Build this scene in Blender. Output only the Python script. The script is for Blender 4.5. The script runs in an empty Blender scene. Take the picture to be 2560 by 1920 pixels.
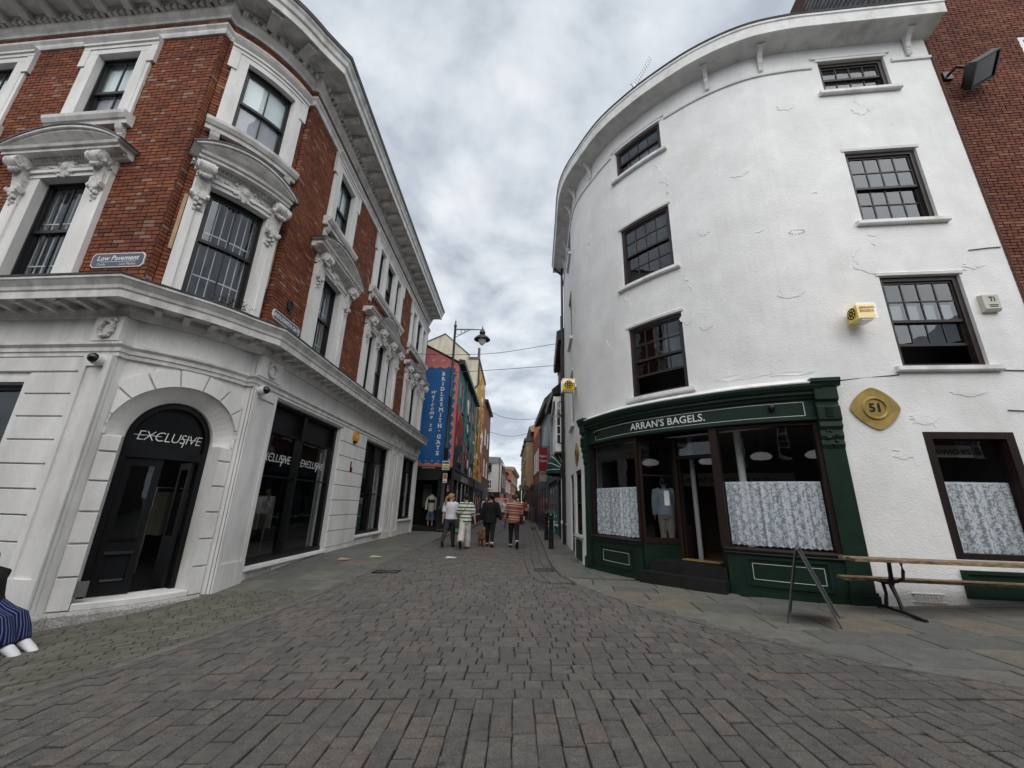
import bpy, math, random
import numpy as np
from mathutils import Matrix, Vector
rnd = random.Random(7)
nrs = np.random.RandomState(11)
scn = bpy.context.scene
COL = scn.collection
# ------------------------------------------------------------------ camera
cam_d = bpy.data.cameras.new('camera'); cam_d.sensor_width = 36.0; cam_d.lens = 36.0 * 1005 / 2560
cam_d.clip_start = 0.05; cam_d.clip_end = 2000
cam = bpy.data.objects.new('camera', cam_d); COL.objects.link(cam); scn.camera = cam
CAMR = Matrix(((0.9996104, -0.02348449, 0.01508423), (0.00761468, -0.29047529, -0.9568522), (0.02685278, 0.95659426, -0.29018329)))
cam.matrix_world = Matrix.Translation((0, 0, 1.3)) @ CAMR.to_4x4()
# ------------------------------------------------------------------ world, sun, exposure
SUN_EL, SUN_AZ = math.radians(48), math.radians(172)     # azimuth from +Y, clockwise: behind the camera, to the right
wd = bpy.data.worlds.new('World'); scn.world = wd; wd.use_nodes = True
nt = wd.node_tree; nt.nodes.clear()
def N(t, **k):
    n = nt.nodes.new(t)
    for a, b in k.items(): setattr(n, a, b)
    return n
def Lk(a, b): nt.links.new(a, b)
tc = N('ShaderNodeTexCoord'); sep = N('ShaderNodeSeparateXYZ'); Lk(tc.outputs['Generated'], sep.inputs[0])
zc = N('ShaderNodeMath', operation='MAXIMUM'); Lk(sep.outputs[2], zc.inputs[0]); zc.inputs[1].default_value = 0.0
za = N('ShaderNodeMath', operation='ADD'); Lk(zc.outputs[0], za.inputs[0]); za.inputs[1].default_value = 0.22
dx = N('ShaderNodeMath', operation='DIVIDE'); Lk(sep.outputs[0], dx.inputs[0]); Lk(za.outputs[0], dx.inputs[1])
dy = N('ShaderNodeMath', operation='DIVIDE'); Lk(sep.outputs[1], dy.inputs[0]); Lk(za.outputs[0], dy.inputs[1])
cmb = N('ShaderNodeCombineXYZ'); Lk(dx.outputs[0], cmb.inputs[0]); Lk(dy.outputs[0], cmb.inputs[1])
n1 = N('ShaderNodeTexNoise'); n1.inputs['Scale'].default_value = 2.3; n1.inputs['Detail'].default_value = 7; n1.inputs['Roughness'].default_value = .56; n1.inputs['Distortion'].default_value = .5
Lk(cmb.outputs[0], n1.inputs['Vector'])
n2 = N('ShaderNodeTexNoise'); n2.inputs['Scale'].default_value = 6.5; n2.inputs['Detail'].default_value = 5; n2.inputs['Roughness'].default_value = .5
Lk(cmb.outputs[0], n2.inputs['Vector'])
nm = N('ShaderNodeMath', operation='MULTIPLY_ADD'); Lk(n2.outputs[0], nm.inputs[0]); nm.inputs[1].default_value = .48; Lk(n1.outputs[0], nm.inputs[2])
rp = N('ShaderNodeValToRGB'); Lk(nm.outputs[0], rp.inputs[0])
e = rp.color_ramp.elements; e[0].position = .60; e[0].color = (.295, .325, .365, 1); e[1].position = .88; e[1].color = (.555, .57, .59, 1)
m_ = e.new(.73); m_.color = (.42, .45, .485, 1)
bgc = N('ShaderNodeBackground'); Lk(rp.outputs[0], bgc.inputs[0]); bgc.inputs[1].default_value = 0.95
sky = N('ShaderNodeTexSky', sky_type='NISHITA'); sky.sun_disc = False; sky.sun_elevation = SUN_EL; sky.sun_rotation = SUN_AZ
bgs = N('ShaderNodeBackground'); Lk(sky.outputs[0], bgs.inputs[0]); bgs.inputs[1].default_value = 0.10
mx = N('ShaderNodeMixShader'); mx.inputs[0].default_value = .90; Lk(bgs.outputs[0], mx.inputs[1]); Lk(bgc.outputs[0], mx.inputs[2])
wo = N('ShaderNodeOutputWorld'); Lk(mx.outputs[0], wo.inputs[0])
sd = bpy.data.lights.new('sun', 'SUN'); sd.energy = 1.5; sd.angle = math.radians(75); sd.color = (1, .97, .93)
sun = bpy.data.objects.new('sun', sd); COL.objects.link(sun)
sdir = Vector((math.sin(SUN_AZ) * math.cos(SUN_EL), math.cos(SUN_AZ) * math.cos(SUN_EL), math.sin(SUN_EL)))
sun.rotation_euler = sdir.to_track_quat('Z', 'Y').to_euler(); sun.location = (8, -14, 22)
vs = scn.view_settings; vs.view_transform = 'Standard'; vs.look = 'None'; vs.exposure = 0.82; vs.gamma = 1.0; vs.use_curve_mapping = False
scn.cycles.use_denoising = True; scn.cycles.max_bounces = 8; scn.cycles.diffuse_bounces = 3; scn.cycles.glossy_bounces = 4; scn.cycles.transparent_max_bounces = 14

# ------------------------------------------------------------------ materials
MATS = {}
def mat(name, col, col2=None, rough=.75, spec=.3, scale=3.0, stretch=(1, 1, 1), bump=0.0, bscale=60, metal=0.0, piece=None, dirt=None, dscale=1.2, emit=0, contrast=(.35, .65), fine=0.0, bdist=.01, streak=0.0, trowel=0.0, spots=0.0):
    """procedural material: world-space noise between col and col2, optional per-piece colours, dirt patches and bump"""
    if name in MATS: return MATS[name]
    m = bpy.data.materials.new(name); m.use_nodes = True; MATS[name] = m
    t = m.node_tree; b = t.nodes['Principled BSDF']; L = t.links.new
    def nn(ty, **k):
        n = t.nodes.new(ty)
        for a, v in k.items(): setattr(n, a, v)
        return n
    b.inputs['Roughness'].default_value = rough; b.inputs['Specular IOR Level'].default_value = spec; b.inputs['Metallic'].default_value = metal
    geo = nn('ShaderNodeNewGeometry'); mp = nn('ShaderNodeMapping'); mp.inputs['Scale'].default_value = stretch; L(geo.outputs['Position'], mp.inputs[0])
    def noise(sc, det=5, ro=.55):
        n = nn('ShaderNodeTexNoise'); n.inputs['Scale'].default_value = sc; n.inputs['Detail'].default_value = det; n.inputs['Roughness'].default_value = ro; L(mp.outputs[0], n.inputs['Vector']); return n
    def ramp(src, p0, c0, p1, c1):
        r = nn('ShaderNodeValToRGB'); L(src, r.inputs[0]); e = r.color_ramp.elements; e[0].position = p0; e[0].color = (*c0, 1); e[1].position = p1; e[1].color = (*c1, 1); return r
    def mixc(fac, a, bb, mode='MIX'):
        x = nn('ShaderNodeMix', data_type='RGBA', blend_type=mode)
        if hasattr(fac, 'node'): L(fac, x.inputs[0])
        else: x.inputs[0].default_value = fac
        for s, v in ((6, a), (7, bb)):
            if hasattr(v, 'node'): L(v, x.inputs[s])
            else: x.inputs[s].default_value = (*v, 1)
        return x.outputs[2]
    c2 = col2 if col2 else tuple(c * .82 for c in col)
    out = ramp(noise(scale).outputs[0], contrast[0], c2, contrast[1], col).outputs[0]
    if piece:
        oi = nn('ShaderNodeObjectInfo'); ad = nn('ShaderNodeMath', operation='ADD'); L(geo.outputs['Random Per Island'], ad.inputs[0]); L(oi.outputs['Random'], ad.inputs[1])
        fr = nn('ShaderNodeMath', operation='FRACT'); L(ad.outputs[0], fr.inputs[0])
        r = nn('ShaderNodeValToRGB'); r.color_ramp.interpolation = 'CONSTANT' if len(piece) > 2 else 'LINEAR'; L(fr.outputs[0], r.inputs[0])
        e = r.color_ramp.elements
        while len(e) < len(piece): e.new(.5)
        for i, c in enumerate(piece): e[i].position = i / len(piece); e[i].color = (*c, 1)
        out = mixc(1.0, r.outputs[0], out, 'MULTIPLY')
    if fine:
        out = mixc(fine, out, ramp(noise(bscale * .8, 3, .7).outputs[0], .3, (.45, .45, .45), .7, (1.45, 1.45, 1.45)).outputs[0], 'MULTIPLY')
    if dirt:
        f = ramp(noise(dscale, 6, .6).outputs[0], .52, (0, 0, 0), .75, (1, 1, 1)).outputs[0]
        out = mixc(f, out, dirt)
    if streak:
        m3 = nn('ShaderNodeMapping'); m3.inputs['Scale'].default_value = (7, 7, .45); L(geo.outputs['Position'], m3.inputs[0]); n3 = nn('ShaderNodeTexNoise'); n3.inputs['Scale'].default_value = 1.0; n3.inputs['Detail'].default_value = 5; L(m3.outputs[0], n3.inputs['Vector'])
        n4 = nn('ShaderNodeTexNoise'); n4.inputs['Scale'].default_value = .9; n4.inputs['Detail'].default_value = 3; L(geo.outputs['Position'], n4.inputs['Vector'])
        ml = nn('ShaderNodeMath', operation='MULTIPLY'); L(n3.outputs[0], ml.inputs[0]); L(n4.outputs[0], ml.inputs[1])
        out = mixc(ramp(ml.outputs[0], .25, (0, 0, 0), .42, (streak, streak, streak)).outputs[0], out, (.42, .40, .37))
    if spots:
        v_ = nn('ShaderNodeTexVoronoi'); v_.inputs['Scale'].default_value = 3.2; L(geo.outputs['Position'], v_.inputs['Vector'])
        out = mixc(ramp(v_.outputs['Distance'], spots * .6, (.8, .8, .8), spots, (0, 0, 0)).outputs[0], out, (.045, .043, .042))
    L(out, b.inputs['Base Color'])
    if bump:
        bp = nn('ShaderNodeBump'); bp.inputs['Strength'].default_value = bump; bp.inputs['Distance'].default_value = bdist
        hgt = noise(bscale, 4, .6).outputs[0]
        if trowel:
            ma = nn('ShaderNodeMath', operation='MULTIPLY_ADD'); L(noise(4.5, 3, .5).outputs[0], ma.inputs[0]); ma.inputs[1].default_value = trowel * 4; L(hgt, ma.inputs[2]); hgt = ma.outputs[0]
        L(hgt, bp.inputs['Height']); L(bp.outputs[0], b.inputs['Normal'])
    if emit:
        L(out, b.inputs['Emission Color']); b.inputs['Emission Strength'].default_value = emit
    return m
def glassmat(name, tint=(1, 1, 1), refl=.06, rough=.0):
    m = bpy.data.materials.new(name); m.use_nodes = True; t = m.node_tree; t.nodes.clear(); L = t.links.new
    o = t.nodes.new('ShaderNodeOutputMaterial'); tr = t.nodes.new('ShaderNodeBsdfTransparent'); tr.inputs[0].default_value = (*tint, 1)
    g = t.nodes.new('ShaderNodeBsdfGlossy'); g.inputs['Roughness'].default_value = rough; g.inputs['Color'].default_value = (.9, .95, 1, 1)
    def mth(op, a, b=None):
        n = t.nodes.new('ShaderNodeMath'); n.operation = op
        for i, v in enumerate((a, b)):
            if v is None: continue
            if hasattr(v, 'node'): L(v, n.inputs[i])
            else: n.inputs[i].default_value = v
        return n
    g2 = t.nodes.new('ShaderNodeNewGeometry'); dt = t.nodes.new('ShaderNodeVectorMath'); dt.operation = 'DOT_PRODUCT'; L(g2.outputs['Incoming'], dt.inputs[0]); L(g2.outputs['Normal'], dt.inputs[1])
    om = mth('SUBTRACT', 1.0, mth('ABSOLUTE', dt.outputs['Value']).outputs[0]); ad = mth('ADD', mth('MULTIPLY', mth('POWER', om.outputs[0], 5.0).outputs[0], .9).outputs[0], .04 + refl); ad.use_clamp = True
    nz = t.nodes.new('ShaderNodeTexNoise'); nz.inputs['Scale'].default_value = 2.2; nz.inputs['Detail'].default_value = 1
    gg = t.nodes.new('ShaderNodeNewGeometry'); L(gg.outputs['Position'], nz.inputs['Vector'])
    bp = t.nodes.new('ShaderNodeBump'); bp.inputs['Strength'].default_value = .06; bp.inputs['Distance'].default_value = .05; L(nz.outputs[0], bp.inputs['Height']); L(bp.outputs[0], g.inputs['Normal'])
    mx = t.nodes.new('ShaderNodeMixShader'); L(ad.outputs[0], mx.inputs[0]); L(tr.outputs[0], mx.inputs[1]); L(g.outputs[0], mx.inputs[2]); L(mx.outputs[0], o.inputs[0])
    MATS[name] = m; return m
M = {}
M['brick'] = mat('brick_red', (.90, .90, .90), (.62, .60, .60), rough=.85, scale=1.3, bump=.35, bscale=130, fine=.45, contrast=(.3, .7),
    piece=[(.265, .085, .042), (.23, .074, .038), (.29, .096, .046), (.19, .062, .036), (.25, .080, .041), (.34, .122, .052), (.21, .069, .040), (.245, .078, .040), (.15, .053, .037), (.28, .092, .046), (.26, .086, .044), (.235, .074, .038), (.30, .105, .05), (.20, .066, .038), (.25, .082, .042), (.33, .20, .145), (.27, .088, .043), (.22, .07, .037), (.24, .08, .042), (.17, .058, .038)])
M['mortar'] = mat('mortar_dark', (.105, .050, .036), (.07, .034, .027), rough=.95, scale=9, bump=.3)
M['brick2'] = mat('brick_brown', (.92, .9, .9), (.6, .58, .58), rough=.88, scale=1.0, bump=.35, bscale=120, fine=.5,
    piece=[(.19, .068, .044), (.22, .078, .048), (.165, .06, .042), (.205, .072, .045), (.24, .092, .054), (.145, .055, .042), (.21, .078, .050), (.18, .064, .044), (.20, .07, .045), (.26, .12, .075)])
M['mortar2'] = mat('mortar_brown', (.10, .06, .048), (.06, .038, .032), rough=.95, scale=8, bump=.3)
M['stone'] = mat('painted_stone', (.78, .77, .75), (.66, .65, .635), rough=.7, scale=2.2, stretch=(1, 1, .35), bump=.14, bscale=45, dirt=(.54, .525, .50), dscale=1.9, fine=.12, streak=.18)
M['stone_mould'] = mat('painted_moulding', (.74, .73, .71), (.55, .54, .525), rough=.7, scale=5, stretch=(1, 1, .5), bump=.15, bscale=40, dirt=(.38, .365, .34), dscale=3.0, streak=.25)
M['stone_carved'] = mat('carved_stone', (.74, .73, .71), (.56, .55, .53), rough=.8, scale=12, bump=.8, bscale=45, bdist=.03, dirt=(.28, .27, .25), dscale=9)
M['granite'] = mat('granite', (.46, .45, .43), (.25, .245, .24), rough=.7, scale=45, bump=.2, bscale=80, contrast=(.4, .6), dirt=(.20, .195, .18), dscale=3)
M['lead'] = mat('lead', (.10, .10, .105), (.055, .055, .06), rough=.6, scale=6)
M['black_frame'] = mat('black_joinery', (.008, .0085, .010), (.005, .0055, .0065), rough=.4, scale=8, spec=.22)
M['black_sash'] = mat('black_sash', (.016, .016, .018), rough=.4, spec=.4)
M['render'] = mat('white_render', (.86, .86, .855), (.77, .77, .765), rough=.85, scale=1.6, bump=.5, bscale=34, bdist=.018, dirt=(.74, .735, .72), dscale=1.1, streak=.09, trowel=.15)
M['white_trim'] = mat('white_trim', (.80, .80, .79), (.68, .68, .67), rough=.7, scale=4, bump=.2, bscale=30, dirt=(.52, .50, .46), dscale=2.5)
M['brown_sash'] = mat('brown_sash', (.035, .024, .021), (.022, .016, .015), rough=.45, scale=7, spec=.4)
M['brown_wood'] = mat('brown_joinery', (.026, .014, .011), (.016, .010, .009), rough=.5, spec=.2, scale=6, stretch=(1, 1, .2))
M['green'] = mat('green_paint', (.0125, .031, .021), (.009, .023, .016), rough=.42, scale=4, spec=.25, bump=.06, bscale=25)
M['glass'] = glassmat('window_glass', (.78, .82, .82), .035)
M['glass_dark'] = glassmat('shop_glass', (.90, .93, .93), .02)
M['glass_up'] = glassmat('upper_glass', (.92, .95, .95), .05)
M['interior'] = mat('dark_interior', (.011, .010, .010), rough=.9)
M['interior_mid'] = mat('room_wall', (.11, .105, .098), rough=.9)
M['blind'] = mat('sky_sheen_blind', (.80, .86, .85), (.72, .79, .78), rough=.8, scale=2)  # sky reflection of the panes is put into the blind's pale colour
M['blind_grey'] = mat('grey_blind', (.40, .40, .44), (.29, .29, .32), rough=.8, scale=2)
M['white'] = mat('white_paint', (.80, .80, .80), rough=.5)
M['grille'] = mat('white_bars', (.75, .75, .76), rough=.5)
M['metal_black'] = mat('black_metal', (.014, .014, .015), rough=.4, spec=.5)
M['steel'] = mat('steel', (.55, .55, .56), rough=.3, metal=1)
M['brass'] = mat('brass', (.50, .36, .13), (.40, .28, .10), rough=.38, metal=.85, scale=6, bump=.05)
M['yellow'] = mat('yellow_plastic', (.86, .55, .015), rough=.45, emit=.12)
M['clear'] = glassmat('clear_plastic', (.95, .95, .93), .08)
M['slate'] = mat('slate', (.9, .9, .9), (.6, .6, .62), rough=.7, scale=4, bump=.3, bscale=30, piece=[(.13, .13, .14), (.10, .10, .11), (.15, .15, .155), (.115, .12, .125)])
M['ink'] = mat('black_print', (.012, .012, .012), rough=.6)
M['letter_white'] = mat('white_letter', (.80, .80, .78), rough=.5)
M['letter_lit'] = mat('white_sign_letter', (.84, .84, .84), rough=.5)

# ------------------------------------------------------------------ mesh building
class MB:
    def __init__(s): s.v = []; s.f = []
    def add(s, vs, fs):
        o = len(s.v); s.v += [tuple(map(float, p)) for p in vs]; s.f += [tuple(i + o for i in q) for q in fs]
    def box(s, x0, x1, y0, y1, z0, z1):
        s.add([(x0, y0, z0), (x1, y0, z0), (x1, y1, z0), (x0, y1, z0), (x0, y0, z1), (x1, y0, z1), (x1, y1, z1), (x0, y1, z1)],
              [(0, 3, 2, 1), (4, 5, 6, 7), (0, 1, 5, 4), (1, 2, 6, 5), (2, 3, 7, 6), (3, 0, 4, 7)])
    def obox(s, c, size, rz=0, ry=0, rx=0):
        R = Matrix.Rotation(rz, 3, 'Z') @ Matrix.Rotation(ry, 3, 'Y') @ Matrix.Rotation(rx, 3, 'X'); c = Vector(c)
        vs = [c + R @ Vector((a * size[0] / 2, b * size[1] / 2, d * size[2] / 2)) for d in (-1, 1) for a, b in ((-1, -1), (1, -1), (1, 1), (-1, 1))]
        s.add(vs, [(0, 3, 2, 1), (4, 5, 6, 7), (0, 1, 5, 4), (1, 2, 6, 5), (2, 3, 7, 6), (3, 0, 4, 7)])
    def loft(s, rings, cap=True, close=True):
        n = len(rings[0]); o = []; fs = []
        for r in rings: o += list(r)
        for i in range(len(rings) - 1):
            for k in range(n if close else n - 1):
                a = i * n + k; b = i * n + (k + 1) % n; fs.append((a, b, b + n, a + n))
        if cap and close: fs.append(tuple(range(n - 1, -1, -1))); fs.append(tuple(range((len(rings) - 1) * n, len(rings) * n)))
        s.add(o, fs)
    def tube(s, pts, r, n=8, cap=True):
        pts = [Vector(p) for p in pts]; rings = []
        rr = r if isinstance(r, (list, tuple)) else [r] * len(pts)
        ref = None
        for i, p in enumerate(pts):
            t = (pts[min(i + 1, len(pts) - 1)] - pts[max(i - 1, 0)]).normalized()
            if ref is None:
                ref = Vector((0, 0, 1)) if abs(t.z) < .9 else Vector((1, 0, 0))
            a = t.cross(ref).normalized(); b = t.cross(a).normalized(); ref = -b if False else ref
            rings.append([p + (a * math.cos(2 * math.pi * k / n) + b * math.sin(2 * math.pi * k / n)) * rr[i] for k in range(n)])
        s.loft(rings, cap)
    def lathe(s, prof, c=(0, 0, 0), n=16, axis='z'):
        rings = []
        for r, h in prof:
            ring = []
            for k in range(n):
                a = 2 * math.pi * k / n; x, y = r * math.cos(a), r * math.sin(a)
                q = (x, y, h) if axis == 'z' else ((x, h, y) if axis == 'y' else (h, x, y))
                ring.append((c[0] + q[0], c[1] + q[1], c[2] + q[2]))
            rings.append(ring)
        s.loft(rings)
    def ball(s, c, r, n=10, m=7):
        rx, ry, rz = r if isinstance(r, (tuple, list)) else (r, r, r)
        rings = []
        for j in range(m + 1):
            t = math.pi * (j + .001) / (m + .002); rings.append([(c[0] + rx * math.sin(t) * math.cos(2 * math.pi * k / n), c[1] + ry * math.sin(t) * math.sin(2 * math.pi * k / n), c[2] - rz * math.cos(t)) for k in range(n)])
        s.loft(rings)
    # ---- facade-mapped shapes: u along the plan path, d outwards, z up
    def fsweep(s, F, u0, u1, prof, cap=True):
        us = [u0] + [x for x in F.u if u0 + 1e-4 < x < u1 - 1e-4] + [u1]
        rings = []
        for i, u in enumerate(us):
            P, n = F.sec(u, 1 if i == 0 else (-1 if i == len(us) - 1 else 0))
            rings.append([(P[0] + n[0] * d, P[1] + n[1] * d, z) for d, z in prof])
        s.loft(rings, cap)
    def fbox(s, F, u0, u1, z0, z1, d0, d1):
        s.fsweep(F, u0, u1, [(d0, z0), (d1, z0), (d1, z1), (d0, z1)])
    def fpoly(s, F, poly, d0, d1):
        n = len(poly)
        vs = [(*F.map(u, d1), z) for u, z in poly] + [(*F.map(u, d0), z) for u, z in poly]
        s.add(vs, [tuple(range(n)), tuple(range(2 * n - 1, n - 1, -1))] + [(i, i + n, (i + 1) % n + n, (i + 1) % n) for i in range(n)])
    def fband(s, F, pts0, pts1, d0, d1, e0=None, e1=None):
        """solid strip between two (u,z) polylines, from depth d0 to d1 (e0/e1: depths for the second polyline)"""
        e0 = d0 if e0 is None else e0; e1 = d1 if e1 is None else e1
        s.loft([[(*F.map(a[0], d1), a[1]), (*F.map(b[0], e1), b[1]), (*F.map(b[0], e0), b[1]), (*F.map(a[0], d0), a[1])] for a, b in zip(pts0, pts1)])
    def fwall(s, F, u0, u1, z0, z1, ops=(), d=0.0, depth=.3, step=None):
        us = {round(u0, 5), round(u1, 5)} | {round(float(x), 5) for x in F.u if u0 < x < u1}
        zs = {z0, z1}
        for a, b, c, e in ops:
            us |= {round(min(max(a, u0), u1), 5), round(min(max(b, u0), u1), 5)}; zs |= {min(max(c, z0), z1), min(max(e, z0), z1)}
        us = sorted(us); zs = sorted(zs)
        for i in range(len(us) - 1):
            a, b = us[i], us[i + 1]
            if b - a < 1e-4: continue
            Pa, na = F.sec(a, 1); Pb, nb = F.sec(b, -1)
            pa = Pa + na * d; pb = Pb + nb * d
            for j in range(len(zs) - 1):
                um, zm = (a + b) / 2, (zs[j] + zs[j + 1]) / 2
                if any(o[0] < um < o[1] and o[2] < zm < o[3] for o in ops): continue
                s.add([(*pa, zs[j]), (*pb, zs[j]), (*pb, zs[j + 1]), (*pa, zs[j + 1])], [(0, 1, 2, 3)])
        for a, b, c, e in ops:
            if a < u0 - 1e-6 or b > u1 + 1e-6: continue
            for q in ([(a, c, 0), (a, e, 0), (a, e, 1), (a, c, 1)], [(b, c, 0), (b, c, 1), (b, e, 1), (b, e, 0)], [(a, e, 0), (b, e, 0), (b, e, 1), (a, e, 1)], [(a, c, 0), (a, c, 1), (b, c, 1), (b, c, 0)]):
                s.add([(*F.map(u, d - depth * k), z) for u, z, k in q], [(0, 1, 2, 3)])
    def build(s, name, m, parent=None, smooth=False, **tags):
        me = bpy.data.meshes.new(name); me.from_pydata(s.v, [], s.f); me.validate()
        return link(name, me, m, parent, smooth, **tags)
def link(name, me, m, parent=None, smooth=False, **tags):
    if m is not None and not me.materials: me.materials.append(M[m] if isinstance(m, str) else m)
    if smooth:
        me.polygons.foreach_set('use_smooth', [True] * len(me.polygons))
        try: me.set_sharp_from_angle(angle=math.radians(40))
        except Exception: pass
    o = bpy.data.objects.new(name, me); COL.objects.link(o)
    if parent is not None: setpar(o, parent)
    for k, v in tags.items(): o[k] = v
    return o
def wloc(o):
    v = Vector(o.location); p = o.parent
    while p is not None: v += Vector(p.location) - (p.get('_pl') and Vector(p['_pl']) or Vector()); p = p.parent
    return v
def setpar(o, p):
    o.parent = p; o.matrix_parent_inverse = PINV.get(p.name, Matrix.Identity(4))
PINV = {}
def thing(name, label, cat, loc=(0, 0, 0), group=None):
    o = bpy.data.objects.new(name, None); COL.objects.link(o); o.empty_display_size = .2; o.location = loc
    o['label'] = label; o['category'] = cat
    if group: o['group'] = group
    PINV[o.name] = Matrix.Translation(loc).inverted()
    return o
def tag(o, label, cat, group=None):
    o['label'] = label; o['category'] = cat
    if group: o['group'] = group
    return o
def copy_tree(o, off=(0, 0, 0), label=None, parent=None):
    c = o.copy(); COL.objects.link(c)
    if parent is None: c.location = Vector(o.location) + Vector(off)
    else: c.parent = parent; c.matrix_parent_inverse = o.matrix_parent_inverse
    if label: c['label'] = label
    for ch in o.children: copy_tree(ch, parent=c)
    return c
class Path:
    """plan path; right-hand side is outside. smooth[i]: vertex lies on a curve"""
    def __init__(s, pts, smooth=None):
        s.P = np.array(pts, float); dd = np.diff(s.P, axis=0); Ls = np.hypot(dd[:, 0], dd[:, 1]); s.u = np.concatenate([[0], np.cumsum(Ls)])
        t = dd / Ls[:, None]; s.sn = np.stack([t[:, 1], -t[:, 0]], 1); s.mn = []
        for i in range(len(s.P)):
            if i == 0: q = s.sn[0]
            elif i == len(s.sn): q = s.sn[-1]
            else:
                q = s.sn[i - 1] + s.sn[i]; q = q / np.linalg.norm(q); q = q / max(.35, float(np.dot(q, s.sn[i])))
            s.mn.append(q)
        s.mn = np.array(s.mn); s.smooth = smooth if smooth is not None else [True] * len(s.P)
    def seg(s, u): return int(min(max(np.searchsorted(s.u, u, side='right') - 1, 0), len(s.sn) - 1))
    def map(s, u, d=0.0):
        i = s.seg(u); k = (u - s.u[i]) / (s.u[i + 1] - s.u[i])
        p = s.P[i] * (1 - k) + s.P[i + 1] * k
        n0 = s.mn[i] if s.smooth[i] else s.sn[i]; n1 = s.mn[i + 1] if s.smooth[i + 1] else s.sn[i]
        return p + (n0 * (1 - k) + n1 * k) * d
    def sec(s, u, side=0):
        j = int(np.argmin(np.abs(s.u - u)))
        if abs(s.u[j] - u) < 1e-5:
            if side == 0 or s.smooth[j]: return s.P[j], s.mn[j]
            i = j if side == 1 else j - 1; i = min(max(i, 0), len(s.sn) - 1); return s.P[j], s.sn[i]
        p = s.map(u, 0); return p, s.map(u, 1) - p
    def ang(s, u):
        i = s.seg(u); return math.atan2(s.sn[i][1], s.sn[i][0])
def catmull(P, n=8):
    P = [np.array(p, float) for p in P]; P = [2 * P[0] - P[1]] + P + [2 * P[-1] - P[-2]]; o = []
    for i in range(1, len(P) - 2):
        p0, p1, p2, p3 = P[i - 1:i + 3]
        for k in range(n):
            t = k / n; o.append(.5 * ((2 * p1) + (-p0 + p2) * t + (2 * p0 - 5 * p1 + 4 * p2 - p3) * t * t + (-p0 + 3 * p1 - 3 * p2 + p3) * t ** 3))
    o.append(P[-2]); return o
def text_mesh(body, size=1.0, shear=0.0, bold=0.0, spacing=1.0, align='CENTER'):
    c = bpy.data.curves.new('txt', 'FONT'); c.body = body; c.size = size; c.shear = shear; c.offset = bold; c.space_character = spacing; c.align_x = align; c.resolution_u = 3; c.extrude = 0
    o = bpy.data.objects.new('txt', c); COL.objects.link(o)
    dg = bpy.context.evaluated_depsgraph_get(); me = bpy.data.meshes.new_from_object(o.evaluated_get(dg))
    vs = [tuple(v.co) for v in me.vertices]; fs = [tuple(p.vertices) for p in me.polygons]
    bpy.data.objects.remove(o); bpy.data.curves.remove(c); bpy.data.meshes.remove(me)
    return vs, fs
def text_on(mb, F, body, uc, zb, d, size, **k):
    """raised flat lettering on a facade path, baseline zb"""
    vs, fs = text_mesh(body, size, **k)
    mb.add([(*F.map(uc + x, d), zb + y) for x, y, z in vs], fs)
def text_at(mb, body, o, ex, ez, size, **k):
    vs, fs = text_mesh(body, size, **k); o = Vector(o); ex = Vector(ex); ez = Vector(ez)
    mb.add([o + ex * x + ez * y for x, y, z in vs], fs)
def px_depth(p):
    c = CAMR.transposed() @ (Vector(p) - Vector((0, 0, 1.3)))
    if c.z > -.05: return None
    return 1280 + 1005 * c.x / -c.z, 960 - 1005 * c.y / -c.z, -c.z
# ------------------------------------------------------------------ ground heights
CP = np.array([(-6.6,5.0,-.40),(-6.1,5.3,-.36),(-4.75,7.0,-.17),(-4.88,9,-.06),(-4.88,11,0.02),(-4.88,16,0.02),(-4.88,21,0.0),(-2,13.5,0),(1.2,14,0),(1.2,18,0),(0,40,0),(-4,40,0),(2,28,0),(4,40,0),(0,90,0),(-10,90,0),(10,90,0),(1.75,11.3,-.07),(2.4,9.2,-.06),(3.4,7.9,-.03),(5.0,6.8,0.0),(6.0,6.55,.05),(7.2,6.4,.15),(9,6.2,.26),(11,6,.36),(0,0,-.08),(-6,0,-.36),(6,0,.10),(0,4,-.08),(-3,3,-.2),(3,4,0.0),(0,8,-.05),(-9,5.5,-.5),(-12,3,-.6),(-5,-6,-.3),(0,-10,-.1),(8,-8,.2),(14,0,.45)])
_phi = lambda r: np.sqrt(r * r + 4.0)
def _fit():
    P = CP[:, :2]; n = len(P); A = _phi(np.linalg.norm(P[:, None] - P[None], axis=2)) - np.eye(n) * .02
    Q = np.hstack([P, np.ones((n, 1))]); return np.linalg.solve(np.block([[A, Q], [Q.T, np.zeros((3, 3))]]), np.concatenate([CP[:, 2], np.zeros(3)]))
_W = _fit()
def zg(x, y):
    x = np.clip(np.asarray(x, float), -13, 15); y = np.clip(np.asarray(y, float), -10, 90)
    r = np.sqrt((x[..., None] - CP[:, 0]) ** 2 + (y[..., None] - CP[:, 1]) ** 2)
    return _phi(r) @ _W[:-3] + x * _W[-3] + y * _W[-2] + _W[-1]
def gz(x, y): return float(zg(x, y))
SETTCOL = [(.138,.126,.118), (.150,.138,.127), (.124,.117,.112), (.142,.128,.119), (.160,.148,.134), (.130,.119,.114), (.146,.131,.121), (.156,.140,.128), (.136,.127,.120), (.120,.115,.112), (.152,.139,.128), (.133,.123,.116), (.165,.138,.124), (.140,.130,.121)]
M['sett'] = mat('sett_stone', (1.0, 1.0, .98), (.70, .70, .69), rough=.8, spec=.2, scale=14, bump=.8, bscale=130, bdist=.008, fine=.95, spots=.10, piece=SETTCOL, dirt=(.085, .080, .076), dscale=1.1, contrast=(.3, .7))
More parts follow.
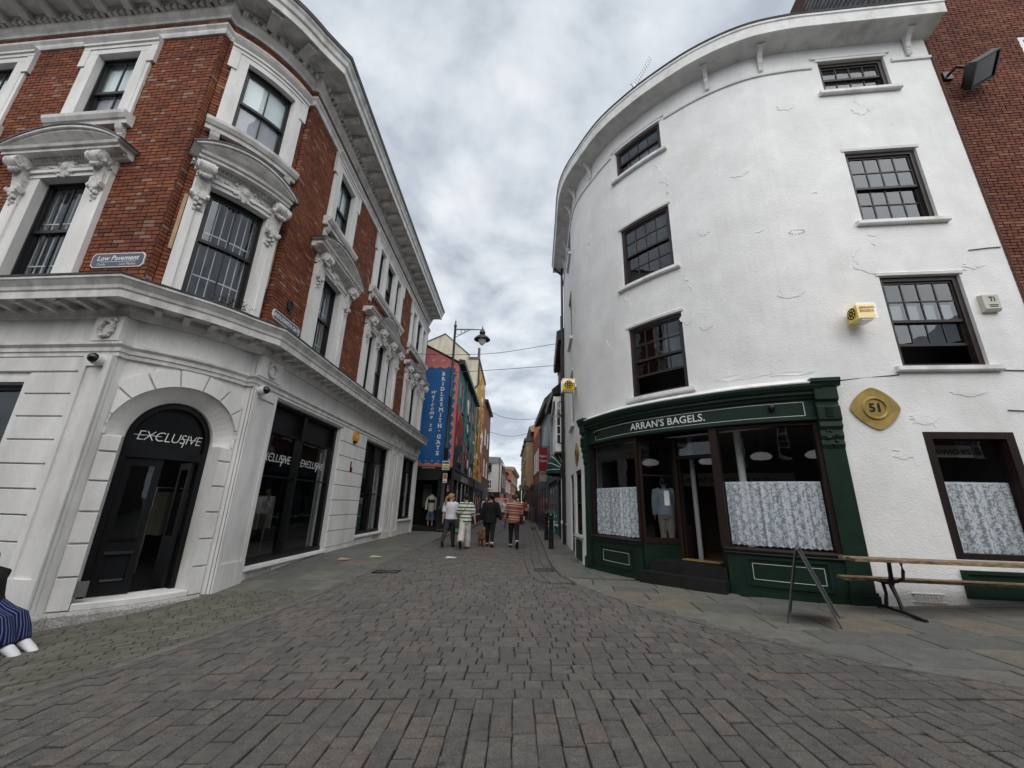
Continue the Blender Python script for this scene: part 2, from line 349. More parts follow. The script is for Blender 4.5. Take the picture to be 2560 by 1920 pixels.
M['sett_green'] = mat('sett_mossy', (.92, .92, .90), (.68, .69, .64), rough=.8, scale=12, bump=.5, bscale=90, bdist=.006, fine=.5, piece=[(.135,.126,.105), (.152,.142,.120), (.118,.111,.095), (.142,.132,.112), (.16,.148,.126), (.126,.118,.101)], dirt=(.07, .068, .052), dscale=1.4)
M['flag'] = mat('york_flag', (.86, .86, .84), (.62, .63, .61), rough=.75, scale=5, bump=.3, bscale=50, bdist=.006, fine=.45, contrast=(.3, .7), spots=.09,
    piece=[(.172,.170,.153), (.195,.188,.164), (.150,.152,.140), (.188,.174,.146), (.208,.174,.140), (.163,.164,.152), (.182,.172,.152), (.140,.143,.134)], dirt=(.10, .101, .09), dscale=2.6)
M['kerb'] = mat('kerb_stone', (.88, .88, .88), (.6, .6, .6), rough=.75, scale=8, bump=.3, bscale=60, fine=.3, piece=[(.165,.154,.14), (.15,.138,.126), (.178,.168,.152), (.162,.142,.127)])
M['grout'] = mat('joint_dirt', (.045, .042, .035), (.028, .027, .023), rough=.95, scale=20)
M['ground'] = mat('ground', (.10, .098, .092), (.07, .069, .066), rough=.9, scale=1.5, bump=.2, bscale=20)
def roadmat():
    m = mat('far_setts', (1, 1, 1), (.7, .7, .7), rough=.75, scale=9, bump=.3, bscale=50)
    t = m.node_tree; b = t.nodes['Principled BSDF']; br = t.nodes.new('ShaderNodeTexBrick'); g = t.nodes.new('ShaderNodeNewGeometry')
    br.inputs['Color1'].default_value = (.125, .112, .104, 1); br.inputs['Color2'].default_value = (.088, .081, .077, 1); br.inputs['Mortar'].default_value = (.045, .042, .04, 1)
    br.inputs['Scale'].default_value = 1; br.inputs['Brick Width'].default_value = .25; br.inputs['Row Height'].default_value = .17; br.inputs['Mortar Size'].default_value = .006
    t.links.new(g.outputs['Position'], br.inputs['Vector'])
    old = b.inputs['Base Color'].links[0].from_socket; x = t.nodes.new('ShaderNodeMix'); x.data_type = 'RGBA'; x.blend_type = 'MULTIPLY'; x.inputs[0].default_value = 1
    t.links.new(old, x.inputs[6]); t.links.new(br.outputs[0], x.inputs[7]); t.links.new(x.outputs[2], b.inputs['Base Color']); return m
M['road'] = roadmat()
def sheet(name, xs, ys, dz, m, inside=None, **k):
    mb = MB(); X, Y = np.meshgrid(xs, ys, indexing='ij'); Z = zg(X, Y) + dz; ny = len(ys)
    mb.v = [(float(a), float(b), float(c)) for a, b, c in zip(X.ravel(), Y.ravel(), Z.ravel())]
    for i in range(len(xs) - 1):
        for j in range(ny - 1):
            if inside and not inside((xs[i] + xs[i + 1]) / 2, (ys[j] + ys[j + 1]) / 2): continue
            mb.f.append((i * ny + j, (i + 1) * ny + j, (i + 1) * ny + j + 1, i * ny + j + 1))
    return mb.build(name, m, smooth=True, **k)
gx = np.concatenate([[-600, -200, -80, -40, -25], np.arange(-16, 16.1, .5), [25, 40, 80, 200, 600]]); gy = np.concatenate([[-600, -200, -60, -30], np.arange(-16, 40.1, .5), [50, 60, 75, 90, 140, 250, 700, 1200]])
ground = sheet('ground', gx, gy, -.075, 'ground', kind='structure')
RK = [(14, -1.8), (10, .5), (6.5, 2.4), (4.75, 3.38), (4.04, 3.76), (3.75, 3.96), (3.35, 4.20), (3.17, 4.38), (2.88, 4.71), (2.41, 5.36), (2.13, 5.79), (1.85, 6.38), (1.43, 7.34), (1.16, 8.22), (.99, 9.24), (.93, 10.6), (.93, 11.9), (.96, 13.4), (1.02, 15.5), (1.1, 18.5), (1.18, 22.5), (1.38, 28), (1.58, 36), (1.75, 60), (1.9, 90)]
LK = [(-9.5, -4.5), (-6.4, .2), (-3.89, 3.61), (-3.70, 3.98), (-3.46, 4.50), (-3.22, 5.52), (-3.0, 6.82), (-2.88, 8.61), (-2.88, 11.07), (-2.92, 14.0), (-2.9, 20), (-2.75, 30), (-2.6, 45), (-2.6, 90)]
def xr(y): return float(np.interp(y, [p[1] for p in RK], [p[0] for p in RK]))
def xl(y): return float(np.interp(y, [p[1] for p in LK], [p[0] for p in LK]))
sx = np.arange(-12, 14.1, .5); sy = np.concatenate([np.arange(-4, 30, .5), np.arange(30, 91, 2.5)])
road = sheet('road', sx, sy, -.030, 'road', kind='structure', inside=lambda x, y: xl(y) - .5 < x < xr(y) + .5)
pav_r = sheet('pavement_right', np.arange(.5, 16.1, .5), sy, -.022, 'grout', kind='structure', inside=lambda x, y: x > xr(y) - .15)
pav_l = sheet('pavement_left', np.arange(-14, -2, .5), sy, -.022, 'grout', kind='structure', inside=lambda x, y: x < xl(y) + .15)
def clip_line(poly, a, b, keep_left=True):
    """keep the part of a convex polygon on the left (or right) of the line a->b"""
    out = []; sg = 1 if keep_left else -1
    f = lambda p: sg * ((b[0] - a[0]) * (p[1] - a[1]) - (b[1] - a[1]) * (p[0] - a[0]))
    for i in range(len(poly)):
        p, q = poly[i], poly[(i + 1) % len(poly)]; fp, fq = f(p), f(q)
        if fp >= 0: out.append(p)
        if fp * fq < 0: t = fp / (fp - fq); out.append((p[0] + (q[0] - p[0]) * t, p[1] + (q[1] - p[1]) * t))
    return out
def nearest_seg(K, c):
    best = None
    for i in range(len(K) - 1):
        a, b = np.array(K[i]), np.array(K[i + 1]); t = np.clip(np.dot(c - a, b - a) / np.dot(b - a, b - a), 0, 1); dd = np.linalg.norm(a + (b - a) * t - c)
        if best is None or dd < best[0]: best = (dd, K[i], K[i + 1])
    return best
def area(p): return .5 * sum(p[i][0] * p[(i + 1) % len(p)][1] - p[(i + 1) % len(p)][0] * p[i][1] for i in range(len(p)))
def slab(mb, poly, dz=0.0, ch=.006, thick=.05, jit=.004, tilt=.004, wob=0.0):
    if area(poly) < 0: poly = poly[::-1]
    c = np.mean(np.array(poly), axis=0); z0 = dz + rnd.uniform(-jit, jit); tx, ty = rnd.uniform(-tilt, tilt) / .1, rnd.uniform(-tilt, tilt) / .1
    poly = [(p[0] + rnd.uniform(-wob, wob), p[1] + rnd.uniform(-wob, wob)) for p in poly]
    def ring(k, z): return [(c[0] + (p[0] - c[0]) * k, c[1] + (p[1] - c[1]) * k, gz(p[0], p[1]) + z0 + z + (p[0] - c[0]) * tx * .1 + (p[1] - c[1]) * ty * .1) for p in poly]
    r = math.sqrt(abs(area(poly))) / 2; k = max(.6, 1 - ch / r)
    n = len(poly); A, B, C_ = ring(k, 0), ring(1, -ch * 1.1), ring(1, -thick)
    mb.add(A + B + C_, [tuple(range(n))] + [(i + n, (i + 1) % n + n, (i + 1) % n, i) for i in range(n)] + [(i + 2 * n, (i + 1) % n + 2 * n, (i + 1) % n + n, i + n) for i in range(n)])
def lay(polys, name, stuffname, m, parent, limit=300, **k):
    sc = []
    for i, p in enumerate(polys):
        c = np.mean(np.array(p), axis=0); q = px_depth((c[0], c[1], gz(c[0], c[1]))); a = 0
        if q and -60 < q[0] < 2620 and 0 < q[1] < 1990: a = abs(area(p)) / q[2] ** 3
        sc.append((-a, i))
    sc.sort(); big = {i for s_, i in sc[:limit] if s_ < 0}; rest = MB()
    for i, p in enumerate(polys):
        if i in big:
            mb = MB(); slab(mb, p, **k); mb.build(name, m, parent)
        else: slab(rest, p, **k)
    if rest.v: rest.build(stuffname, m, parent, kind='stuff')
# road setts: courses across the street, lengthwise columns in the foreground, channel rows along the right kerb
polys = []; g = .0045
y = 3.58
while y < 15.5:
    h = rnd.uniform(.152, .176); x = -4.4 - rnd.uniform(0, .3)
    while x < 4.6:
        w = rnd.choice([.15, .17, .20, .21, .25]) * rnd.uniform(.95, 1.05)
        lim = xr(y + h / 2) - (.66 if y > 8.1 else 0.0); bow = .012 * math.sin(x * 1.3 + y)
        P = [(x + g, y + g + bow), (x + w - g, y + g + bow), (x + w - g, y + h - g + bow), (x + g, y + h - g + bow)]
        if x + w > xl(y) - .1 and x < lim + .1:
            if y > 8.1 and x + w > lim: P = [(min(a, lim - g), b) for a, b in P]
            if P[1][0] - P[0][0] > .03: polys.append(P)
        x += w
    y += h
x = -7.4
while x < 8.6:
    w = rnd.uniform(.128, .158); yy = 3.57
    sl = 0.03 * x
    while yy > .6:
        h = rnd.choice([.13, .16, .19, .22, .26]) * rnd.uniform(.95, 1.05)
        P = [(x + g, yy - h + g), (x + w - g, yy - h + g), (x + w - g, yy - g), (x + g, yy - g)]
        if xl(yy) - .05 < x + w and x < xr(yy - h) + .05: polys.append(P)
        yy -= h
    x += w
def along(K, off, y0, y1, ln, wd, jit=.25):
    out = []; pts = [np.array(p, float) for p in K]; acc = []
    for a, b in zip(pts[:-1], pts[1:]):
        n = max(1, int(np.linalg.norm(b - a) / .05)); acc += [a + (b - a) * k / n for k in range(n)]
    acc.append(pts[-1]); acc = np.array(acc); dl = np.hypot(*np.diff(acc, axis=0).T); S = np.concatenate([[0], np.cumsum(dl)])
    def at(s):
        s = min(max(s, 0), S[-1] - .01); p = np.array([np.interp(s, S, acc[:, 0]), np.interp(s, S, acc[:, 1])]); q = np.array([np.interp(s + .15, S, acc[:, 0]), np.interp(s + .15, S, acc[:, 1])]) - np.array([np.interp(s - .15, S, acc[:, 0]), np.interp(s - .15, S, acc[:, 1])]); q /= np.linalg.norm(q); return p, np.array([-q[1], q[0]])
    s = 0
    while s < S[-1] - ln:
        l = ln * rnd.uniform(1 - jit, 1 + jit); p, n = at(s + .004); q, m = at(s + l - .004)
        if y0 < p[1] < y1: out.append([tuple(p + n * off), tuple(q + m * off), tuple(q + m * (off + wd)), tuple(p + n * (off + wd))])
        s += l
    return out
for r_ in range(3): polys += along(RK, .03 + .21 * r_, 8.2, 24, .34, .20)
lay(polys, 'sett', 'setts', 'sett', road, jit=.005, tilt=.006, ch=.0055, wob=.006)
# right pavement: flagstones in courses square to the front wall, cut along the kerb
ax = np.array([.992, -.127]); ay = np.array([.127, .992]); polys = []
v = 2.0
while v < 9.3:
    hh = rnd.uniform(.5, .8); u = -1.5 - rnd.uniform(0, .6)
    while u < 11:
        w = rnd.uniform(.55, 1.15); P = [tuple(ax * (u + a) + ay * (v + b)) for a, b in ((.008, .008), (w - .008, .008), (w - .008, hh - .008), (.008, hh - .008))]
        c = np.mean(np.array(P), axis=0); u += w
        if c[1] < 1 or c[1] > 9.0: continue
        dd, a, b = nearest_seg(RK, c); P = clip_line(P, a, b, False)
        if len(P) >= 3 and abs(area(P)) > .02 and min(xr(q[1]) for q in P) < max(q[0] for q in P) + .02:
            wall = 6.6 - .12 * (c[0] - 6)
            if c[1] < wall + .5 or c[0] < 3.6: polys.append(P)
    v += hh
y = 9.0
while y < 24:
    hh = rnd.uniform(.5, .8); x = xr(y) - .1
    while x < 2.6:
        w = rnd.uniform(.5, .95); P = [(x + .005, y + .005), (x + w - .005, y + .005), (x + w - .005, y + hh - .005), (x + .005, y + hh - .005)]
        dd, a, b = nearest_seg(RK, np.mean(np.array(P), axis=0)); P = clip_line(P, a, b, False); x += w
        if len(P) >= 3 and abs(area(P)) > .02: polys.append(P)
    y += hh
lay(polys, 'flagstone', 'flagstones', 'flag', pav_r, jit=.003, tilt=.003, ch=.006, dz=.002, wob=.004)
lay(along(RK, -.125, 3.0, 40, .85, .12), 'kerb_stone', 'kerb_stones', 'kerb', pav_r, jit=.002, tilt=.001, dz=.012, ch=.008)
# left pavement: mossy setts round the corner, flags further up
polys = []; a2 = math.radians(31); bx = np.array([math.cos(a2), math.sin(a2)]); by = np.array([-bx[1], bx[0]])
for i in range(-60, 60):
    v = i * .105 + .02 * math.sin(i); u = -7 + rnd.uniform(0, .2)
    while u < 6:
        w = rnd.uniform(.17, .24); P = [tuple(np.array([-4.6, 5.2]) + bx * (u + a) + by * (v + b)) for a, b in ((.004, .004), (w - .004, .004), (w - .004, .101), (.004, .101))]
        c = np.mean(np.array(P), axis=0); u += w
        if not (-9.5 < c[0] < -2.7 and 1.2 < c[1] < 7.25): continue
        if c[0] > xl(c[1]) + .15 or (c[1] > 5.6 - .087 * (c[0] + 6) and c[0] < -5.9) or (c[0] < -5.0 and c[1] > 6.3): continue
        dd, a, b = nearest_seg(LK, c)
        P = clip_line(P, a, b, True)
        if len(P) >= 3 and abs(area(P)) > .003: polys.append(P)
lay(polys, 'sett', 'setts', 'sett_green', pav_l, jit=.003, tilt=.004, ch=.005, dz=.004, wob=.003)
polys = []; y = 7.2
while y < 21.5:
    hh = rnd.uniform(.5, .85); x = -5.1 - rnd.uniform(0, .4)
    while x < -2.7:
        w = rnd.uniform(.5, 1.0); P = [(x + .005, y + .005), (x + w - .005, y + .005), (x + w - .005, y + hh - .005), (x + .005, y + hh - .005)]
        dd, a, b = nearest_seg(LK, np.mean(np.array(P), axis=0)); P = clip_line(P, a, b, True); x += w
        if len(P) >= 3 and abs(area(P)) > .02: polys.append(P)
    y += hh
lay(polys, 'flagstone', 'flagstones', 'flag', pav_l, jit=.003, tilt=.003, ch=.006, dz=.006, wob=.004)
lay(along(LK, .005, 2.0, 40, .8, .12), 'kerb_stone', 'kerb_stones', 'kerb', pav_l, jit=.002, tilt=.001, dz=.010, ch=.008)
# ------------------------------------------------------------------ shared facade parts
def lerp(a, b, t): return a + (b - a) * t
def pane(F, par, u0, u1, z0, z1, d, m):
    mb = MB(); n = 4 if any(u0 < x < u1 for x in F.u) and F.smooth[F.seg((u0 + u1) / 2)] else 1
    us = [lerp(u0, u1, k / n) for k in range(n + 1)]
    mb.add([(*F.map(u, d), z) for u in us for z in (z0, z1)], [(2 * k, 2 * k + 2, 2 * k + 3, 2 * k + 1) for k in range(n)])
    return mb.build('pane', m, par)
def sash(F, par, uc, hw, z0, z1, d, cols, rt, rb, fm, gm, fw=.055, bw=.024, split=.5, lift=0.0, name='window', box=.05):
    """two-part sash window: the frame is the part, every pane a sub-part. lift: how far the lower sash is raised"""
    mb = MB(); u0, u1 = uc - hw, uc + hw
    for a, b in ((u0, u0 + box), (u1 - box, u1)): mb.fbox(F, a, b, z0, z1, d - .05, d + .07)
    mb.fbox(F, u0 + box, u1 - box, z1 - box, z1, d - .05, d + .07); mb.fbox(F, u0 + box, u1 - box, z0, z0 + box * .6, d - .05, d + .075)
    zs = lerp(z0, z1, split); panes = []
    for (a, b, rows, dd) in ((zs - fw / 2, z1 - box, rt, d + .02), (z0 + box * .6 + lift, zs + fw / 2 + lift, rb, d - .02)):
        l, r = u0 + box, u1 - box; s_ = fw * .62
        mb.fbox(F, l, l + s_, a, b, dd - .02, dd + .018); mb.fbox(F, r - s_, r, a, b, dd - .02, dd + .018)
        mb.fbox(F, l + s_, r - s_, a, a + fw, dd - .02, dd + .018); mb.fbox(F, l + s_, r - s_, b - fw * .8, b, dd - .02, dd + .018)
        ui0, ui1, zi0, zi1 = l + s_, r - s_, a + fw, b - fw * .8
        for c in range(1, cols): q = lerp(ui0, ui1, c / cols); mb.fbox(F, q - bw / 2, q + bw / 2, zi0, zi1, dd - .012, dd + .012)
        for k in range(1, rows): q = lerp(zi0, zi1, k / rows); mb.fbox(F, ui0, ui1, q - bw / 2, q + bw / 2, dd - .012, dd + .0135)
        for c in range(cols):
            for k in range(rows): panes.append((lerp(ui0, ui1, c / cols), lerp(ui0, ui1, (c + 1) / cols), lerp(zi0, zi1, k / rows), lerp(zi0, zi1, (k + 1) / rows), dd))
    w = mb.build(name, fm, par)
    for p in panes: pane(F, w, *p, gm)
    return w
def arc_pts(uc, zb, hw, rise, n=14):
    R = (hw * hw + rise * rise) / (2 * rise); a = math.asin(min(1, hw / R)); return [(uc + R * math.sin(lerp(-a, a, k / n)), zb - (R - rise) + R * math.cos(lerp(-a, a, k / n))) for k in range(n + 1)]
def console(F, par, u, ztop, h, w=.2, name='console'):
    """carved scroll bracket with a swag under its upper roll and a leaf drop below"""
    mb = MB(); a = u - w / 2; b = u + w / 2
    pr = [(.05, ztop), (.30, ztop), (.33, ztop - .05), (.32, ztop - .14), (.26, ztop - .20), (.20, ztop - .24), (.17, ztop - .36), (.14, ztop - h * .62), (.17, ztop - h * .70), (.16, ztop - h * .76), (.09, ztop - h * .82), (.08, ztop - h), (.05, ztop - h)]
    mb.fsweep(F, a, b, pr)
    for k, (dd, zz, r) in enumerate(((.24, ztop - .11, .115), (.13, ztop - h * .70, .06))):
        for uu in (a - .012, b + .012):
            P = F.map(uu, dd); ang = F.ang(u); n = 10
            for s_ in (1, .55): mb.loft([[(*F.map(uu + q, dd + r * s_ * math.cos(t * 2 * math.pi / n)), zz + r * s_ * math.sin(t * 2 * math.pi / n)) for t in range(n)] for q in (-.02 - .012 * (1 - s_), .02 + .012 * (1 - s_))])
    for k in range(7):
        t = lerp(-1, 1, k / 6); P = F.map(u + t * w * .62, .27 - .05 * abs(t)); mb.ball((*P, ztop - .17 - .10 * (1 - t * t)), (.042, .042, .046), 7, 5)
    for k in range(5): P = F.map(u + (.03 if k % 2 else -.03), .13 - .008 * k); mb.ball((*P, ztop - h * .80 - .045 * k), (.045 - .004 * k,) * 3, 6, 4)
    return mb.build(name, 'stone_carved', par, smooth=True)
def shield(F, par, u, z, s=.17):
    mb = MB()
    for (a, b, r, q) in ((0, 0, 1, .075), (0, .02, .62, .10)):
        P = F.map(u + a, .05); rings = []
        for rr, dd in ((1.0, .02), (.92, q * .7), (.6, q), (.05, q + .01)):
            rings.append([(*F.map(u + s * r * rr * math.sin(t) * (1 if math.cos(t) > -.3 else .85), .04 + dd), z + b + s * 1.12 * r * rr * math.cos(t)) for t in [2 * math.pi * k / 14 for k in range(14)]])
        mb.loft(rings)
    for k in range(12):
        t = 2 * math.pi * k / 12; P = F.map(u + s * 1.02 * math.sin(t), .09); mb.ball((*P, z + s * 1.1 * math.cos(t)), .034, 6, 4)
    for k in (-1, 1):
        for j in range(4): P = F.map(u + k * (s * 1.3 + j * .075), .085); mb.ball((*P, z + .02 * math.sin(j * 2)), (.045, .045, .035), 6, 4)
    return mb.build('shield', 'stone_carved', par, smooth=True)
def wreath(F, par, u, z, r=.14, d=.12):
    mb = MB()
    for k in range(22):
        t = 2 * math.pi * k / 22; rr = r * rnd.uniform(.9, 1.1); P = F.map(u + rr * math.sin(t), d + rnd.uniform(0, .015)); mb.ball((*P, z + rr * math.cos(t) * 1.1), (.036, .036, .03), 6, 4)
    for k in range(8): P = F.map(u + rnd.uniform(-1, 1) * r * 1.1, d); mb.ball((*P, z + r * 1.15 + rnd.uniform(-.02, .03)), .03, 6, 4)
    return mb.build('wreath', 'stone_carved', par, smooth=True)
def lay_bricks(F, zones, ops, par, m, zs=(4.4, 10.5), bh=.0735, bl=.222, gap=.010, limit=300, d0=-.004, d1=.010):
    rec = []
    for (u0, u1, straight) in zones:
        r = 0; z = zs[0]
        while z + bh < zs[1] + .02:
            u = u0 - (bl * .5 if r % 2 else 0) + (rnd.uniform(-.004, .004)); flip = r % 2
            while u < u1:
                ln = bl if (int(round((u - u0) / .11)) + r) % 3 else bl * .5
                a, b = max(u, u0), min(u + ln, u1); full = (a == u and b == u + ln); u += ln
                for (oa, ob, oc, od) in ops:
                    if oa < b and ob > a and oc < z + bh * .6 and od > z + bh * .4:
                        if oa <= a and ob >= b: a = b; break
                        full = False
                        if oa > a: b = oa
                        else: a = ob
                if b - a > .03: rec.append((a + gap * .75, b - gap * .75, z + gap / 2, z + bh - gap / 2, straight and full))
            z += bh; r += 1
    sc = []
    for i, (a, b, c, e, st) in enumerate(rec):
        if not st: continue
        P = F.map((a + b) / 2); q = px_depth((*P, c))
        if q and 0 < q[0] < 2560 and 0 < q[1] < 1920: sc.append((q[2] / (b - a), i))
    sc.sort(); big = {i for _, i in sc[:limit]}; rest = MB(); cache = {}
    for i, (a, b, c, e, st) in enumerate(rec):
        dd = d1 + rnd.uniform(-.003, .003)
        if i in big:
            key = round(b - a, 3)
            if key not in cache:
                t = MB(); w = (b - a) / 2; h = (e - c) / 2; t.add([(0, -w, -h), (0, w, -h), (0, w, h), (0, -w, h), (d1, -w + .003, -h + .003), (d1, w - .003, -h + .003), (d1, w - .003, h - .003), (d1, -w + .003, h - .003)], [(4, 5, 6, 7), (0, 1, 5, 4), (1, 2, 6, 5), (2, 3, 7, 6), (3, 0, 4, 7)])
                me = bpy.data.meshes.new('brick'); me.from_pydata(t.v, [], t.f); cache[key] = me
            o = link('brick', cache[key], m, par); P = F.map((a + b) / 2, dd - d1); o.location = (P[0], P[1], (c + e) / 2); o.rotation_euler = (0, 0, F.ang((a + b) / 2))
        else:
            A0, B0, A1, B1 = F.map(a, d0), F.map(b, d0), F.map(a + .003, dd), F.map(b - .003, dd)
            rest.add([(*A0, c), (*B0, c), (*B0, e), (*A0, e), (*A1, c + .003), (*B1, c + .003), (*B1, e - .003), (*A1, e - .003)], [(4, 5, 6, 7), (0, 1, 5, 4), (1, 2, 6, 5), (2, 3, 7, 6), (3, 0, 4, 7)])
    rest.build('bricks', m, par, kind='stuff')
# ------------------------------------------------------------------ brick corner building on the left
B0 = np.array([-5.95, 5.562]); inn = np.array([.0867, .9962]); B1 = B0 + inn * .12; D1 = np.array([-5.0, 7.04]); D0 = np.array([-4.88, 7.04])
ch = D1 - B1; Lc = np.linalg.norm(ch); cn = np.array([ch[1], -ch[0]]) / Lc; sag = .16; Rr = (Lc * Lc / 4 + sag * sag) / (2 * sag); ha = math.asin(Lc / 2 / Rr); cc = (B1 + D1) / 2 + cn * (sag - Rr); a0 = math.atan2(cn[1], cn[0])
arc = [cc + Rr * np.array([math.cos(a0 + t), math.sin(a0 + t)]) for t in np.linspace(-ha, ha, 13)]
LPTS = [(-12.5, 6.132), tuple(B0)] + [tuple(p) for p in arc] + [tuple(D0), (-4.88, 19.85)]
LF = Path(LPTS, [False, False, False] + [True] * 11 + [False, False, False])
uB, uB1, uD1, uD, uE = LF.u[1], LF.u[2], LF.u[14], LF.u[15], LF.u[16]; uC = (uB1 + uD1) / 2
uL = lambda X: uB + (X + 5.95) / .9962
uS = lambda Y: uD + (Y - 7.04)
LB = thing('corner_building', 'red brick corner building with white stone window surrounds and a black arched shop door', 'building', (-5.4, 6.2, -.2))
wins1 = [(uL(-8.1), .5, .93, 1.25, 1), (uL(-10.9), .5, .93, 1.25, 1), (uC, .48, .72, .93, 1), (uS(9.15), .46, .93, 1.28, 1), (uS(13.25), 1.3, 1.72, 2.1, 3), (uS(17.95), 1.3, 1.68, 2.0, 3)]
wins2 = [(uL(-8.08), .47, .76, 1), (uL(-10.87), .47, .76, 1), (uC, .46, .70, 1), (uS(9.08), .44, .76, 1), (uS(13.2), 1.25, 1.66, 3), (uS(17.9), 1.25, 1.62, 3)]
Z1a, Z1b, Z2a, Z2b = 4.58, 6.68, 8.02, 9.74
ops = [(u - h - .03, u + h + .03, Z1a, Z1b + .03) for u, h, o, p, n in wins1] + [(u - h - .03, u + h + .03, Z2a - .03, Z2b + .03) for u, h, o, n in wins2]
mb = MB(); mb.fwall(LF, 0, uE, 4.3, 10.9, ops, d=-.004, depth=.32); mb.build('wall', 'mortar', LB)
bops = [(u - o + .02, u + o - .02, Z1a - .3, 6.98) for u, h, o, p, n in wins1] + [(u - o + .02, u + o - .02, Z2a, 10.05) for u, h, o, n in wins2]
lay_bricks(LF, [(0, uB, True), (uB, uB1, False), (uB1, uD1, False), (uD1, uD, False), (uD, uE, True)], bops, LB, 'brick', zs=(4.38, 10.03))
lay_bricks(LF, [(0, uB, True), (uB, uB1, False), (uB1, uD1, False), (uD1, uD, False), (uD, uE, True)], [], LB, 'brick', zs=(10.2, 10.52), limit=0)
mb = MB(); mb.fwall(LF, .3, uE - .1, 4.3, 10.6, d=-.62); mb.build('dark_backing', 'interior', LB)  # dark sheet standing in for the unlit rooms behind the upper windows
# string courses and cornices run round the whole front
LC = Path([LPTS[0], LPTS[1]] + LPTS[5:12] + LPTS[15:], [False, False] + [True] * 7 + [False, False])     # the big cornices cut straight across the small brick returns
def course(name, prof, m='stone_mould', F=None):
    F = F or LF; mb = MB(); mb.fsweep(F, 0, F.u[-1], prof); return mb.build(name, m, LB)
course('string_course', [(-.02, 10.05), (.045, 10.05), (.06, 10.10), (.06, 10.16), (.10, 10.21), (.10, 10.25), (-.02, 10.27)])
course('frieze_moulding', [(-.02, 10.50), (.04, 10.50), (.05, 10.56), (.10, 10.62), (.12, 10.70), (.12, 10.83), (.20, 10.83), (.20, 10.88), (-.02, 10.88)])
course('cornice', [(-.02, 10.88), (.62, 10.88), (.62, 10.845), (.66, 10.845), (.66, 11.02), (.70, 11.05), (.72, 11.15), (.76, 11.20), (.76, 11.24), (-.12, 11.24)], F=LC)
course('gutter', [(-.1, 11.24), (.78, 11.24), (.80, 11.33), (-.1, 11.38)], 'lead', LC)
def row(name, u0, u1, step, w, z0, z1, d0, d1, m='stone_mould', per=None):
    n = max(1, int(round((u1 - u0) / step)))
    for k in range(n):
        u = lerp(u0, u1, (k + .5) / n); mb = MB()
        if per: per(mb, u)
        else: mb.fbox(LF, u - w / 2, u + w / 2, z0, z1, d0, d1)
        mb.build(name, m, LB)
for s_ in ((.05, uB - .02), (uB1 + .05, uD1 - .05), (uD + .05, uE - .05)):
    mb = MB(); n = int((s_[1] - s_[0]) / .145)
    for k in range(n): u = lerp(s_[0], s_[1], (k + .5) / n); mb.fbox(LF, u - .042, u + .042, 10.715, 10.825, .10, .19)
    mb.build('dentils', 'stone_mould', LB, kind='stuff')
    def modi(mb, u): mb.fsweep(LF, u - .085, u + .085, [(.19, 10.73), (.24, 10.72), (.36, 10.76), (.50, 10.80), (.56, 10.79), (.57, 10.875), (.19, 10.875)])
    row('modillion', s_[0] + (.2 if s_[0] > uB and s_[1] < uD else 0), s_[1] - (.2 if s_[0] > uB and s_[1] < uD else 0), .60, .17, 0, 0, 0, 0, per=modi)
course('lower_cornice', [(-.02, 3.90), (.05, 3.90), (.07, 3.94), (.12, 4.0), (.12, 4.065), (.40, 4.065), (.40, 4.04), (.42, 4.04), (.42, 4.15), (.44, 4.17), (.45, 4.22), (.50, 4.29), (.52, 4.31), (.52, 4.345), (-.12, 4.40)], F=LC)
course('cornice_lead', [(.05, 4.395), (.53, 4.348), (.535, 4.375), (.05, 4.43)], 'lead', LC)
course('blocking_course', [(-.02, 4.38), (.07, 4.40), (.07, 4.56), (-.02, 4.57)], 'stone')
for s_ in ((.05, uB), (uB1 + .06, uD1 - .06), (uD + .05, uE - .05)):
    row('bracket', s_[0], s_[1], .345, .075, 0, 0, 0, 0, per=lambda mb, u: mb.fsweep(LF, u - .04, u + .04, [(.11, 3.965), (.2, 3.98), (.33, 4.0), (.36, 4.0), (.36, 4.063), (.11, 4.063)]))
course('architrave', [(-.02, 3.27), (.04, 3.27), (.04, 3.33), (.06, 3.34), (.06, 3.40), (.10, 3.44), (.10, 3.475), (-.02, 3.50)])
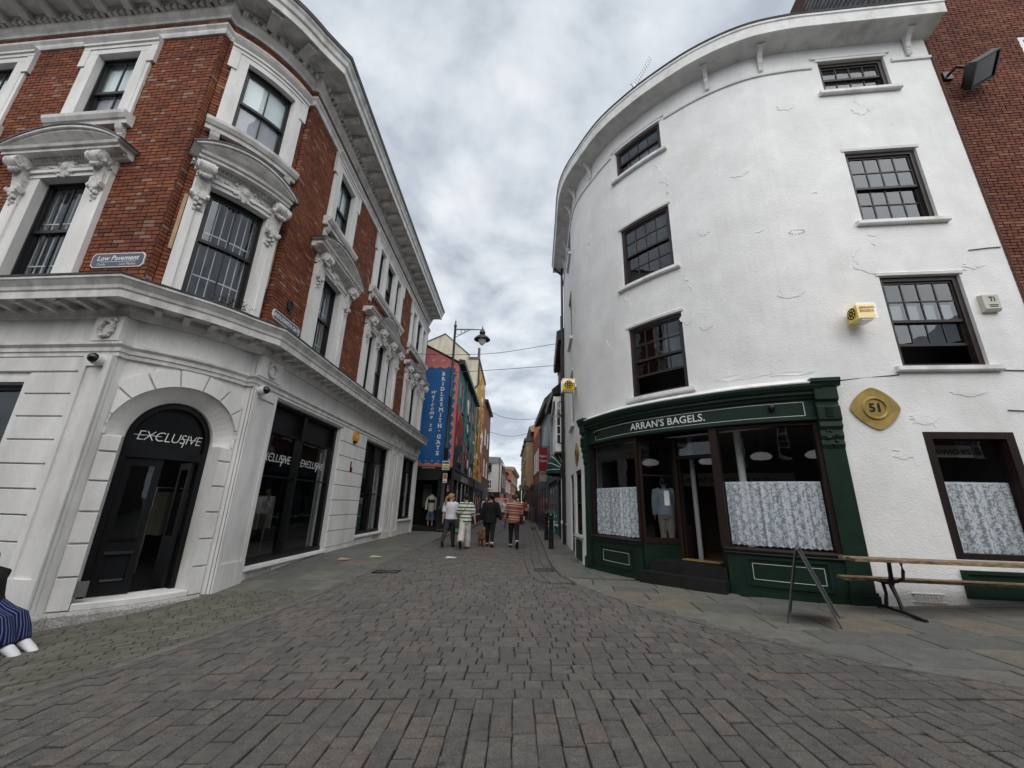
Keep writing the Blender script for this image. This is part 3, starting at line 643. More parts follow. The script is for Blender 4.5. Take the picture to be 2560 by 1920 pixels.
# first-floor windows
for (uc, hw, ho, hp, n) in wins1:
    lights = [(uc, hw)] if n == 1 else [(uc - 1.03, .27), (uc, .44), (uc + 1.03, .27)]
    W_ = None
    for (lu, lh) in lights:
        w = sash(LF, LB, lu, lh + .01, Z1a - .02, Z1b, -.15, 2 if lh > .35 else 1, 1, 1, 'black_sash', 'glass', fw=.06, bw=.03, split=.52, box=.045)
        W_ = W_ or w
        mb = MB()
        for k in range(7): q = lerp(lu - lh + .08, lu + lh - .08, k / 6); mb.fbox(LF, q - .007, q + .007, Z1a, Z1b, -.22, -.206)
        for z in (5.02, 5.88): mb.fbox(LF, lu - lh, lu + lh, z - .012, z + .012, -.206, -.196)
        mb.build('grille', 'grille', w)
    mb = MB()
    for sgn in (-1, 1):
        for (x0, x1, dd) in ((hw, ho * .5 + hw * .5, .06), (ho * .5 + hw * .5, ho, .095)):
            a, b = sorted((uc + sgn * x0, uc + sgn * x1)); mb.fbox(LF, a, b, 4.50, 6.70, -.30 if x0 == hw else -.02, dd)
    if n == 3:
        for sgn in (-1, 1): a, b = sorted((uc + sgn * .45, uc + sgn * .75)); mb.fbox(LF, a, b, 4.50, 6.70, -.30, .06)
    mb.fbox(LF, uc - ho, uc + ho, 6.66, 6.74, -.30, .075); mb.fbox(LF, uc - ho, uc + ho, 6.74, 6.80, -.02, .11)
    mb.fbox(LF, uc - ho, uc + ho, 6.80, 6.97, -.02, .05)
    mb.build('architrave', 'stone', W_)
    mb = MB()
    for k in range(int(ho * 2 / .055)):
        P = LF.map(uc - ho + .03 + k * .055, .055); mb.ball((*P, 6.885 + rnd.uniform(-.035, .035)), (.028, .028, .026), 5, 4)
    mb.build('frieze_carving', 'stone_carved', W_, smooth=True)
    shield(LF, W_, uc, 6.83)
    for q in ([-1, 1] if n == 1 else [-1, -.36, .36, 1]): console(LF, W_, uc + q * (ho - .13), 6.96, .86 if abs(q) == 1 else .7, .19)
    # segmental pediment: base cornice, tympanum, curved cornice, lead cap
    mb = MB()
    mb.fsweep(LF, uc - hp + .08, uc + hp - .08, [(-.02, 6.965), (.08, 6.965), (.12, 7.0), (.12, 7.03), (.27, 7.035), (.27, 7.09), (.31, 7.10), (.33, 7.145), (-.02, 7.15)])
    mb.build('pediment_cornice', 'stone_mould', W_)
    mb = MB()
    for k in range(int((hp - .1) * 2 / .062)): q = uc - hp + .12 + k * .062; mb.fbox(LF, q, q + .032, 6.99, 7.03, .1, .15)
    mb.build('dentils', 'stone_mould', W_)
    pw = hp if n == 1 else 1.05; rise = .40 if n == 1 else .42
    lo = arc_pts(uc, 7.13, pw - .07, rise - .09); up = arc_pts(uc, 7.13, pw, rise); mid = [((a[0] + b[0]) / 2, (a[1] + b[1]) / 2) for a, b in zip(lo, up)]
    mb = MB(); mb.fband(LF, lo, mid, .0, .30); mb.fband(LF, mid, up, .0, .345); mb.build('pediment_arch', 'stone_mould', W_)
    mb = MB(); mb.fband(LF, [(a, 7.14) for a, b in lo], lo, -.02, .06); mb.build('tympanum', 'stone', W_)
    cap = [(uc + (a - uc) * 1.012, b + .028) for a, b in up]; mb = MB(); mb.fband(LF, up, cap, .0, .36); mb.build('lead_cap', 'lead', W_)
# second-floor windows
for (uc, hw, ho, n) in wins2:
    lights = [(uc, hw)] if n == 1 else [(uc - 1.0, .26), (uc, .42), (uc + 1.0, .26)]
    W_ = None
    for (lu, lh) in lights:
        w = sash(LF, LB, lu, lh + .01, Z2a - .02, Z2b, -.13, 2 if lh > .35 else 1, 1, 1, 'black_sash', 'glass_up', fw=.06, bw=.028, split=.5, box=.04)
        W_ = W_ or w
        mb = MB(); mb.fbox(LF, lu - lh, lu + lh, (Z2a + Z2b) / 2, Z2b, -.20, -.19); mb.build('blind', 'blind', w)  # upper half coloured pale for the mirrored sky
        mb = MB(); mb.fbox(LF, lu - lh, lu + lh, Z2a, (Z2a + Z2b) / 2, -.20, -.19); mb.build('blind', 'blind_grey', w)
    mb = MB()
    for sgn in (-1, 1):
        a, b = sorted((uc + sgn * hw, uc + sgn * (ho - .08))); mb.fbox(LF, a, b, Z2a, Z2b - .005, -.28, .06)
        a, b = sorted((uc + sgn * (ho - .08), uc + sgn * ho)); mb.fbox(LF, a, b, Z2a, Z2b - .32, -.02, .05)
        a, b = sorted((uc + sgn * (ho - .08), uc + sgn * (ho + .07))); mb.fbox(LF, a, b, Z2b - .32, Z2b + .12, -.02, .075)
    if n == 3:
        for sgn in (-1, 1): a, b = sorted((uc + sgn * .43, uc + sgn * .73)); mb.fbox(LF, a, b, Z2a, Z2b, -.28, .06)
    mb.fbox(LF, uc - ho + .08, uc + ho - .08, Z2b - .005, Z2b + .12, -.28, .062)
    mb.fsweep(LF, uc - ho - .07, uc + ho + .07, [(-.02, Z2b + .12), (.08, Z2b + .12), (.08, Z2b + .19), (.11, Z2b + .20), (.11, Z2b + .25), (.17, Z2b + .31), (-.02, Z2b + .32)])
    mb.build('architrave', 'stone', W_)
    mb = MB(); mb.fsweep(LF, uc - ho - .10, uc + ho + .10, [(-.02, 7.78), (.12, 7.78), (.13, 7.85), (.16, 7.87), (.20, 7.94), (.21, 8.0), (-.02, 8.03)]); mb.build('sill', 'stone_mould', W_)
    for sgn in (-1, 1):
        q = uc + sgn * (ho - .06); mb = MB(); mb.fsweep(LF, q - .07, q + .07, [(-.02, 7.52), (.04, 7.52), (.07, 7.57), (.05, 7.63), (.10, 7.70), (.12, 7.775), (-.02, 7.775)]); mb.build('sill_bracket', 'stone_carved', W_)
# ground floor
SW = [(uS(7.80), uS(11.0), .10, 3.24), (uS(12.95), uS(15.50), .30, 3.24), (uS(17.32), uS(19.72), .62, 3.24)]
LW = (uL(-10.6), uL(-7.33), -.15, 2.87)
mb = MB(); mb.fwall(LF, 0, uB, -.9, 4.3, [LW], d=0, depth=.35); mb.fwall(LF, uB, uB1, -.9, 4.3); mb.fwall(LF, uD1, uE, -.9, 4.3, SW, d=0, depth=.35); mb.fwall(LF, uB1, uD1, 3.5, 4.3)
# wall of the rounded bay with the arched doorway
zS, rO, rI = 2.13, .86, .635
mb.fwall(LF, uB1, uC - rI, -.9, zS); mb.fwall(LF, uC + rI, uD1, -.9, zS)
hwB = uC - uB1; ca = math.atan2(3.5 - zS, hwB)
aa = sorted({math.pi * k / 24 for k in range(25)} | {ca, math.pi - ca}, reverse=True); nA = len(aa) - 1
def ray_(a, lim): return min(lim, hwB / max(1e-6, abs(math.cos(a))), (3.5 - zS) / max(1e-6, math.sin(a)))
inner = [(uC + ray_(a, rO) * math.cos(a), zS + ray_(a, rO) * math.sin(a)) for a in aa]
outer = [(uC + ray_(a, 9) * math.cos(a), zS + ray_(a, 9) * math.sin(a)) for a in aa]
for k in range(nA):
    q = [inner[k], outer[k], outer[k + 1], inner[k + 1]]; mb.add([(*LF.map(u, 0), z) for u, z in q], [(3, 2, 1, 0)])
    s0 = [(uC + rI * math.cos(a), zS + rI * math.sin(a)) for a in (aa[k], aa[k + 1])]
    mb.add([(*LF.map(*p), z) for p, z in (((inner[k][0], 0), inner[k][1]), ((inner[k + 1][0], 0), inner[k + 1][1]), ((s0[1][0], -.20), s0[1][1]), ((s0[0][0], -.20), s0[0][1]))], [(0, 1, 2, 3)])
    mb.add([(*LF.map(u, d), z) for (u, z), d in ((s0[0], -.20), (s0[1], -.20), (s0[1], -.42), (s0[0], -.42))], [(0, 1, 2, 3)])
for sgn in (-1, 1):
    mb.add([(*LF.map(uC + sgn * rI, d), z) for d, z in ((0, -.9), (-.42, -.9), (-.42, zS), (0, zS))], [(0, 1, 2, 3)])
    mb.add([(*LF.map(uC + sgn * r_, d), zS) for r_, d in ((rI, 0), (rO - .03, 0), (rI, -.20))], [(0, 1, 2)])
mb.build('ground_floor_wall', 'stone', LB)
def block(u0, u1, z0, z1, d=.045):
    mb = MB(); mb.fsweep(LF, u0, u1, [(-.01, z0), (d - .006, z0), (d, z0 + .006), (d, z1 - .006), (d - .006, z1), (-.01, z1)]); mb.build('stone_block', 'stone', LB)
zz = -.16 - .41
while zz < zS - .05:
    for a, b in ((uB1 + .012, uC - rI), (uC + rI, uD1 - .012)): block(a, b, zz + .012, min(zz + .41, zS) - .012, .045)
    zz += .41
zz = 3.30 - .395
while zz > -.3: block(uS(11.05), uS(12.92), max(zz, -.02) + .010, zz + .395 - .010); zz -= .395
zz = 3.02
block(uL(-10.6), uL(-6.45), 3.035, 3.25)
while zz > -.4: block(uL(-7.25), uL(-6.45), zz - .335 + .01, zz - .01); zz -= .335
# voussoirs of the arch, each a wedge
va = [math.pi - math.pi * k / 9 for k in range(10)]
for k in range(9):
    A, Bq = va[k] - .013, va[k + 1] + .013; pi_, po = [], []
    for j in range(6):
        a = lerp(A, Bq, j / 5); c_, s_ = math.cos(a), math.sin(a); R_ = min(1.13, (uC - uB1 - .015) / max(.001, abs(c_))); R_ = max(R_, rO + .004)
        R2 = min(R_, (3.25 - zS) / max(.001, s_)); ri = min(rO, (uC - uB1 - .02) / max(.001, abs(c_)))
        pi_.append((uC + ri * c_, zS + ri * s_)); po.append((uC + max(R2, ri + .003) * c_, zS + max(R2, ri + .003) * s_))
    mb = MB(); mb.fband(LF, pi_, po, -.01, .05); mb.build('voussoir', 'stone', LB)
# pilasters either side of the bay and between the shop windows
for (a, b) in ((uL(-6.42), uB), (uD, uS(7.74)), (uS(15.58), uS(16.20)), (uS(16.62), uS(17.26)), (uS(19.74), uE)):
    mb = MB(); t = min(.09, (b - a) * .2)
    mb.fbox(LF, a, b, -.9, 3.27, -.01, .06); mb.fbox(LF, a, a + t, .25, 3.10, .05, .085); mb.fbox(LF, b - t, b, .25, 3.10, .05, .085); mb.fbox(LF, a, b, 3.10, 3.27, .05, .085); mb.fbox(LF, a, b, -.9, .25, .05, .09)
    mb.fbox(LF, a - .0, b, 3.50, 3.89, -.01, .085)
    p = mb.build('pilaster', 'stone', LB); wreath(LF, p, (a + b) / 2, 3.69, .115 if b - a > .3 else .06, .10)
# granite plinth and door step
mb = MB(); mb.fsweep(LF, uL(-9.5), uD1 - .1, [(-.1, -.9), (.17, -.9), (.17, -.19), (.155, -.165), (-.1, -.155)]); mb.build('plinth', 'granite', LB)
mb = MB(); mb.fsweep(LF, uC - rI + .01, uC + rI - .01, [(-.4, -.16), (.045, -.16), (.05, -.15), (.05, -.085), (.03, -.075), (-.4, -.07)]); mb.build('door_step', 'stone', LB)
# arched door: frame, lunette panel with sign, one leaf shut, the other open on the dark shop
mb = MB(); ro, ri = rI - .005, rI - .09
ptsO = [(uC + ro * math.cos(a), zS + ro * math.sin(a)) for a in aa]; ptsI = [(uC + ri * math.cos(a), zS + ri * math.sin(a)) for a in aa]
mb.fband(LF, ptsI, ptsO, -.36, -.26)
for sgn in (-1, 1): a, b = sorted((uC + sgn * ri, uC + sgn * ro)); mb.fbox(LF, a, b, -.07, zS, -.36, -.26)
mb.fbox(LF, uC - ri, uC + ri, 1.86, 1.99, -.36, -.26)
door = mb.build('door', 'black_frame', LB)
mb = MB(); mb.fpoly(LF, [(uC + ri * math.cos(a), zS + ri * math.sin(a)) for a in aa] + [(uC + ri, 1.99), (uC - ri, 1.99)], -.36, -.33); mb.build('lunette_panel', 'black_frame', door)
mb = MB(); a, b = uC - ri + .005, uC - .02
mb.fbox(LF, a, a + .10, -.06, 1.855, -.35, -.30); mb.fbox(LF, b - .10, b, -.06, 1.855, -.35, -.30); mb.fbox(LF, a + .1, b - .1, 1.74, 1.855, -.35, -.30); mb.fbox(LF, a + .1, b - .1, .50, .68, -.35, -.30); mb.fbox(LF, a + .1, b - .1, -.06, .10, -.35, -.30)
mb.fbox(LF, a + .1, b - .1, .10, .50, -.35, -.325); mb.fsweep(LF, a + .08, b - .08, [(-.30, .66), (-.28, .66), (-.27, .70), (-.30, .70)]); mb.fsweep(LF, a + .08, b - .08, [(-.30, .48), (-.27, .48), (-.28, .52), (-.30, .52)]); mb.fsweep(LF, a + .12, b - .12, [(-.325, .12), (-.305, .12), (-.325, .15)]); mb.fbox(LF, a + .14, b - .14, .16, .44, -.33, -.315)
leaf = mb.build('door_leaf', 'black_frame', door); pane(LF, door, a + .1, b - .1, .68, 1.74, -.325, 'glass_dark')
mb = MB(); P = Vector((*LF.map(uC + ri - .02, -.36), 0)); tdir = Vector((*(LF.map(uC, -1) - LF.map(uC, 0)), 0)).normalized(); tx = Vector((-tdir.y, tdir.x, 0))
for (s0, s1, z0, z1) in ((0, .1, -.06, 1.85), (.42, .52, -.06, 1.85), (.1, .42, 1.74, 1.85), (.1, .42, .5, .68), (.1, .42, -.06, .5)):
    q = [P + tdir * s0, P + tdir * s1, P + tdir * s1 + tx * .045, P + tdir * s0 + tx * .045]; mb.add([(v.x, v.y, z) for z in (z0, z1) for v in q], [(0, 3, 2, 1), (4, 5, 6, 7), (0, 1, 5, 4), (1, 2, 6, 5), (2, 3, 7, 6), (3, 0, 4, 7)])
mb.build('open_leaf', 'black_frame', door)
def exclusive(mb, uc, z, s, d):
    text_on(mb, LF, 'EXCLUSIVE', uc, z, d, s, shear=.18, bold=-.012 * s, spacing=.93)
    w = 2.62 * s
    for (x0, x1) in ((-w, -.25 * w), (.22 * w, .80 * w)): mb.fbox(LF, uc + x0 + .1 * s, uc + x1, z + .34 * s, z + .375 * s, d - .001, d + .004)
    q = uc + .38 * w; mb.fpoly(LF, [(q - .12 * s, z - .28 * s), (q - .06 * s, z - .28 * s), (q + .06 * s, z + .2 * s), (q, z + .2 * s)], d - .001, d + .004)
mb = MB(); exclusive(mb, uC, 2.13, .215, -.322); mb.build('sign_lettering', 'letter_lit', door)
# shop windows on the street side
for i, (a, b, z0, z1) in enumerate(SW):
    mb = MB(); D_, E_ = -.18, -.10
    for q0, q1 in ((a, a + .10), (b - .13, b)): mb.fbox(LF, q0, q1, z0, z1, D_ - .05, E_)
    mids = [lerp(a, b, .46)] if i == 0 else [lerp(a, b, .5)]
    for q in mids: mb.fbox(LF, q - .055, q + .055, z0, z1, D_ - .05, E_ + .01)
    mb.fbox(LF, a, b, z0, z0 + .10, D_ - .05, E_ + .02); mb.fbox(LF, a, b, z1 - .07, z1, D_ - .05, E_)
    for zt in (2.62, 1.74) if i == 0 else (2.62, 1.55): mb.fbox(LF, a + .1, b - .13, zt, zt + .028, D_ - .03, E_ - .02)
    mb.fbox(LF, a + .1, b - .13, 2.648, z1 - .07, D_ - .05, D_ - .02)
    w = mb.build('shop_window', 'black_frame', LB)
    edges = [a + .1, mids[0] - .055, mids[0] + .055, b - .13]
    for k in (0, 2): pane(LF, w, edges[k], edges[k + 1], z0 + .1, 2.62, D_ - .015, 'glass_dark')
    mb = MB(); mb.fsweep(LF, a - .03, b + .03, [(-.2, z0 - .07), (.05, z0 - .07), (.06, z0 - .05), (.05, z0), (-.2, z0 + .005)]); mb.build('sill', 'stone', w)
    mb = MB()
    if i == 0:
        exclusive(mb, lerp(edges[0], edges[1], .47), 2.05, .245, D_ - .006); exclusive(mb, lerp(edges[2], edges[3], .5), 2.05, .245, D_ - .006); mb.build('sign_lettering', 'letter_lit', w)
        mb = MB(); P = LF.map(edges[3] - .16, -.30); mb.tube([(*P, .2), (*P, 2.5)], .022, 6); mb.build('display_rail', 'steel', w)
    else:
        P = LF.map(edges[3] - .35, -.30); mb.tube([(*P, .4), (*P, 2.5)], .03, 6); mb.build('display_rail', 'steel', w)
    if i < 2: mb = MB(); mb.fbox(LF, a + (.18 if i == 0 else 1.7), a + (.95 if i == 0 else 2.3), z0 - .22, z0 - .10, -.01, .012); mb.build('vent', 'granite', LB)
mb = MB(); a, b, z0, z1 = LW
for q0, q1 in ((a, a + .1), (b - .1, b), ((a + b) / 2 - .05, (a + b) / 2 + .05)): mb.fbox(LF, q0, q1, z0, z1, -.22, -.14)
mb.fbox(LF, a, b, z0, z0 + .1, -.22, -.12); mb.fbox(LF, a, b, z1 - .08, z1, -.22, -.14); mb.fbox(LF, a + .1, b - .1, 1.86, 1.885, -.2, -.16)
w = mb.build('shop_window', 'black_frame', LB)
for q0, q1 in ((a + .1, (a + b) / 2 - .05), ((a + b) / 2 + .05, b - .1)): pane(LF, w, q0, q1, z0 + .1, z1 - .08, -.19, 'glass_dark')
mb = MB()
for q0, q1, za_, zb_ in ((b, b + .08, z0, z1 + .07), (a - .08, a, z0, z1 + .07), (a, b, z1, z1 + .07)): mb.fbox(LF, q0, q1, za_, zb_, -.02, .03)
mb.build('window_trim', 'stone', w)
# floors and back walls inside, roof deck above
mb = MB()
def quad(mb, *p): mb.add(p, [(0, 1, 2, 3)])
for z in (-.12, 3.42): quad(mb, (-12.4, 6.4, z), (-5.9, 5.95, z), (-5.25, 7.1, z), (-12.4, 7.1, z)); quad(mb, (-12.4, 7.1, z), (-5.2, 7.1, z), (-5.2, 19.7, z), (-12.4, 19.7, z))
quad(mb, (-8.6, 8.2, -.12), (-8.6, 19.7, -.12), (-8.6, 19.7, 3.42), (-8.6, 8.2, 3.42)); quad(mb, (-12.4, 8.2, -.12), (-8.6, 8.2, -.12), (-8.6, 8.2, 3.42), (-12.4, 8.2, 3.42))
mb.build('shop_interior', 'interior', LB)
mb = MB(); top = [(*p, 11.36) for p in LPTS] + [(-12.5, 19.85, 11.36)]; mb.add(top, [tuple(range(len(top)))]); mb.add([(-12.5, 19.85, -.5), (-4.88, 19.85, -.5), (-4.88, 19.85, 11.3), (-12.5, 19.85, 11.3)], [(0, 1, 2, 3)]); mb.build('roof_deck', 'lead', LB)
# ------------------------------------------------------------------ white rendered building on the right, with its bagel shop
WPTS = [tuple(p) for p in catmull([(1.93,16.0),(1.80,13.2),(1.72,11.6),(1.80,10.75),(2.09,9.93),(2.49,9.07),(2.98,8.42),(3.50,7.88),(4.2,7.30),(5.0,6.87),(5.8,6.67),(6.6,6.57),(8.74,6.34)], 5)]
WF = Path(WPTS); wE = WF.u[-1]
WB = thing('rendered_building', 'tall white rendered building curving round the corner with dark sash windows', 'building', (5, 7, 0))
# (u0, u1, z0, z1, cols, rows top, rows bottom, lift)
WW = [(12.02, 13.36, 10.09, 10.98, 4, 1, 1, 0), (12.08, 13.40, 6.74, 8.43, 4, 2, 2, 0), (12.10, 13.42, 3.78, 5.53, 4, 2, 2, .36),
      (7.22, 8.57, 9.93, 10.83, 4, 1, 1, 0), (7.24, 8.59, 6.59, 8.26, 4, 2, 2, 0), (7.30, 8.63, 3.73, 5.43, 4, 2, 2, .42),
      (2.75, 3.75, 9.9, 10.85, 4, 1, 1, 0), (2.75, 3.75, 6.7, 8.35, 4, 2, 2, 0), (2.75, 3.75, 3.8, 5.5, 4, 2, 2, .3)]
SH = (5.55, 10.62, -.6, 2.84)          # shop front opening
GW = (12.12, 13.42, .72, 2.64)         # sandwich window
SD = [(4.05, 4.98, .62, 2.3), (2.2, 3.4, -.2, 2.3)]     # side window and side door on the street face
ops = [w[:4] for w in WW] + [SH, GW] + SD
mb = MB(); mb.fwall(WF, 0, wE, -.7, 11.5, ops, d=0, depth=.22); wall = mb.build('wall', 'render', WB)
bpy.context.view_layer.update()
sm = None
for w in WW:
    u0, u1, z0, z1, c, rt, rb, lf = w
    W_ = sash(WF, WB, (u0 + u1) / 2, (u1 - u0) / 2, z0, z1, -.13, c, rt, rb, 'brown_sash', 'glass_up' if z0 > 6 else 'glass', fw=.05, bw=.022, split=.5, lift=lf, box=.085)
    mb = MB(); mb.fsweep(WF, u0 - .13, u1 + .13, [(-.1, z0 - .11), (.07, z0 - .11), (.085, z0 - .09), (.08, z0 - .02), (-.1, z0 + .005)]); mb.build('sill', 'white_trim', W_)
    mb = MB(); mb.fsweep(WF, u0 - .05, u1 + .05, [(-.02, z1 + .005), (.02, z1 + .005), (.03, z1 + .06), (-.02, z1 + .10)]); mb.build('lintel', 'render', W_)
    if z0 > 9: mb = MB(); mb.fbox(WF, u0 + .1, u1 - .1, z0 + .1, z1 - .1, -.42, -.41); mb.build('blind', 'blind_grey', W_)
# patched plaster, cracks, old repairs standing proud of the render
def crack(pts, w=.016):
    """ragged raised ridge of old filler following a crack"""
    mb = MB(); q = []
    for (a, b) in zip(pts[:-1], pts[1:]):
        n = max(3, int(math.hypot(b[0] - a[0], b[1] - a[1]) / .045))
        for k in range(n): q.append((lerp(a[0], b[0], k / n) + rnd.gauss(0, .022), lerp(a[1], b[1], k / n) + rnd.gauss(0, .018)))
    i = 0
    while i < len(q) - 2:
        L_ = rnd.randint(3, 7); seg = q[i:i + L_]; i += L_ + rnd.randint(0, 1)
        if len(seg) > 1: mb.tube([(*WF.map(u, -.006), z) for u, z in seg], [w * rnd.uniform(.5, 1.15) for _ in seg], 6)
    mb.build('plaster_repair', 'render', wall, smooth=True)
for c_ in ([(12.5, 9.75), (12.75, 9.55), (12.82, 9.35)], [(8.35, 9.6), (8.5, 9.3), (8.62, 8.95), (8.6, 8.45)], [(11.9, 6.2), (11.75, 5.95), (11.85, 5.7), (12.05, 5.58)], [(12.1, 6.3), (12.3, 6.1)], [(8.7, 6.4), (8.85, 6.0), (8.9, 5.8)], [(7.28, 6.3), (7.3, 5.9), (7.32, 5.55)], [(8.95, 5.3), (9.15, 5.2), (9.1, 5.0)], [(13.3, 5.62), (13.7, 5.6), (13.9, 5.75)], [(11.6, 2.35), (11.8, 2.3)], [(12.0, 2.85), (12.3, 2.9), (12.35, 2.7)], [(10.2, 6.75), (10.4, 6.8)], [(11.3, 7.5), (11.5, 7.4)]): crack(c_)
RP = random.Random(21)
for (uc_, zc_, rx_, rz_) in ((11.95, 5.75, .22, .16), (12.6, 9.5, .18, .14), (8.75, 5.25, .16, .2), (9.1, 4.95, .14, .1), (11.75, 2.25, .16, .07), (12.2, 2.85, .25, .12), (9.6, 3.75, .5, .06), (10.4, 3.72, .35, .05), (8.55, 9.1, .1, .2), (13.7, 5.7, .2, .08), (12.2, 6.45, .12, .06), (7.35, 6.1, .08, .2), (10.1, 8.3, .2, .1), (10.6, 5.3, .25, .12), (9.3, 7.2, .16, .2), (11.2, 9.8, .22, .12), (5.9, 8.9, .15, .2), (6.5, 5.2, .14, .22), (13.0, 3.3, .3, .07)):
    mb = MB(); n_ = 18; pl = [(uc_ + rx_ * RP.uniform(.55, 1.1) * math.cos(2 * math.pi * k / n_), zc_ + rz_ * RP.uniform(.55, 1.1) * math.sin(2 * math.pi * k / n_)) for k in range(n_)]; mb.fpoly(WF, pl, -.006, .007); mb.build('plaster_patch', 'render', wall)
mb = MB()
for k in range(14): t = 2 * math.pi * k / 14; P = WF.map(10.9 + .13 * math.cos(t), .002); mb.ball((*P, 6.62 + .05 * math.sin(t)), (.018, .018, .013), 5, 4)
mb.build('plaster_repair', 'render', wall, smooth=True)
# string moulding stepping over the top windows, soffit brackets, eaves
def wcourse(name, u0, u1, prof, m, par=None): mb = MB(); mb.fsweep(WF, u0, u1, prof); return mb.build(name, m, par or WB)
SP = lambda z: [(-.02, z - .05), (.035, z - .05), (.045, z), (.02, z + .03), (-.02, z + .03)]
for a, b in ((0, 2.6), (3.9, 7.08), (8.70, 11.88), (13.48, wE)): wcourse('string_course', a, b, SP(10.84), 'render')
for a, b, z in ((2.6, 3.9, 10.98), (7.08, 8.70, 10.96), (11.88, 13.48, 11.10)): wcourse('string_course', a, b, SP(z), 'render')
wcourse('eaves', 0, wE + .12, [(-.05, 11.38), (.43, 11.50), (.43, 11.46), (.47, 11.46), (.48, 11.72), (.50, 11.74), (.50, 11.80), (-.05, 11.86)], 'white_trim')
wcourse('gutter', 0, wE + .12, [(-.05, 11.86), (.51, 11.80), (.525, 11.835), (-.05, 11.90)], 'lead')
for u in (1.2, 2.35, 4.3, 5.05, 6.1, 9.75, 10.85, 13.85):
    mb = MB(); pr = [(.02, 10.92), (.05, 10.92), (.07, 10.96), (.055, 11.0), (.075, 11.04), (.06, 11.08), (.085, 11.12), (.10, 11.22), (.16, 11.32), (.22, 11.37), (.24, 11.42), (.02, 11.42)]
    mb.fsweep(WF, u - .045, u + .045, pr); mb.fbox(WF, u - .075, u + .075, 11.40, 11.455, .02, .27); mb.build('eaves_bracket', 'white_trim', WB)
# slate roof behind the eaves
rs = [WF.map(u, .35) for u in np.linspace(.1, wE, 26)]; rt_ = [WF.map(u, -2.6) for u in np.linspace(.1, wE, 26)]
mb = MB()
for k in range(25): mb.add([(*rs[k], 11.86), (*rs[k + 1], 11.86), (*rt_[k + 1], 14.3), (*rt_[k], 14.3)], [(0, 1, 2, 3)])
roof = mb.build('roof', 'lead', WB)
nrow = 0; cnt = 0; rest = MB()
for r in range(16):
    t0, t1 = r / 16, (r + 1.3) / 16
    u = 9.6 + (r % 2) * .15
    while u < wE - .3:
        def pt(uu, t, h): a = WF.map(uu, lerp(.35, -2.6, t)); return (*a, lerp(11.86, 14.3, t) + h)
        mb = MB(); mb.add([pt(u, t0, .035), pt(u + .29, t0, .035), pt(u + .29, t1, .012), pt(u, t1, .012), pt(u, t0, .015), pt(u + .29, t0, .015)], [(0, 1, 2, 3), (4, 5, 1, 0)])
        mb.build('slate', 'slate', roof); u += .30
mb = MB(); mb.fwall(WF, .1, wE - .1, 2.9, 11.4, d=-.9); mb.build('dark_backing', 'interior', WB)  # dark sheet in place of unlit rooms upstairs
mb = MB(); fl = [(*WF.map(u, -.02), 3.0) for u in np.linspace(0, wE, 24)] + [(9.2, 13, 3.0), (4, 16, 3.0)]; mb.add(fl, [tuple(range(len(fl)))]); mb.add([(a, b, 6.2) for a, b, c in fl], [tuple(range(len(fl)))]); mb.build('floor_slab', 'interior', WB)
mb = MB(); top = [(*WF.map(u, 0), 11.88) for u in np.linspace(0, wE, 24)] + [(9.2, 13, 11.88), (4, 16, 11.88)]; mb.add(top, [tuple(range(len(top)))])
e0 = WF.map(wE, 0); mb.add([(*e0, -.5), (e0[0] + .45, e0[1] + 3.5, -.5), (e0[0] + .45, e0[1] + 3.5, 14.2), (e0[0] + .3, e0[1] + 2.5, 14.3), (*e0, 11.9)], [(0, 1, 2, 3, 4)]); mb.add([(1.93, 16, -.3), (5, 16, -.3), (5, 16, 11.9), (1.93, 16, 11.9)], [(0, 1, 2, 3)]); mb.build('end_wall', 'render', WB)
# shop room behind the front
room = thing('shop_room', 'dim bagel shop interior with a pale signboard seen through the window', 'interior', (6, 9, .33))
fp = [tuple(WF.map(u, -.32)) for u in (5.6, 6.3, 7.0, 7.6, 8.2, 8.8, 9.4, 10.0, 10.6, 11.4, 12.2, 13.6)] + [(8.0, 11.2), (4.4, 12.6)]
mb = MB(); mb.add([(*p, .34) for p in fp], [tuple(range(len(fp)))]); mb.build('floor', mat('shop_floor', (.10, .06, .035), (.06, .035, .02), rough=.5, scale=12), room)
mb = MB(); mb.add([(*p, 2.96) for p in fp], [tuple(range(len(fp)))]); mb.build('ceiling', 'interior_mid', room)
mb = MB(); mb.add([(8.0, 11.2, .3), (4.4, 12.6, .3), (4.4, 12.6, 3), (8.0, 11.2, 3)], [(0, 1, 2, 3)]); q = WF.map(13.6, -.32); mb.add([(*q, .3), (8.0, 11.2, .3), (8.0, 11.2, 3), (*q, 3)], [(0, 1, 2, 3)]); q = WF.map(5.6, -.32); mb.add([(*q, .3), (4.4, 12.6, .3), (4.4, 12.6, 3), (*q, 3)], [(0, 1, 2, 3)]); mb.build('back_wall', mat('shop_wall', (.055, .05, .045), rough=.9), room)
mb = MB(); cx = Vector((7.6, 11.15, 0)) - Vector((4.5, 12.35, 0)); cl = cx.length; cx.normalize(); cyv = Vector((-cx.y, cx.x, 0)) * -1
ang = math.atan2(cx.y, cx.x); mid = (Vector((7.6, 11.15, 0)) + Vector((4.5, 12.35, 0))) / 2 - Vector((-cx.y, cx.x, 0)) * .35
mb.obox((mid.x, mid.y, 2.15), (3.0, .08, .36), ang); mb.build('signboard', mat('sign_cream', (.42, .37, .29), rough=.7), room)
mb = MB(); text_at(mb, 'ALL MY FRIENDS ARE BAGELS.', (mid.x + cx.y * .05, mid.y - cx.x * .05, 2.08), cx, (0, 0, 1), .17); mb.build('sign_lettering', 'ink', room)
mb = MB(); mb.obox((mid.x - .2, mid.y - .4, .9), (3.0, .6, 1.1), ang); mb.build('counter', mat('counter_dark', (.05, .035, .025), rough=.5), room)
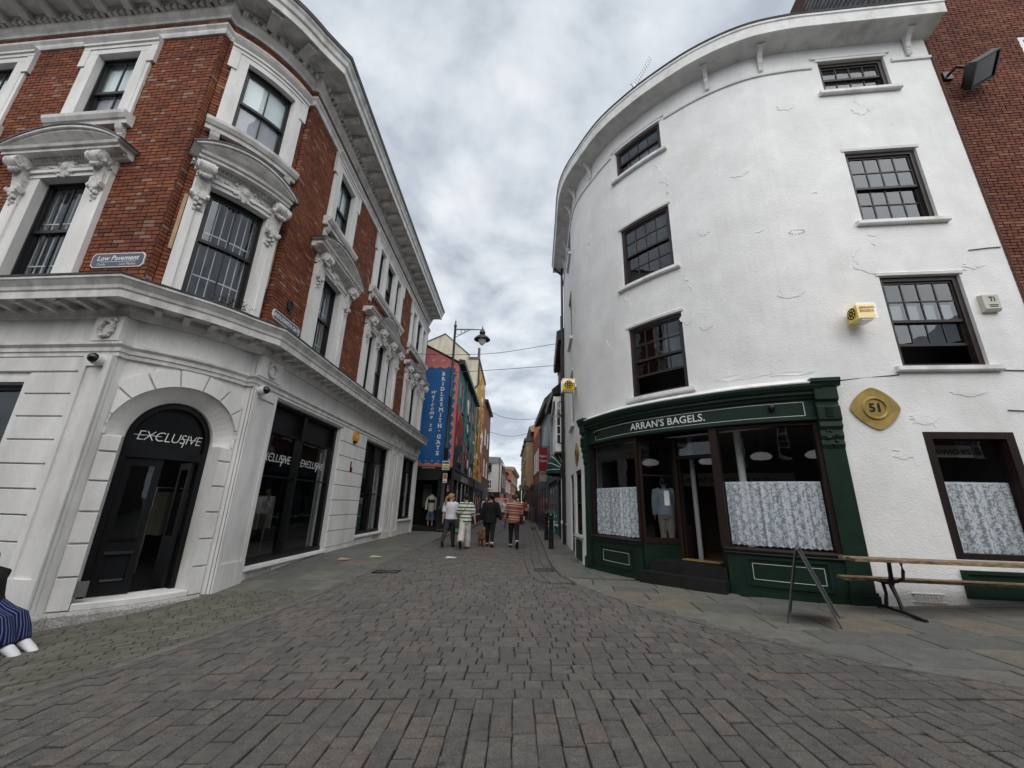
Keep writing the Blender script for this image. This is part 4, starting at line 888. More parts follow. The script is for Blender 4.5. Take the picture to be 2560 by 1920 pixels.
mb = MB(); mb.obox((mid.x - .1, mid.y - .72, 1.25), (.75, .03, .5), ang); mb.build('price_board', mat('board_ochre', (.42, .24, .04), rough=.6), room)
for k, (x, y) in enumerate(((3.35, 10.2), (4.5, 9.6), (5.1, 8.5), (5.9, 8.0))):
    lp = thing('pendant_lamp', ['round white pendant lamp behind the left bagel shop window', 'round white pendant lamp above the bagel shop doorway', 'round white pendant lamp in the middle of the large bagel shop window', 'round white pendant lamp at the right end of the large bagel shop window'][k], 'lamp', (x, y, 2.4), 'pendant lamps in the bagel shop')
    mb = MB(); mb.lathe([(.02, 2.52), (.12, 2.50), (.19, 2.45), (.20, 2.41), (.16, 2.37), (.02, 2.35)], (x, y, 0), 18); mb.build('lamp_shade', mat('opal_glass', (.75, .75, .72), rough=.4, emit=.06), lp, smooth=True)
    mb = MB(); mb.tube([(x, y, 2.5), (x, y, 2.96)], .008, 6); mb.build('cord', 'metal_black', lp)
col_ = WF.map(9.25, -.75); mb = MB(); mb.lathe([(.065, .34), (.065, 2.96)], (*col_, 0), 14); tag(mb.build('iron_column', 'white_trim', None, smooth=True), 'slim white column standing inside the large bagel shop window', 'column')
col_ = WF.map(8.02, -1.1); mb = MB(); mb.lathe([(.05, .34), (.05, 2.96)], (*col_, 0), 14); tag(mb.build('iron_column', mat('grey_column', (.38, .38, .38), rough=.6), None, smooth=True), 'slim grey column just inside the open bagel shop doorway', 'column')
# ---- shop front joinery
SF = thing('shop_front', 'dark green bagel shop front with white lettering on its curved fascia', 'shop front', (*WF.map(8, 0), 0))
def sfc(name, u0, u1, prof, m='green', par=None): mb = MB(); mb.fsweep(WF, u0, u1, prof); return mb.build(name, m, par or SF)
sfc('fascia', 5.55, 10.62, [(-.15, 2.84), (.05, 2.84), (.075, 2.85), (.075, 2.88), (.04, 2.90), (.04, 3.20), (.06, 3.22), (-.15, 3.22)])
sfc('cornice', 5.3, 10.72, [(-.02, 3.22), (.08, 3.22), (.09, 3.26), (.13, 3.29), (.13, 3.33), (.17, 3.36), (.20, 3.42), (.20, 3.46), (-.02, 3.48)])
sfc('cornice_flashing', 5.25, 10.74, [(-.02, 3.48), (.205, 3.462), (.21, 3.48), (-.02, 3.60)], 'white_trim')
for z in (3.165, 2.925): sfc('fascia_line', 5.95, 10.45, [(.038, z), (.0425, z), (.0425, z + .008), (.038, z + .008)], 'letter_white')
for u in (5.95, 10.45): sfc('fascia_line', u - .004, u + .004, [(.038, 2.933), (.0425, 2.933), (.0425, 3.165), (.038, 3.165)], 'letter_white')
mb = MB(); text_on(mb, WF, "ARRAN'S BAGELS.", 8.06, 2.985, .044, .205, bold=.003, spacing=1.02); mb.build('sign_lettering', 'letter_white', SF)
for u in (5.98, 9.98):
    mb = MB(); P = WF.map(u, .09); mb.ball((*P, 3.10), .055, 12, 8); P0 = WF.map(u, .02); mb.tube([(*P0, 3.12), (*P, 3.11)], .02, 8); mb.build('fascia_lamp', 'metal_black', SF, smooth=True)
for (a, b) in ((5.35, 5.62), (10.60, 10.92)):
    mb = MB(); mb.fbox(WF, a, b, -.2, 2.35, -.05, .05); mb.fbox(WF, a - .03, b + .03, -.2, .16, -.05, .085); mb.fbox(WF, a - .02, b + .02, .16, .20, -.05, .07)
    p = mb.build('pilaster', 'green', SF)
    mb = MB(); mb.fsweep(WF, a, b, [(-.02, 2.35), (.05, 2.35), (.08, 2.42), (.07, 2.50), (.10, 2.56), (.09, 2.66), (.13, 2.72), (.12, 2.80), (.15, 2.84), (.15, 3.05), (.12, 3.09), (.12, 3.14), (.17, 3.18), (.17, 3.40), (-.02, 3.40)])
    for k in range(5): mb.fbox(WF, (a + b) / 2 - .05, (a + b) / 2 + .05, 2.88 + k * .035, 2.90 + k * .035, .14, .165)
    for k in range(9): P = WF.map((a + b) / 2 + .07 * math.sin(k * 2.4), .085); mb.ball((*P, 2.42 + .035 * k % .16 + .02 * k), (.03, .03, .028), 6, 4)
    mb.fsweep(WF, a - .04, b + .05, [(-.02, 3.40), (.19, 3.40), (.21, 3.46), (.23, 3.48), (.23, 3.54), (-.02, 3.56)]); mb.build('pilaster_console', 'green', p)
# stall risers with moulded panels
def riser(u0, u1, zb, zt, pu0, pu1, pz0, pz1):
    mb = MB(); mb.fbox(WF, u0, u1, -.3, zt, -.10, .02); mb.fbox(WF, u0, u1, -.3, zb, -.05, .05)
    for (a, b, c, e) in ((pu0, pu1, pz1, pz1 + .045), (pu0, pu1, pz0 - .045, pz0), (pu0, pu0 + .045, pz0, pz1), (pu1 - .045, pu1, pz0, pz1)): mb.fbox(WF, a, b, c, e, .0, .045)
    r = mb.build('stall_riser', 'green', SF)
    mb = MB(); t = .007
    for (a, b, c, e) in ((pu0 + .09, pu1 - .09, pz1 - .06 - t, pz1 - .06), (pu0 + .09, pu1 - .09, pz0 + .05, pz0 + .05 + t), (pu0 + .09, pu0 + .09 + t, pz0 + .05, pz1 - .06), (pu1 - .09 - t, pu1 - .09, pz0 + .05, pz1 - .06)): mb.fbox(WF, a, b, c, e, .018, .0235)
    mb.build('panel_line', 'letter_white', r)
    mb = MB(); mb.fsweep(WF, u0 - .02, u1 + .02, [(-.15, zt), (.05, zt), (.06, zt + .02), (.05, zt + .035), (-.15, zt + .04)]); mb.build('riser_cap', 'green', r)
    mb = MB(); mb.fsweep(WF, u0 - .02, u1 + .02, [(-.15, zt + .04), (.06, zt + .04), (.07, zt + .075), (.04, zt + .10), (-.15, zt + .11)]); mb.build('sill', 'brown_wood', r)
riser(5.62, 7.32, -.02, .60, 5.98, 7.06, .13, .47); riser(8.98, 10.60, .06, .62, 9.26, 10.42, .19, .55)
# window frames, posts and panes
def post(u0, u1, z0, z1, d0=-.12, d1=.02, par=None): mb = MB(); mb.fbox(WF, u0, u1, z0, z1, d0, d1); return mb.build('post', 'brown_wood', par or SF)
for (a, b) in ((5.62, 5.70), (7.28, 7.34), (8.90, 9.04), (10.54, 10.60)): post(a, b, .70, 2.84)
mb = MB(); mb.fbox(WF, 5.62, 7.34, 2.76, 2.84, -.12, .0); mb.fbox(WF, 9.0, 10.6, 2.78, 2.84, -.12, .0); mb.build('window_head', 'brown_wood', SF)
pane(WF, SF, 5.70, 7.28, .71, 2.76, -.05, 'glass_dark'); pane(WF, SF, 9.04, 10.54, .73, 2.78, -.05, 'glass_dark')
# recessed doorway: splayed side lights back to the door, two black steps
A = WF.map(7.32, -.05); Bp = WF.map(7.78, -.75); Cq = WF.map(8.78, -.75); Dq = WF.map(8.98, -.05)
def vpanel(mb, p, q, z0, z1, t=.04):
    p = Vector((*p, 0)); q = Vector((*q, 0)); n = Vector((q.y - p.y, p.x - q.x, 0)).normalized() * t / 2
    mb.add([(v.x, v.y, z) for z in (z0, z1) for v in (p - n, q - n, q + n, p + n)], [(0, 3, 2, 1), (4, 5, 6, 7), (0, 1, 5, 4), (1, 2, 6, 5), (2, 3, 7, 6), (3, 0, 4, 7)])
lp2 = lambda a, b, t: a + (b - a) * t
mb = MB(); vpanel(mb, A, Bp, -.2, .64, .06); vpanel(mb, Cq, Dq, -.2, .66, .06); mb.build('return_riser', 'green', SF)
mb = MB()
for (p, q) in ((A, Bp), (Cq, Dq)): vpanel(mb, p, q, .64, .75, .09); vpanel(mb, p, q, 2.74, 2.95, .08); vpanel(mb, p, lp2(p, q, .07), .75, 2.74, .07); vpanel(mb, lp2(p, q, .93), q, .75, 2.74, .07)
vpanel(mb, A, Bp, 2.0, 2.03, .03)
mb.build('return_frame', 'brown_wood', SF)
for (p, q) in ((A, Bp), (Cq, Dq)): mb = MB(); mb.add([(*p, .75), (*q, .75), (*q, 2.74), (*p, 2.74)], [(0, 1, 2, 3)]); mb.build('pane', 'glass_dark', SF)
mb = MB(); vpanel(mb, Bp, lp2(Bp, Cq, .08), .34, 2.95, .12); vpanel(mb, lp2(Bp, Cq, .92), Cq, .34, 2.95, .12); vpanel(mb, Bp, Cq, 2.36, 2.44, .1); vpanel(mb, Bp, Cq, 2.84, 2.95, .1); mb.build('door_frame', 'brown_wood', SF)
mb = MB(); mb.add([(*lp2(Bp, Cq, .08), 2.44), (*lp2(Bp, Cq, .92), 2.44), (*lp2(Bp, Cq, .92), 2.84), (*lp2(Bp, Cq, .08), 2.84)], [(0, 1, 2, 3)]); mb.build('pane', 'glass_dark', SF)
mb = MB(); h0 = lp2(Bp, Cq, .1); h1 = h0 + (WF.map(8.0, -1) - WF.map(8.0, 0)) * .8
for (s0, s1, z0, z1) in ((0, .12, .36, 2.34), (.88, 1, .36, 2.34), (.12, .88, 2.2, 2.34), (.12, .88, .36, 1.0)): vpanel(mb, lp2(h0, h1, s0), lp2(h0, h1, s1), z0, z1, .045)
mb.build('open_door', 'brown_wood', SF)
mb = MB(); fl = [tuple(A), tuple(WF.map(7.75, -.05)), tuple(WF.map(8.35, -.05)), tuple(Dq), tuple(Cq), tuple(Bp)]; mb.add([(*p, 2.95) for p in fl], [tuple(range(6))]); mb.build('porch_ceiling', 'brown_wood', SF)
mb = MB(); st = [tuple(WF.map(7.50, .02)), tuple(WF.map(8.2, .02)), tuple(WF.map(8.95, .02)), tuple(Cq), tuple(Bp)]
def prism(mb, poly, z0, z1): n = len(poly); mb.add([(*p, z0) for p in poly] + [(*p, z1) for p in poly], [tuple(range(n - 1, -1, -1)), tuple(range(n, 2 * n))] + [(i, (i + 1) % n, (i + 1) % n + n, i + n) for i in range(n)])
prism(mb, st, -.2, .36); mb.build('step', mat('black_step', (.016, .016, .017), (.010, .010, .011), rough=.5, scale=6), SF)
mb = MB(); prism(mb, [tuple(WF.map(u, .28)) for u in (7.42, 7.95, 8.45, 8.97)] + [tuple(WF.map(8.97, .0)), tuple(WF.map(7.42, .0))], -.2, .165); mb.build('step', 'black_step' if 'black_step' in M else MATS['black_step'], SF)
mb = MB(); pts = [lp2(Bp, Cq, .1), lp2(Bp, Cq, .9)]; o_ = (WF.map(8.2, 1) - WF.map(8.2, 0)) * .22; prism(mb, [tuple(pts[0]), tuple(pts[0] + o_), tuple(pts[1] + o_), tuple(pts[1])], .36, .375); mb.build('door_mat', mat('tan_tiles', (.42, .28, .12), (.25, .16, .07), rough=.6, scale=20), SF)
mb = MB(); P = lp2(A, Bp, .72); mb.obox((P[0] - .02, P[1] - .02, 1.55), (.11, .02, .30), math.atan2((Bp - A)[1], (Bp - A)[0])); tag(mb.build('notice', 'white'), 'small white notice stuck on the bagel shop side light', 'notice')
# ---- lace half curtains
def lace():
    m = bpy.data.materials.new('lace'); m.use_nodes = True; t = m.node_tree; t.nodes.clear(); L = t.links.new; nn = t.nodes.new
    o = nn('ShaderNodeOutputMaterial'); uv = nn('ShaderNodeUVMap'); d = nn('ShaderNodeBsdfDiffuse'); d.inputs[0].default_value = (.90, .92, .98, 1); tl = nn('ShaderNodeBsdfTranslucent'); tl.inputs[0].default_value = (.6, .6, .64, 1)
    ad = nn('ShaderNodeMixShader'); ad.inputs[0].default_value = .15; L(d.outputs[0], ad.inputs[1]); L(tl.outputs[0], ad.inputs[2]); tr = nn('ShaderNodeBsdfTransparent')
    def mth(op, a, b=None, c=None):
        n = nn('ShaderNodeMath'); n.operation = op
        for i, v in enumerate((a, b, c)):
            if v is None: continue
            if hasattr(v, 'node'): L(v, n.inputs[i])
            else: n.inputs[i].default_value = v
        return n.outputs[0]
    sp = nn('ShaderNodeSeparateXYZ'); L(uv.outputs[0], sp.inputs[0]); U, V = sp.outputs[0], sp.outputs[1]
    s1 = mth('SINE', mth('MULTIPLY', mth('ADD', U, V), 16.0)); s2 = mth('SINE', mth('MULTIPLY', mth('SUBTRACT', U, V), 16.0)); big = mth('MULTIPLY', s1, s2)
    nz = nn('ShaderNodeTexNoise'); nz.inputs['Scale'].default_value = 38; nz.inputs['Detail'].default_value = 3; L(uv.outputs[0], nz.inputs['Vector'])
    vo = nn('ShaderNodeTexVoronoi'); vo.inputs['Scale'].default_value = 26; L(uv.outputs[0], vo.inputs['Vector'])
    cu = nn('ShaderNodeCombineXYZ'); L(U, cu.inputs[0]); n1d = nn('ShaderNodeTexNoise'); n1d.inputs['Scale'].default_value = 17; n1d.inputs['Detail'].default_value = 2; L(cu.outputs[0], n1d.inputs['Vector'])
    f = mth('ADD', mth('ADD', mth('MULTIPLY', mth('ABSOLUTE', big), .30), mth('MULTIPLY', mth('SUBTRACT', n1d.outputs[0], .5), 1.5)), mth('ADD', mth('MULTIPLY', nz.outputs[0], 1.55), mth('MULTIPLY', vo.outputs['Distance'], -.50)))
    r = nn('ShaderNodeValToRGB'); L(f, r.inputs[0]); r.color_ramp.elements[0].position = .46; r.color_ramp.elements[0].color = (.42, .42, .42, 1); r.color_ramp.elements[1].position = .68; r.color_ramp.elements[1].color = (.97, .97, .97, 1)
    edge = mth('GREATER_THAN', V, .955); al = mth('MAXIMUM', r.outputs[0], mth('MULTIPLY', edge, .95))
    mx = nn('ShaderNodeMixShader'); L(al, mx.inputs[0]); L(tr.outputs[0], mx.inputs[1]); L(ad.outputs[0], mx.inputs[2]); L(mx.outputs[0], o.inputs[0]); return m
M['lace'] = lace()
def curtain(label, u0, u1, z0, z1, d, fold=.020, scal=True, dens=9):
    n = int((u1 - u0) * 150); rows = 8; vs, uvs, fs = [], [], []; ph = rnd.uniform(0, 6)
    for i in range(n + 1):
        u = lerp(u0, u1, i / n); k = (u - u0)
        for j in range(rows + 1):
            t = j / rows; amp = fold * (.45 + .55 * (1 - t)); fo = amp * (math.sin(k * dens * 6.0 + ph + 1.6 * math.sin(k * 6 + ph)) + .5 * math.sin(k * dens * 2.3 + 1 + ph)); zz = lerp(z0, z1, t)
            if j == 0 and scal: zz += .018 * abs(math.sin(k * 32))
            vs.append((*WF.map(u, d + fo), zz)); uvs.append((k * 1.15 + .0 * t, t * .96 * (z1 - z0) / 1.1 if t < 1 else .99))
    for i in range(n):
        for j in range(rows): a = i * (rows + 1) + j; fs.append((a, a + rows + 1, a + rows + 2, a + 1))
    me = bpy.data.meshes.new('lace_curtain'); me.from_pydata(vs, [], fs); lay_ = me.uv_layers.new(name='UVMap')
    for lp_ in me.loops: lay_.data[lp_.index].uv = uvs[lp_.vertex_index]
    tag(link('lace_curtain', me, 'lace', None, True), label, 'curtain', 'white lace half curtains in the bagel shop windows')
curtain('white lace half curtain in the left bagel shop window beside the doorway', 5.72, 7.26, .72, 1.77, -.10)
curtain('wide white lace half curtain in the large bagel shop window', 9.06, 10.52, .75, 1.83, -.10, dens=8)
curtain('grey white lace half curtain in the sandwich window beside the bench', 12.2, 13.36, .76, 1.86, -.17, fold=.026, dens=6)
# sandwich window right of the shop
mb = MB(); a, b, z0, z1 = GW; t = .12
for q in ((a, a + t, z0, z1), (b - t, b, z0, z1), (a + t, b - t, z1 - .11, z1), (a + t, b - t, z0, z0 + .08)): mb.fbox(WF, *q, -.18, .005)
w = mb.build('window', 'brown_wood', WB); pane(WF, w, a + t, b - t, z0 + .08, z1 - .11, -.12, 'glass_dark')
mb = MB(); mb.fbox(WF, 12.3, 13.1, 2.28, 2.48, -.40, -.38); ps = mb.build('hanging_sign', mat('sign_grey', (.30, .28, .25), rough=.7)); tag(ps, 'pale sandwiches sign hanging inside the right hand window', 'sign')
mb = MB(); text_on(mb, WF, 'SANDWICHES', 12.7, 2.33, -.372, .115, bold=.002); mb.build('sign_lettering', 'ink', ps)
mb = MB(); mb.fbox(WF, 12.12, 13.9, .20, .56, -.03, .02)
for (a, b, c, e) in ((12.12, 13.9, .52, .57), (12.12, 13.9, .19, .24), (12.12, 12.18, .24, .52)): mb.fbox(WF, a, b, c, e, -.02, .05)
tag(mb.build('stall_panel', 'green'), 'dark green moulded panel low on the white wall behind the bench', 'panel')
mb = MB()
for r in range(2):
    for k in range(9): mb.fbox(WF, 11.43 + k * .042, 11.46 + k * .042, .13 + r * .045, .16 + r * .045, -.005, .012)
mb.fbox(WF, 11.40, 11.83, .105, .12, -.005, .014); mb.fbox(WF, 11.40, 11.83, .215, .23, -.005, .014); mb.build('air_brick', 'render', WB)
# street-face side window and door
mb = MB(); a, b, z0, z1 = SD[0]
for q in ((a, a + .1, z0, z1), (b - .1, b, z0, z1), (a, b, z1 - .1, z1), (a, b, z0, z0 + .08), (a, b, 1.4, 1.45)): mb.fbox(WF, *q, -.18, -.04)
w = mb.build('window', 'brown_wood', WB); pane(WF, w, a + .1, b - .1, z0 + .08, z1 - .1, -.12, 'glass_dark')
mb = MB(); mb.fsweep(WF, a - .08, b + .08, [(-.1, z0 - .08), (.08, z0 - .08), (.09, z0 - .04), (-.1, z0)]); mb.build('sill', 'granite', w)
mb = MB(); mb.fbox(WF, a + .05, b - .05, .0, .48, -.02, .03); mb.build('panel', 'green', WB)
mb = MB(); a, b, z0, z1 = SD[1]; mb.fbox(WF, a, b, z0, z1, -.16, -.10)
for q in ((a, a + .12, z0, z1), (b - .12, b, z0, z1), (a, b, z1 - .12, z1), (a + .2, b - .2, .25, .9), (a + .2, b - .2, 1.05, 1.9)): mb.fbox(WF, *q, -.12, -.05)
mb.build('side_door', 'green', WB)
mb = MB(); P = WF.map(.4, .10); mb.tube([(*P, 0), (*P, 11.45)], .05, 8); Q = WF.map(.4, .42); mb.tube([(*P, 11.1), (*Q, 11.42), (*Q, 11.6)], .05, 8); mb.build('downpipe', 'metal_black', WB)
# ---- things fixed to the white wall
def plaque(label, u, z, r, d=.0):
    p = thing('number_plaque', label, 'plaque', (*WF.map(u, d), z), 'brass plaques on the white building')
    o2 = []
    for k in range(48):
        t = 2 * math.pi * k / 48; c_, s_ = math.cos(t), math.sin(t); rr = (abs(c_) ** 1.42 + abs(s_) ** 1.42) ** (-1 / 1.42); o2.append((u + r * rr * c_, z + r * .97 * rr * s_))
    mb = MB(); mb.fpoly(WF, o2, d - .002, d + .028); mb.build('plate', 'brass', p)
    mb = MB(); n = 28
    for rr, t_ in ((.47 * r, .07 * r),):
        rings = [[(*WF.map(u + (rr + t_ * math.cos(q)) * math.sin(a), d + .03 + t_ * .7 * math.sin(q)), z + (rr + t_ * math.cos(q)) * math.cos(a)) for q in [2 * math.pi * j / 6 for j in range(6)]] for a in [2 * math.pi * k / n for k in range(n + 1)]]
        mb.loft(rings, cap=False)
    mb.build('ring', 'brass', p, smooth=True)
    mb = MB(); text_on(mb, WF, '51', u, z - .36 * r * .42, d + .031, .40 * r * 1.35, bold=.006); mb.build('numerals', 'ink', p)
plaque('brass number plaque on the white wall right of the green shop front', 11.5, 3.03, .375)
plaque('brass plaque seen edge on, on the white wall round the street side', 4.5, 2.75, .34)
def lightbox(label, u, z, side=.30):
    p = thing('sign_box', label, 'sign', (*WF.map(u, 0), z), 'yellow box signs of the bagel shop')
    rot = WF.ang(u) ; o = Vector((*WF.map(u, .06 + side * .5), z)); n = Vector((math.cos(rot), math.sin(rot), 0)); t = Vector((-n.y, n.x, 0))
    mb = MB(); mb.obox(o, (side * .86, side * .86, side * .80), rot + .0); mb.build('lit_core', 'yellow', p)
    mb = MB(); mb.obox(o, (side, side, side), rot); mb.build('clear_case', 'clear', p)
    mb = MB(); mb.obox(o - n * (side * .5 + .03), (.06, side * .6, side * .35), rot); mb.obox(o - Vector((0, 0, side * .5 + .008)), (side * .8, side * .6, .012), rot); mb.build('bracket', 'steel', p)
    return p, o, n, t, side
p, o, n, t, s_ = lightbox('yellow cube sign box on the front wall above the brass plaque', 11.5, 4.68, .30)
mb = MB(); q = o + n * (s_ * .5 + .004)
text_at(mb, "ARRAN'S", q + Vector((0, 0, .03)) , t, (0, 0, 1), .062, bold=.001); text_at(mb, 'BAGELS.', q + Vector((0, 0, -.03)), t, (0, 0, 1), .062, bold=.001); mb.build('sign_lettering', 'ink', p)
def bagel(p, q, ex, r):
    mb = MB(); ex = Vector(ex); nrm = ex.cross(Vector((0, 0, 1)))
    mb.add([q + ex * r * math.cos(2 * math.pi * k / 20) + Vector((0, 0, 1)) * r * math.sin(2 * math.pi * k / 20) for k in range(20)], [tuple(range(20))]); mb.build('bagel_disc', 'ink', p)
    mb = MB()
    for k in range(9):
        a = 2 * math.pi * k / 8; rr = r * .66 if k < 8 else 0; c_ = q + nrm * .002 + ex * rr * math.cos(a) + Vector((0, 0, 1)) * rr * math.sin(a); s2 = r * .14
        mb.add([c_ + ex * s2 * math.cos(b) + Vector((0, 0, 1)) * s2 * math.sin(b) for b in [2 * math.pi * j / 8 for j in range(8)]], [tuple(range(8))])
    mb.build('bagel_seeds', 'yellow', p)
bagel(p, o - t * (s_ * .5 + .004), n, .105)
p, o, n, t, s_ = lightbox('yellow cube sign box on the street face, against the sky', 4.55, 4.75, .36)
bagel(p, o - t * -1 * (s_ * .5 + .004), -n, .12)
al = thing('alarm_box', 'cream alarm box high on the white wall beside the right window', 'alarm', (*WF.map(13.68, 0), 4.9)); mb = MB(); mb.fsweep(WF, 13.56, 13.81, [(0, 4.74), (.06, 4.74), (.09, 4.78), (.09, 5.04), (0, 5.06)]); mb.build('cover', mat('cream_plastic', (.62, .60, .52), rough=.5), al)
mb = MB(); text_on(mb, WF, 'Ti', 13.70, 4.92, .0925, .12, bold=.004); mb.fbox(WF, 13.63, 13.77, 4.84, 4.855, .09, .0925); mb.fbox(WF, 13.64, 13.76, 4.81, 4.825, .09, .0925); mb.build('print', 'ink', al)
for pts in ([(13.69, 6.0), (14.0, 6.03), (14.22, 6.04)], [(13.45, 3.69), (14.2, 3.66)], [(10.95, 3.53), (12.0, 3.62)], [(13.45, 3.0), (14.2, 2.96)]):
    mb = MB(); mb.tube([(*WF.map(u, .012), z) for u, z in pts], .008, 6); tag(mb.build('wall_cable', 'metal_black'), {6.0: 'short black cable high on the white wall near the brick building', 3.69: 'black cable running right from the first floor sill', 3.53: 'thin cable strung between shop cornice and first floor sill', 3.0: 'black cable above the right hand sandwich window'}[pts[0][1]], 'cable')
# television aerial on the roof
ae = thing('aerial', 'television aerial standing up from the roof of the white building', 'aerial', (*WF.map(7.34, -1), 12.3)); P = Vector((*WF.map(7.34, -1), 0))
mb = MB(); mb.tube([P + Vector((0, 0, 12.2)), P + Vector((0, 0, 14.15))], .022, 6); mb.build('mast', 'steel', ae)
mb = MB(); a_ = P + Vector((0, 0, 14.05)); dv = Vector((.52, -.3, .93)).normalized(); mb.tube([a_ - dv * .12, a_ + dv * 1.05], .014, 6); rv = Vector((.7, .7, 0)).normalized()
for k in range(11): c_ = a_ + dv * (.1 + .09 * k); mb.tube([c_ - rv * .075, c_ + rv * .075], .007, 5)
for sgn in (-1, 1): mb.tube([a_ - dv * .1 + Vector((0, 0, .12 * sgn)) - rv * .13, a_ - dv * .1 + Vector((0, 0, .12 * sgn)) + rv * .13], .01, 5)
mb.build('elements', 'steel', ae)
# ------------------------------------------------------------------ brown brick building to the right of the white one
e0 = WF.map(wE, -.12); dirv = np.array([.9943, -.1068]); RBP = [tuple(e0), tuple(e0 + dirv * 5.5)]; RF = Path(RBP, [False, False])
RB = thing('brick_building', 'tall brown brick building rising beside the right edge of the white building', 'building', (*e0, .3))
rops = [(1.92, 3.0, 9.3, 11.35), (1.92, 3.0, 5.6, 7.6)]
mb = MB(); mb.fwall(RF, 0, 5.5, -.3, 18, rops, d=-.004, depth=.2); mb.add([(*e0, -.3), (e0[0] + .5, e0[1] + 4, -.3), (e0[0] + .5, e0[1] + 4, 18), (*e0, 18)], [(0, 1, 2, 3)]); mb.build('wall', 'mortar2', RB)
lay_bricks(RF, [(0, 5.5, True)], rops, RB, 'brick2', zs=(.2, 17.6), bh=.066, bl=.19)
for (a, b, c, e) in rops:
    w = sash(RF, RB, (a + b) / 2, (b - a) / 2, c, e, -.08, 3, 2, 2, 'white', 'glass_up', fw=.06, bw=.03, box=.09); mb = MB(); mb.fbox(RF, a - .05, b + .05, c - .1, c, -.05, .06); mb.build('sill', 'stone', w)
    mb = MB(); mb.fbox(RF, a, b, c, e, -.5, -.48); mb.build('blind', 'interior', w)  # dark sheet behind the sashes, painted for the unlit room
SdF = Path([(e0[0] + .35, e0[1] + 2.6), (e0[0] - .005, e0[1] + .02)], [False, False]); slw = MB(); slw.fwall(SdF, 0, SdF.u[-1], 11.6, 17.4, d=.0); slw = slw.build('slate_hung_wall', 'lead', RB)
for r in range(26):
    z = 11.9 + r * .21; u = (r % 2) * -.14
    while u < SdF.u[-1] - .02:
        a, b = max(u, 0), min(u + .27, SdF.u[-1]); mb = MB(); mb.fsweep(SdF, a + .004, b - .004, [(.0, z), (.035, z), (.012, z + .3), (.0, z + .3)]); mb.build('slate', 'slate', slw); u += .28
mb = MB(); mb.fbox(RF, .02, .32, 4.55, 4.85, 0, .14); tag(mb.build('junction_box', 'metal_black'), 'small black box on the brick wall at the right edge', 'box')
# slim boundary pipe
mb = MB(); P = WF.map(wE + 0, .02); mb.tube([(P[0] + .03, P[1], .3), (P[0] + .03, P[1], 11.3)], .016, 6); tag(mb.build('conduit', mat('rust_pipe', (.10, .05, .035), rough=.7)), 'thin brown conduit down the joint between white wall and brick wall', 'pipe')
# floodlight
fl_ = thing('floodlight', 'black floodlight on an arm fixed to the brown brick wall', 'floodlight', (*RF.map(.3, 0), 10.3))
b0 = Vector((*RF.map(.28, .0), 10.35)); hd = Vector((*RF.map(.58, .34), 10.08)); ud = Vector((dirv[0], dirv[1], 0)); nd = Vector((RF.sn[0][0], RF.sn[0][1], 0))
mb = MB(); mb.obox(b0 + nd * .03, (.16, .06, .2), math.atan2(dirv[1], dirv[0])); mb.tube([b0, b0 + nd * .25 + Vector((0, 0, -.02)), hd - nd * .05 + Vector((0, 0, .1))], .03, 8); mb.build('arm', 'metal_black', fl_)
Rm = Matrix.Rotation(math.atan2(dirv[1], dirv[0]), 3, 'Z') @ Matrix.Rotation(math.radians(-32), 3, 'Y') @ Matrix.Rotation(math.radians(52), 3, 'X')
def lb(mb, cx_, cy_, cz_, sx_, sy_, sz_): mb.add([hd + Rm @ Vector((cx_ + a * sx_ / 2, cy_ + b * sy_ / 2, cz_ + c * sz_ / 2)) for c in (-1, 1) for a, b in ((-1, -1), (1, -1), (1, 1), (-1, 1))], [(0, 3, 2, 1), (4, 5, 6, 7), (0, 1, 5, 4), (1, 2, 6, 5), (2, 3, 7, 6), (3, 0, 4, 7)])
mb = MB(); lb(mb, 0, 0, 0, .62, .10, .50); [lb(mb, lerp(-.27, .27, k / 9), .08, 0, .02, .08, .44) for k in range(10)]
for q in ((0, -.06, .235, .62, .05, .03), (0, -.06, -.235, .62, .05, .03), (.295, -.06, 0, .03, .05, .44), (-.295, -.06, 0, .03, .05, .44)): lb(mb, *q)
mb.build('housing', 'metal_black', fl_); mb = MB(); lb(mb, 0, -.058, 0, .54, .006, .42); mb.build('lens', mat('lamp_lens', (.035, .035, .033), rough=.15, spec=.6), fl_)
# ------------------------------------------------------------------ buildings further up the street
M['teal'] = mat('mural_teal', (.055, .20, .175), (.035, .135, .12), rough=.75, scale=4)
M['pink'] = mat('mural_pink', (.52, .17, .17), (.45, .13, .15), rough=.75, scale=5)
M['coral'] = mat('mural_coral', (.60, .22, .12), rough=.75)
M['blue'] = mat('mural_blue', (.017, .115, .32), (.014, .095, .27), rough=.7, scale=3, stretch=(.2, .2, 6))
M['mred'] = mat('mural_red', (.33, .028, .035), (.22, .02, .03), rough=.75, scale=9, stretch=(4, 4, .3))
M['mgrey'] = mat('mural_grey', (.16, .18, .19), (.05, .065, .075), rough=.75, scale=6)
M['mnavy'] = mat('mural_navy', (.02, .03, .06), (.012, .018, .035), rough=.75, scale=6)
M['mgold'] = mat('mural_gold', (.60, .40, .08), (.45, .22, .03), rough=.75, scale=5, stretch=(3, 3, .4))
M['mgreen'] = mat('mural_lime', (.30, .36, .08), (.16, .26, .07), rough=.75, scale=5)
M['cream'] = mat('cream_render', (.56, .52, .41), (.43, .40, .31), rough=.85, scale=1.5, stretch=(1, 1, .25), dirt=(.26, .24, .18), dscale=1.3)
M['bwall'] = mat('brown_brickwork', (.22, .10, .065), (.14, .065, .045), rough=.9, scale=9, bump=.3)
M['rwall'] = mat('orange_brickwork', (.30, .12, .075), (.20, .08, .052), rough=.9, scale=8, bump=.3)
M['sand'] = mat('sandstone', (.34, .25, .16), (.22, .165, .11), rough=.9, scale=6)
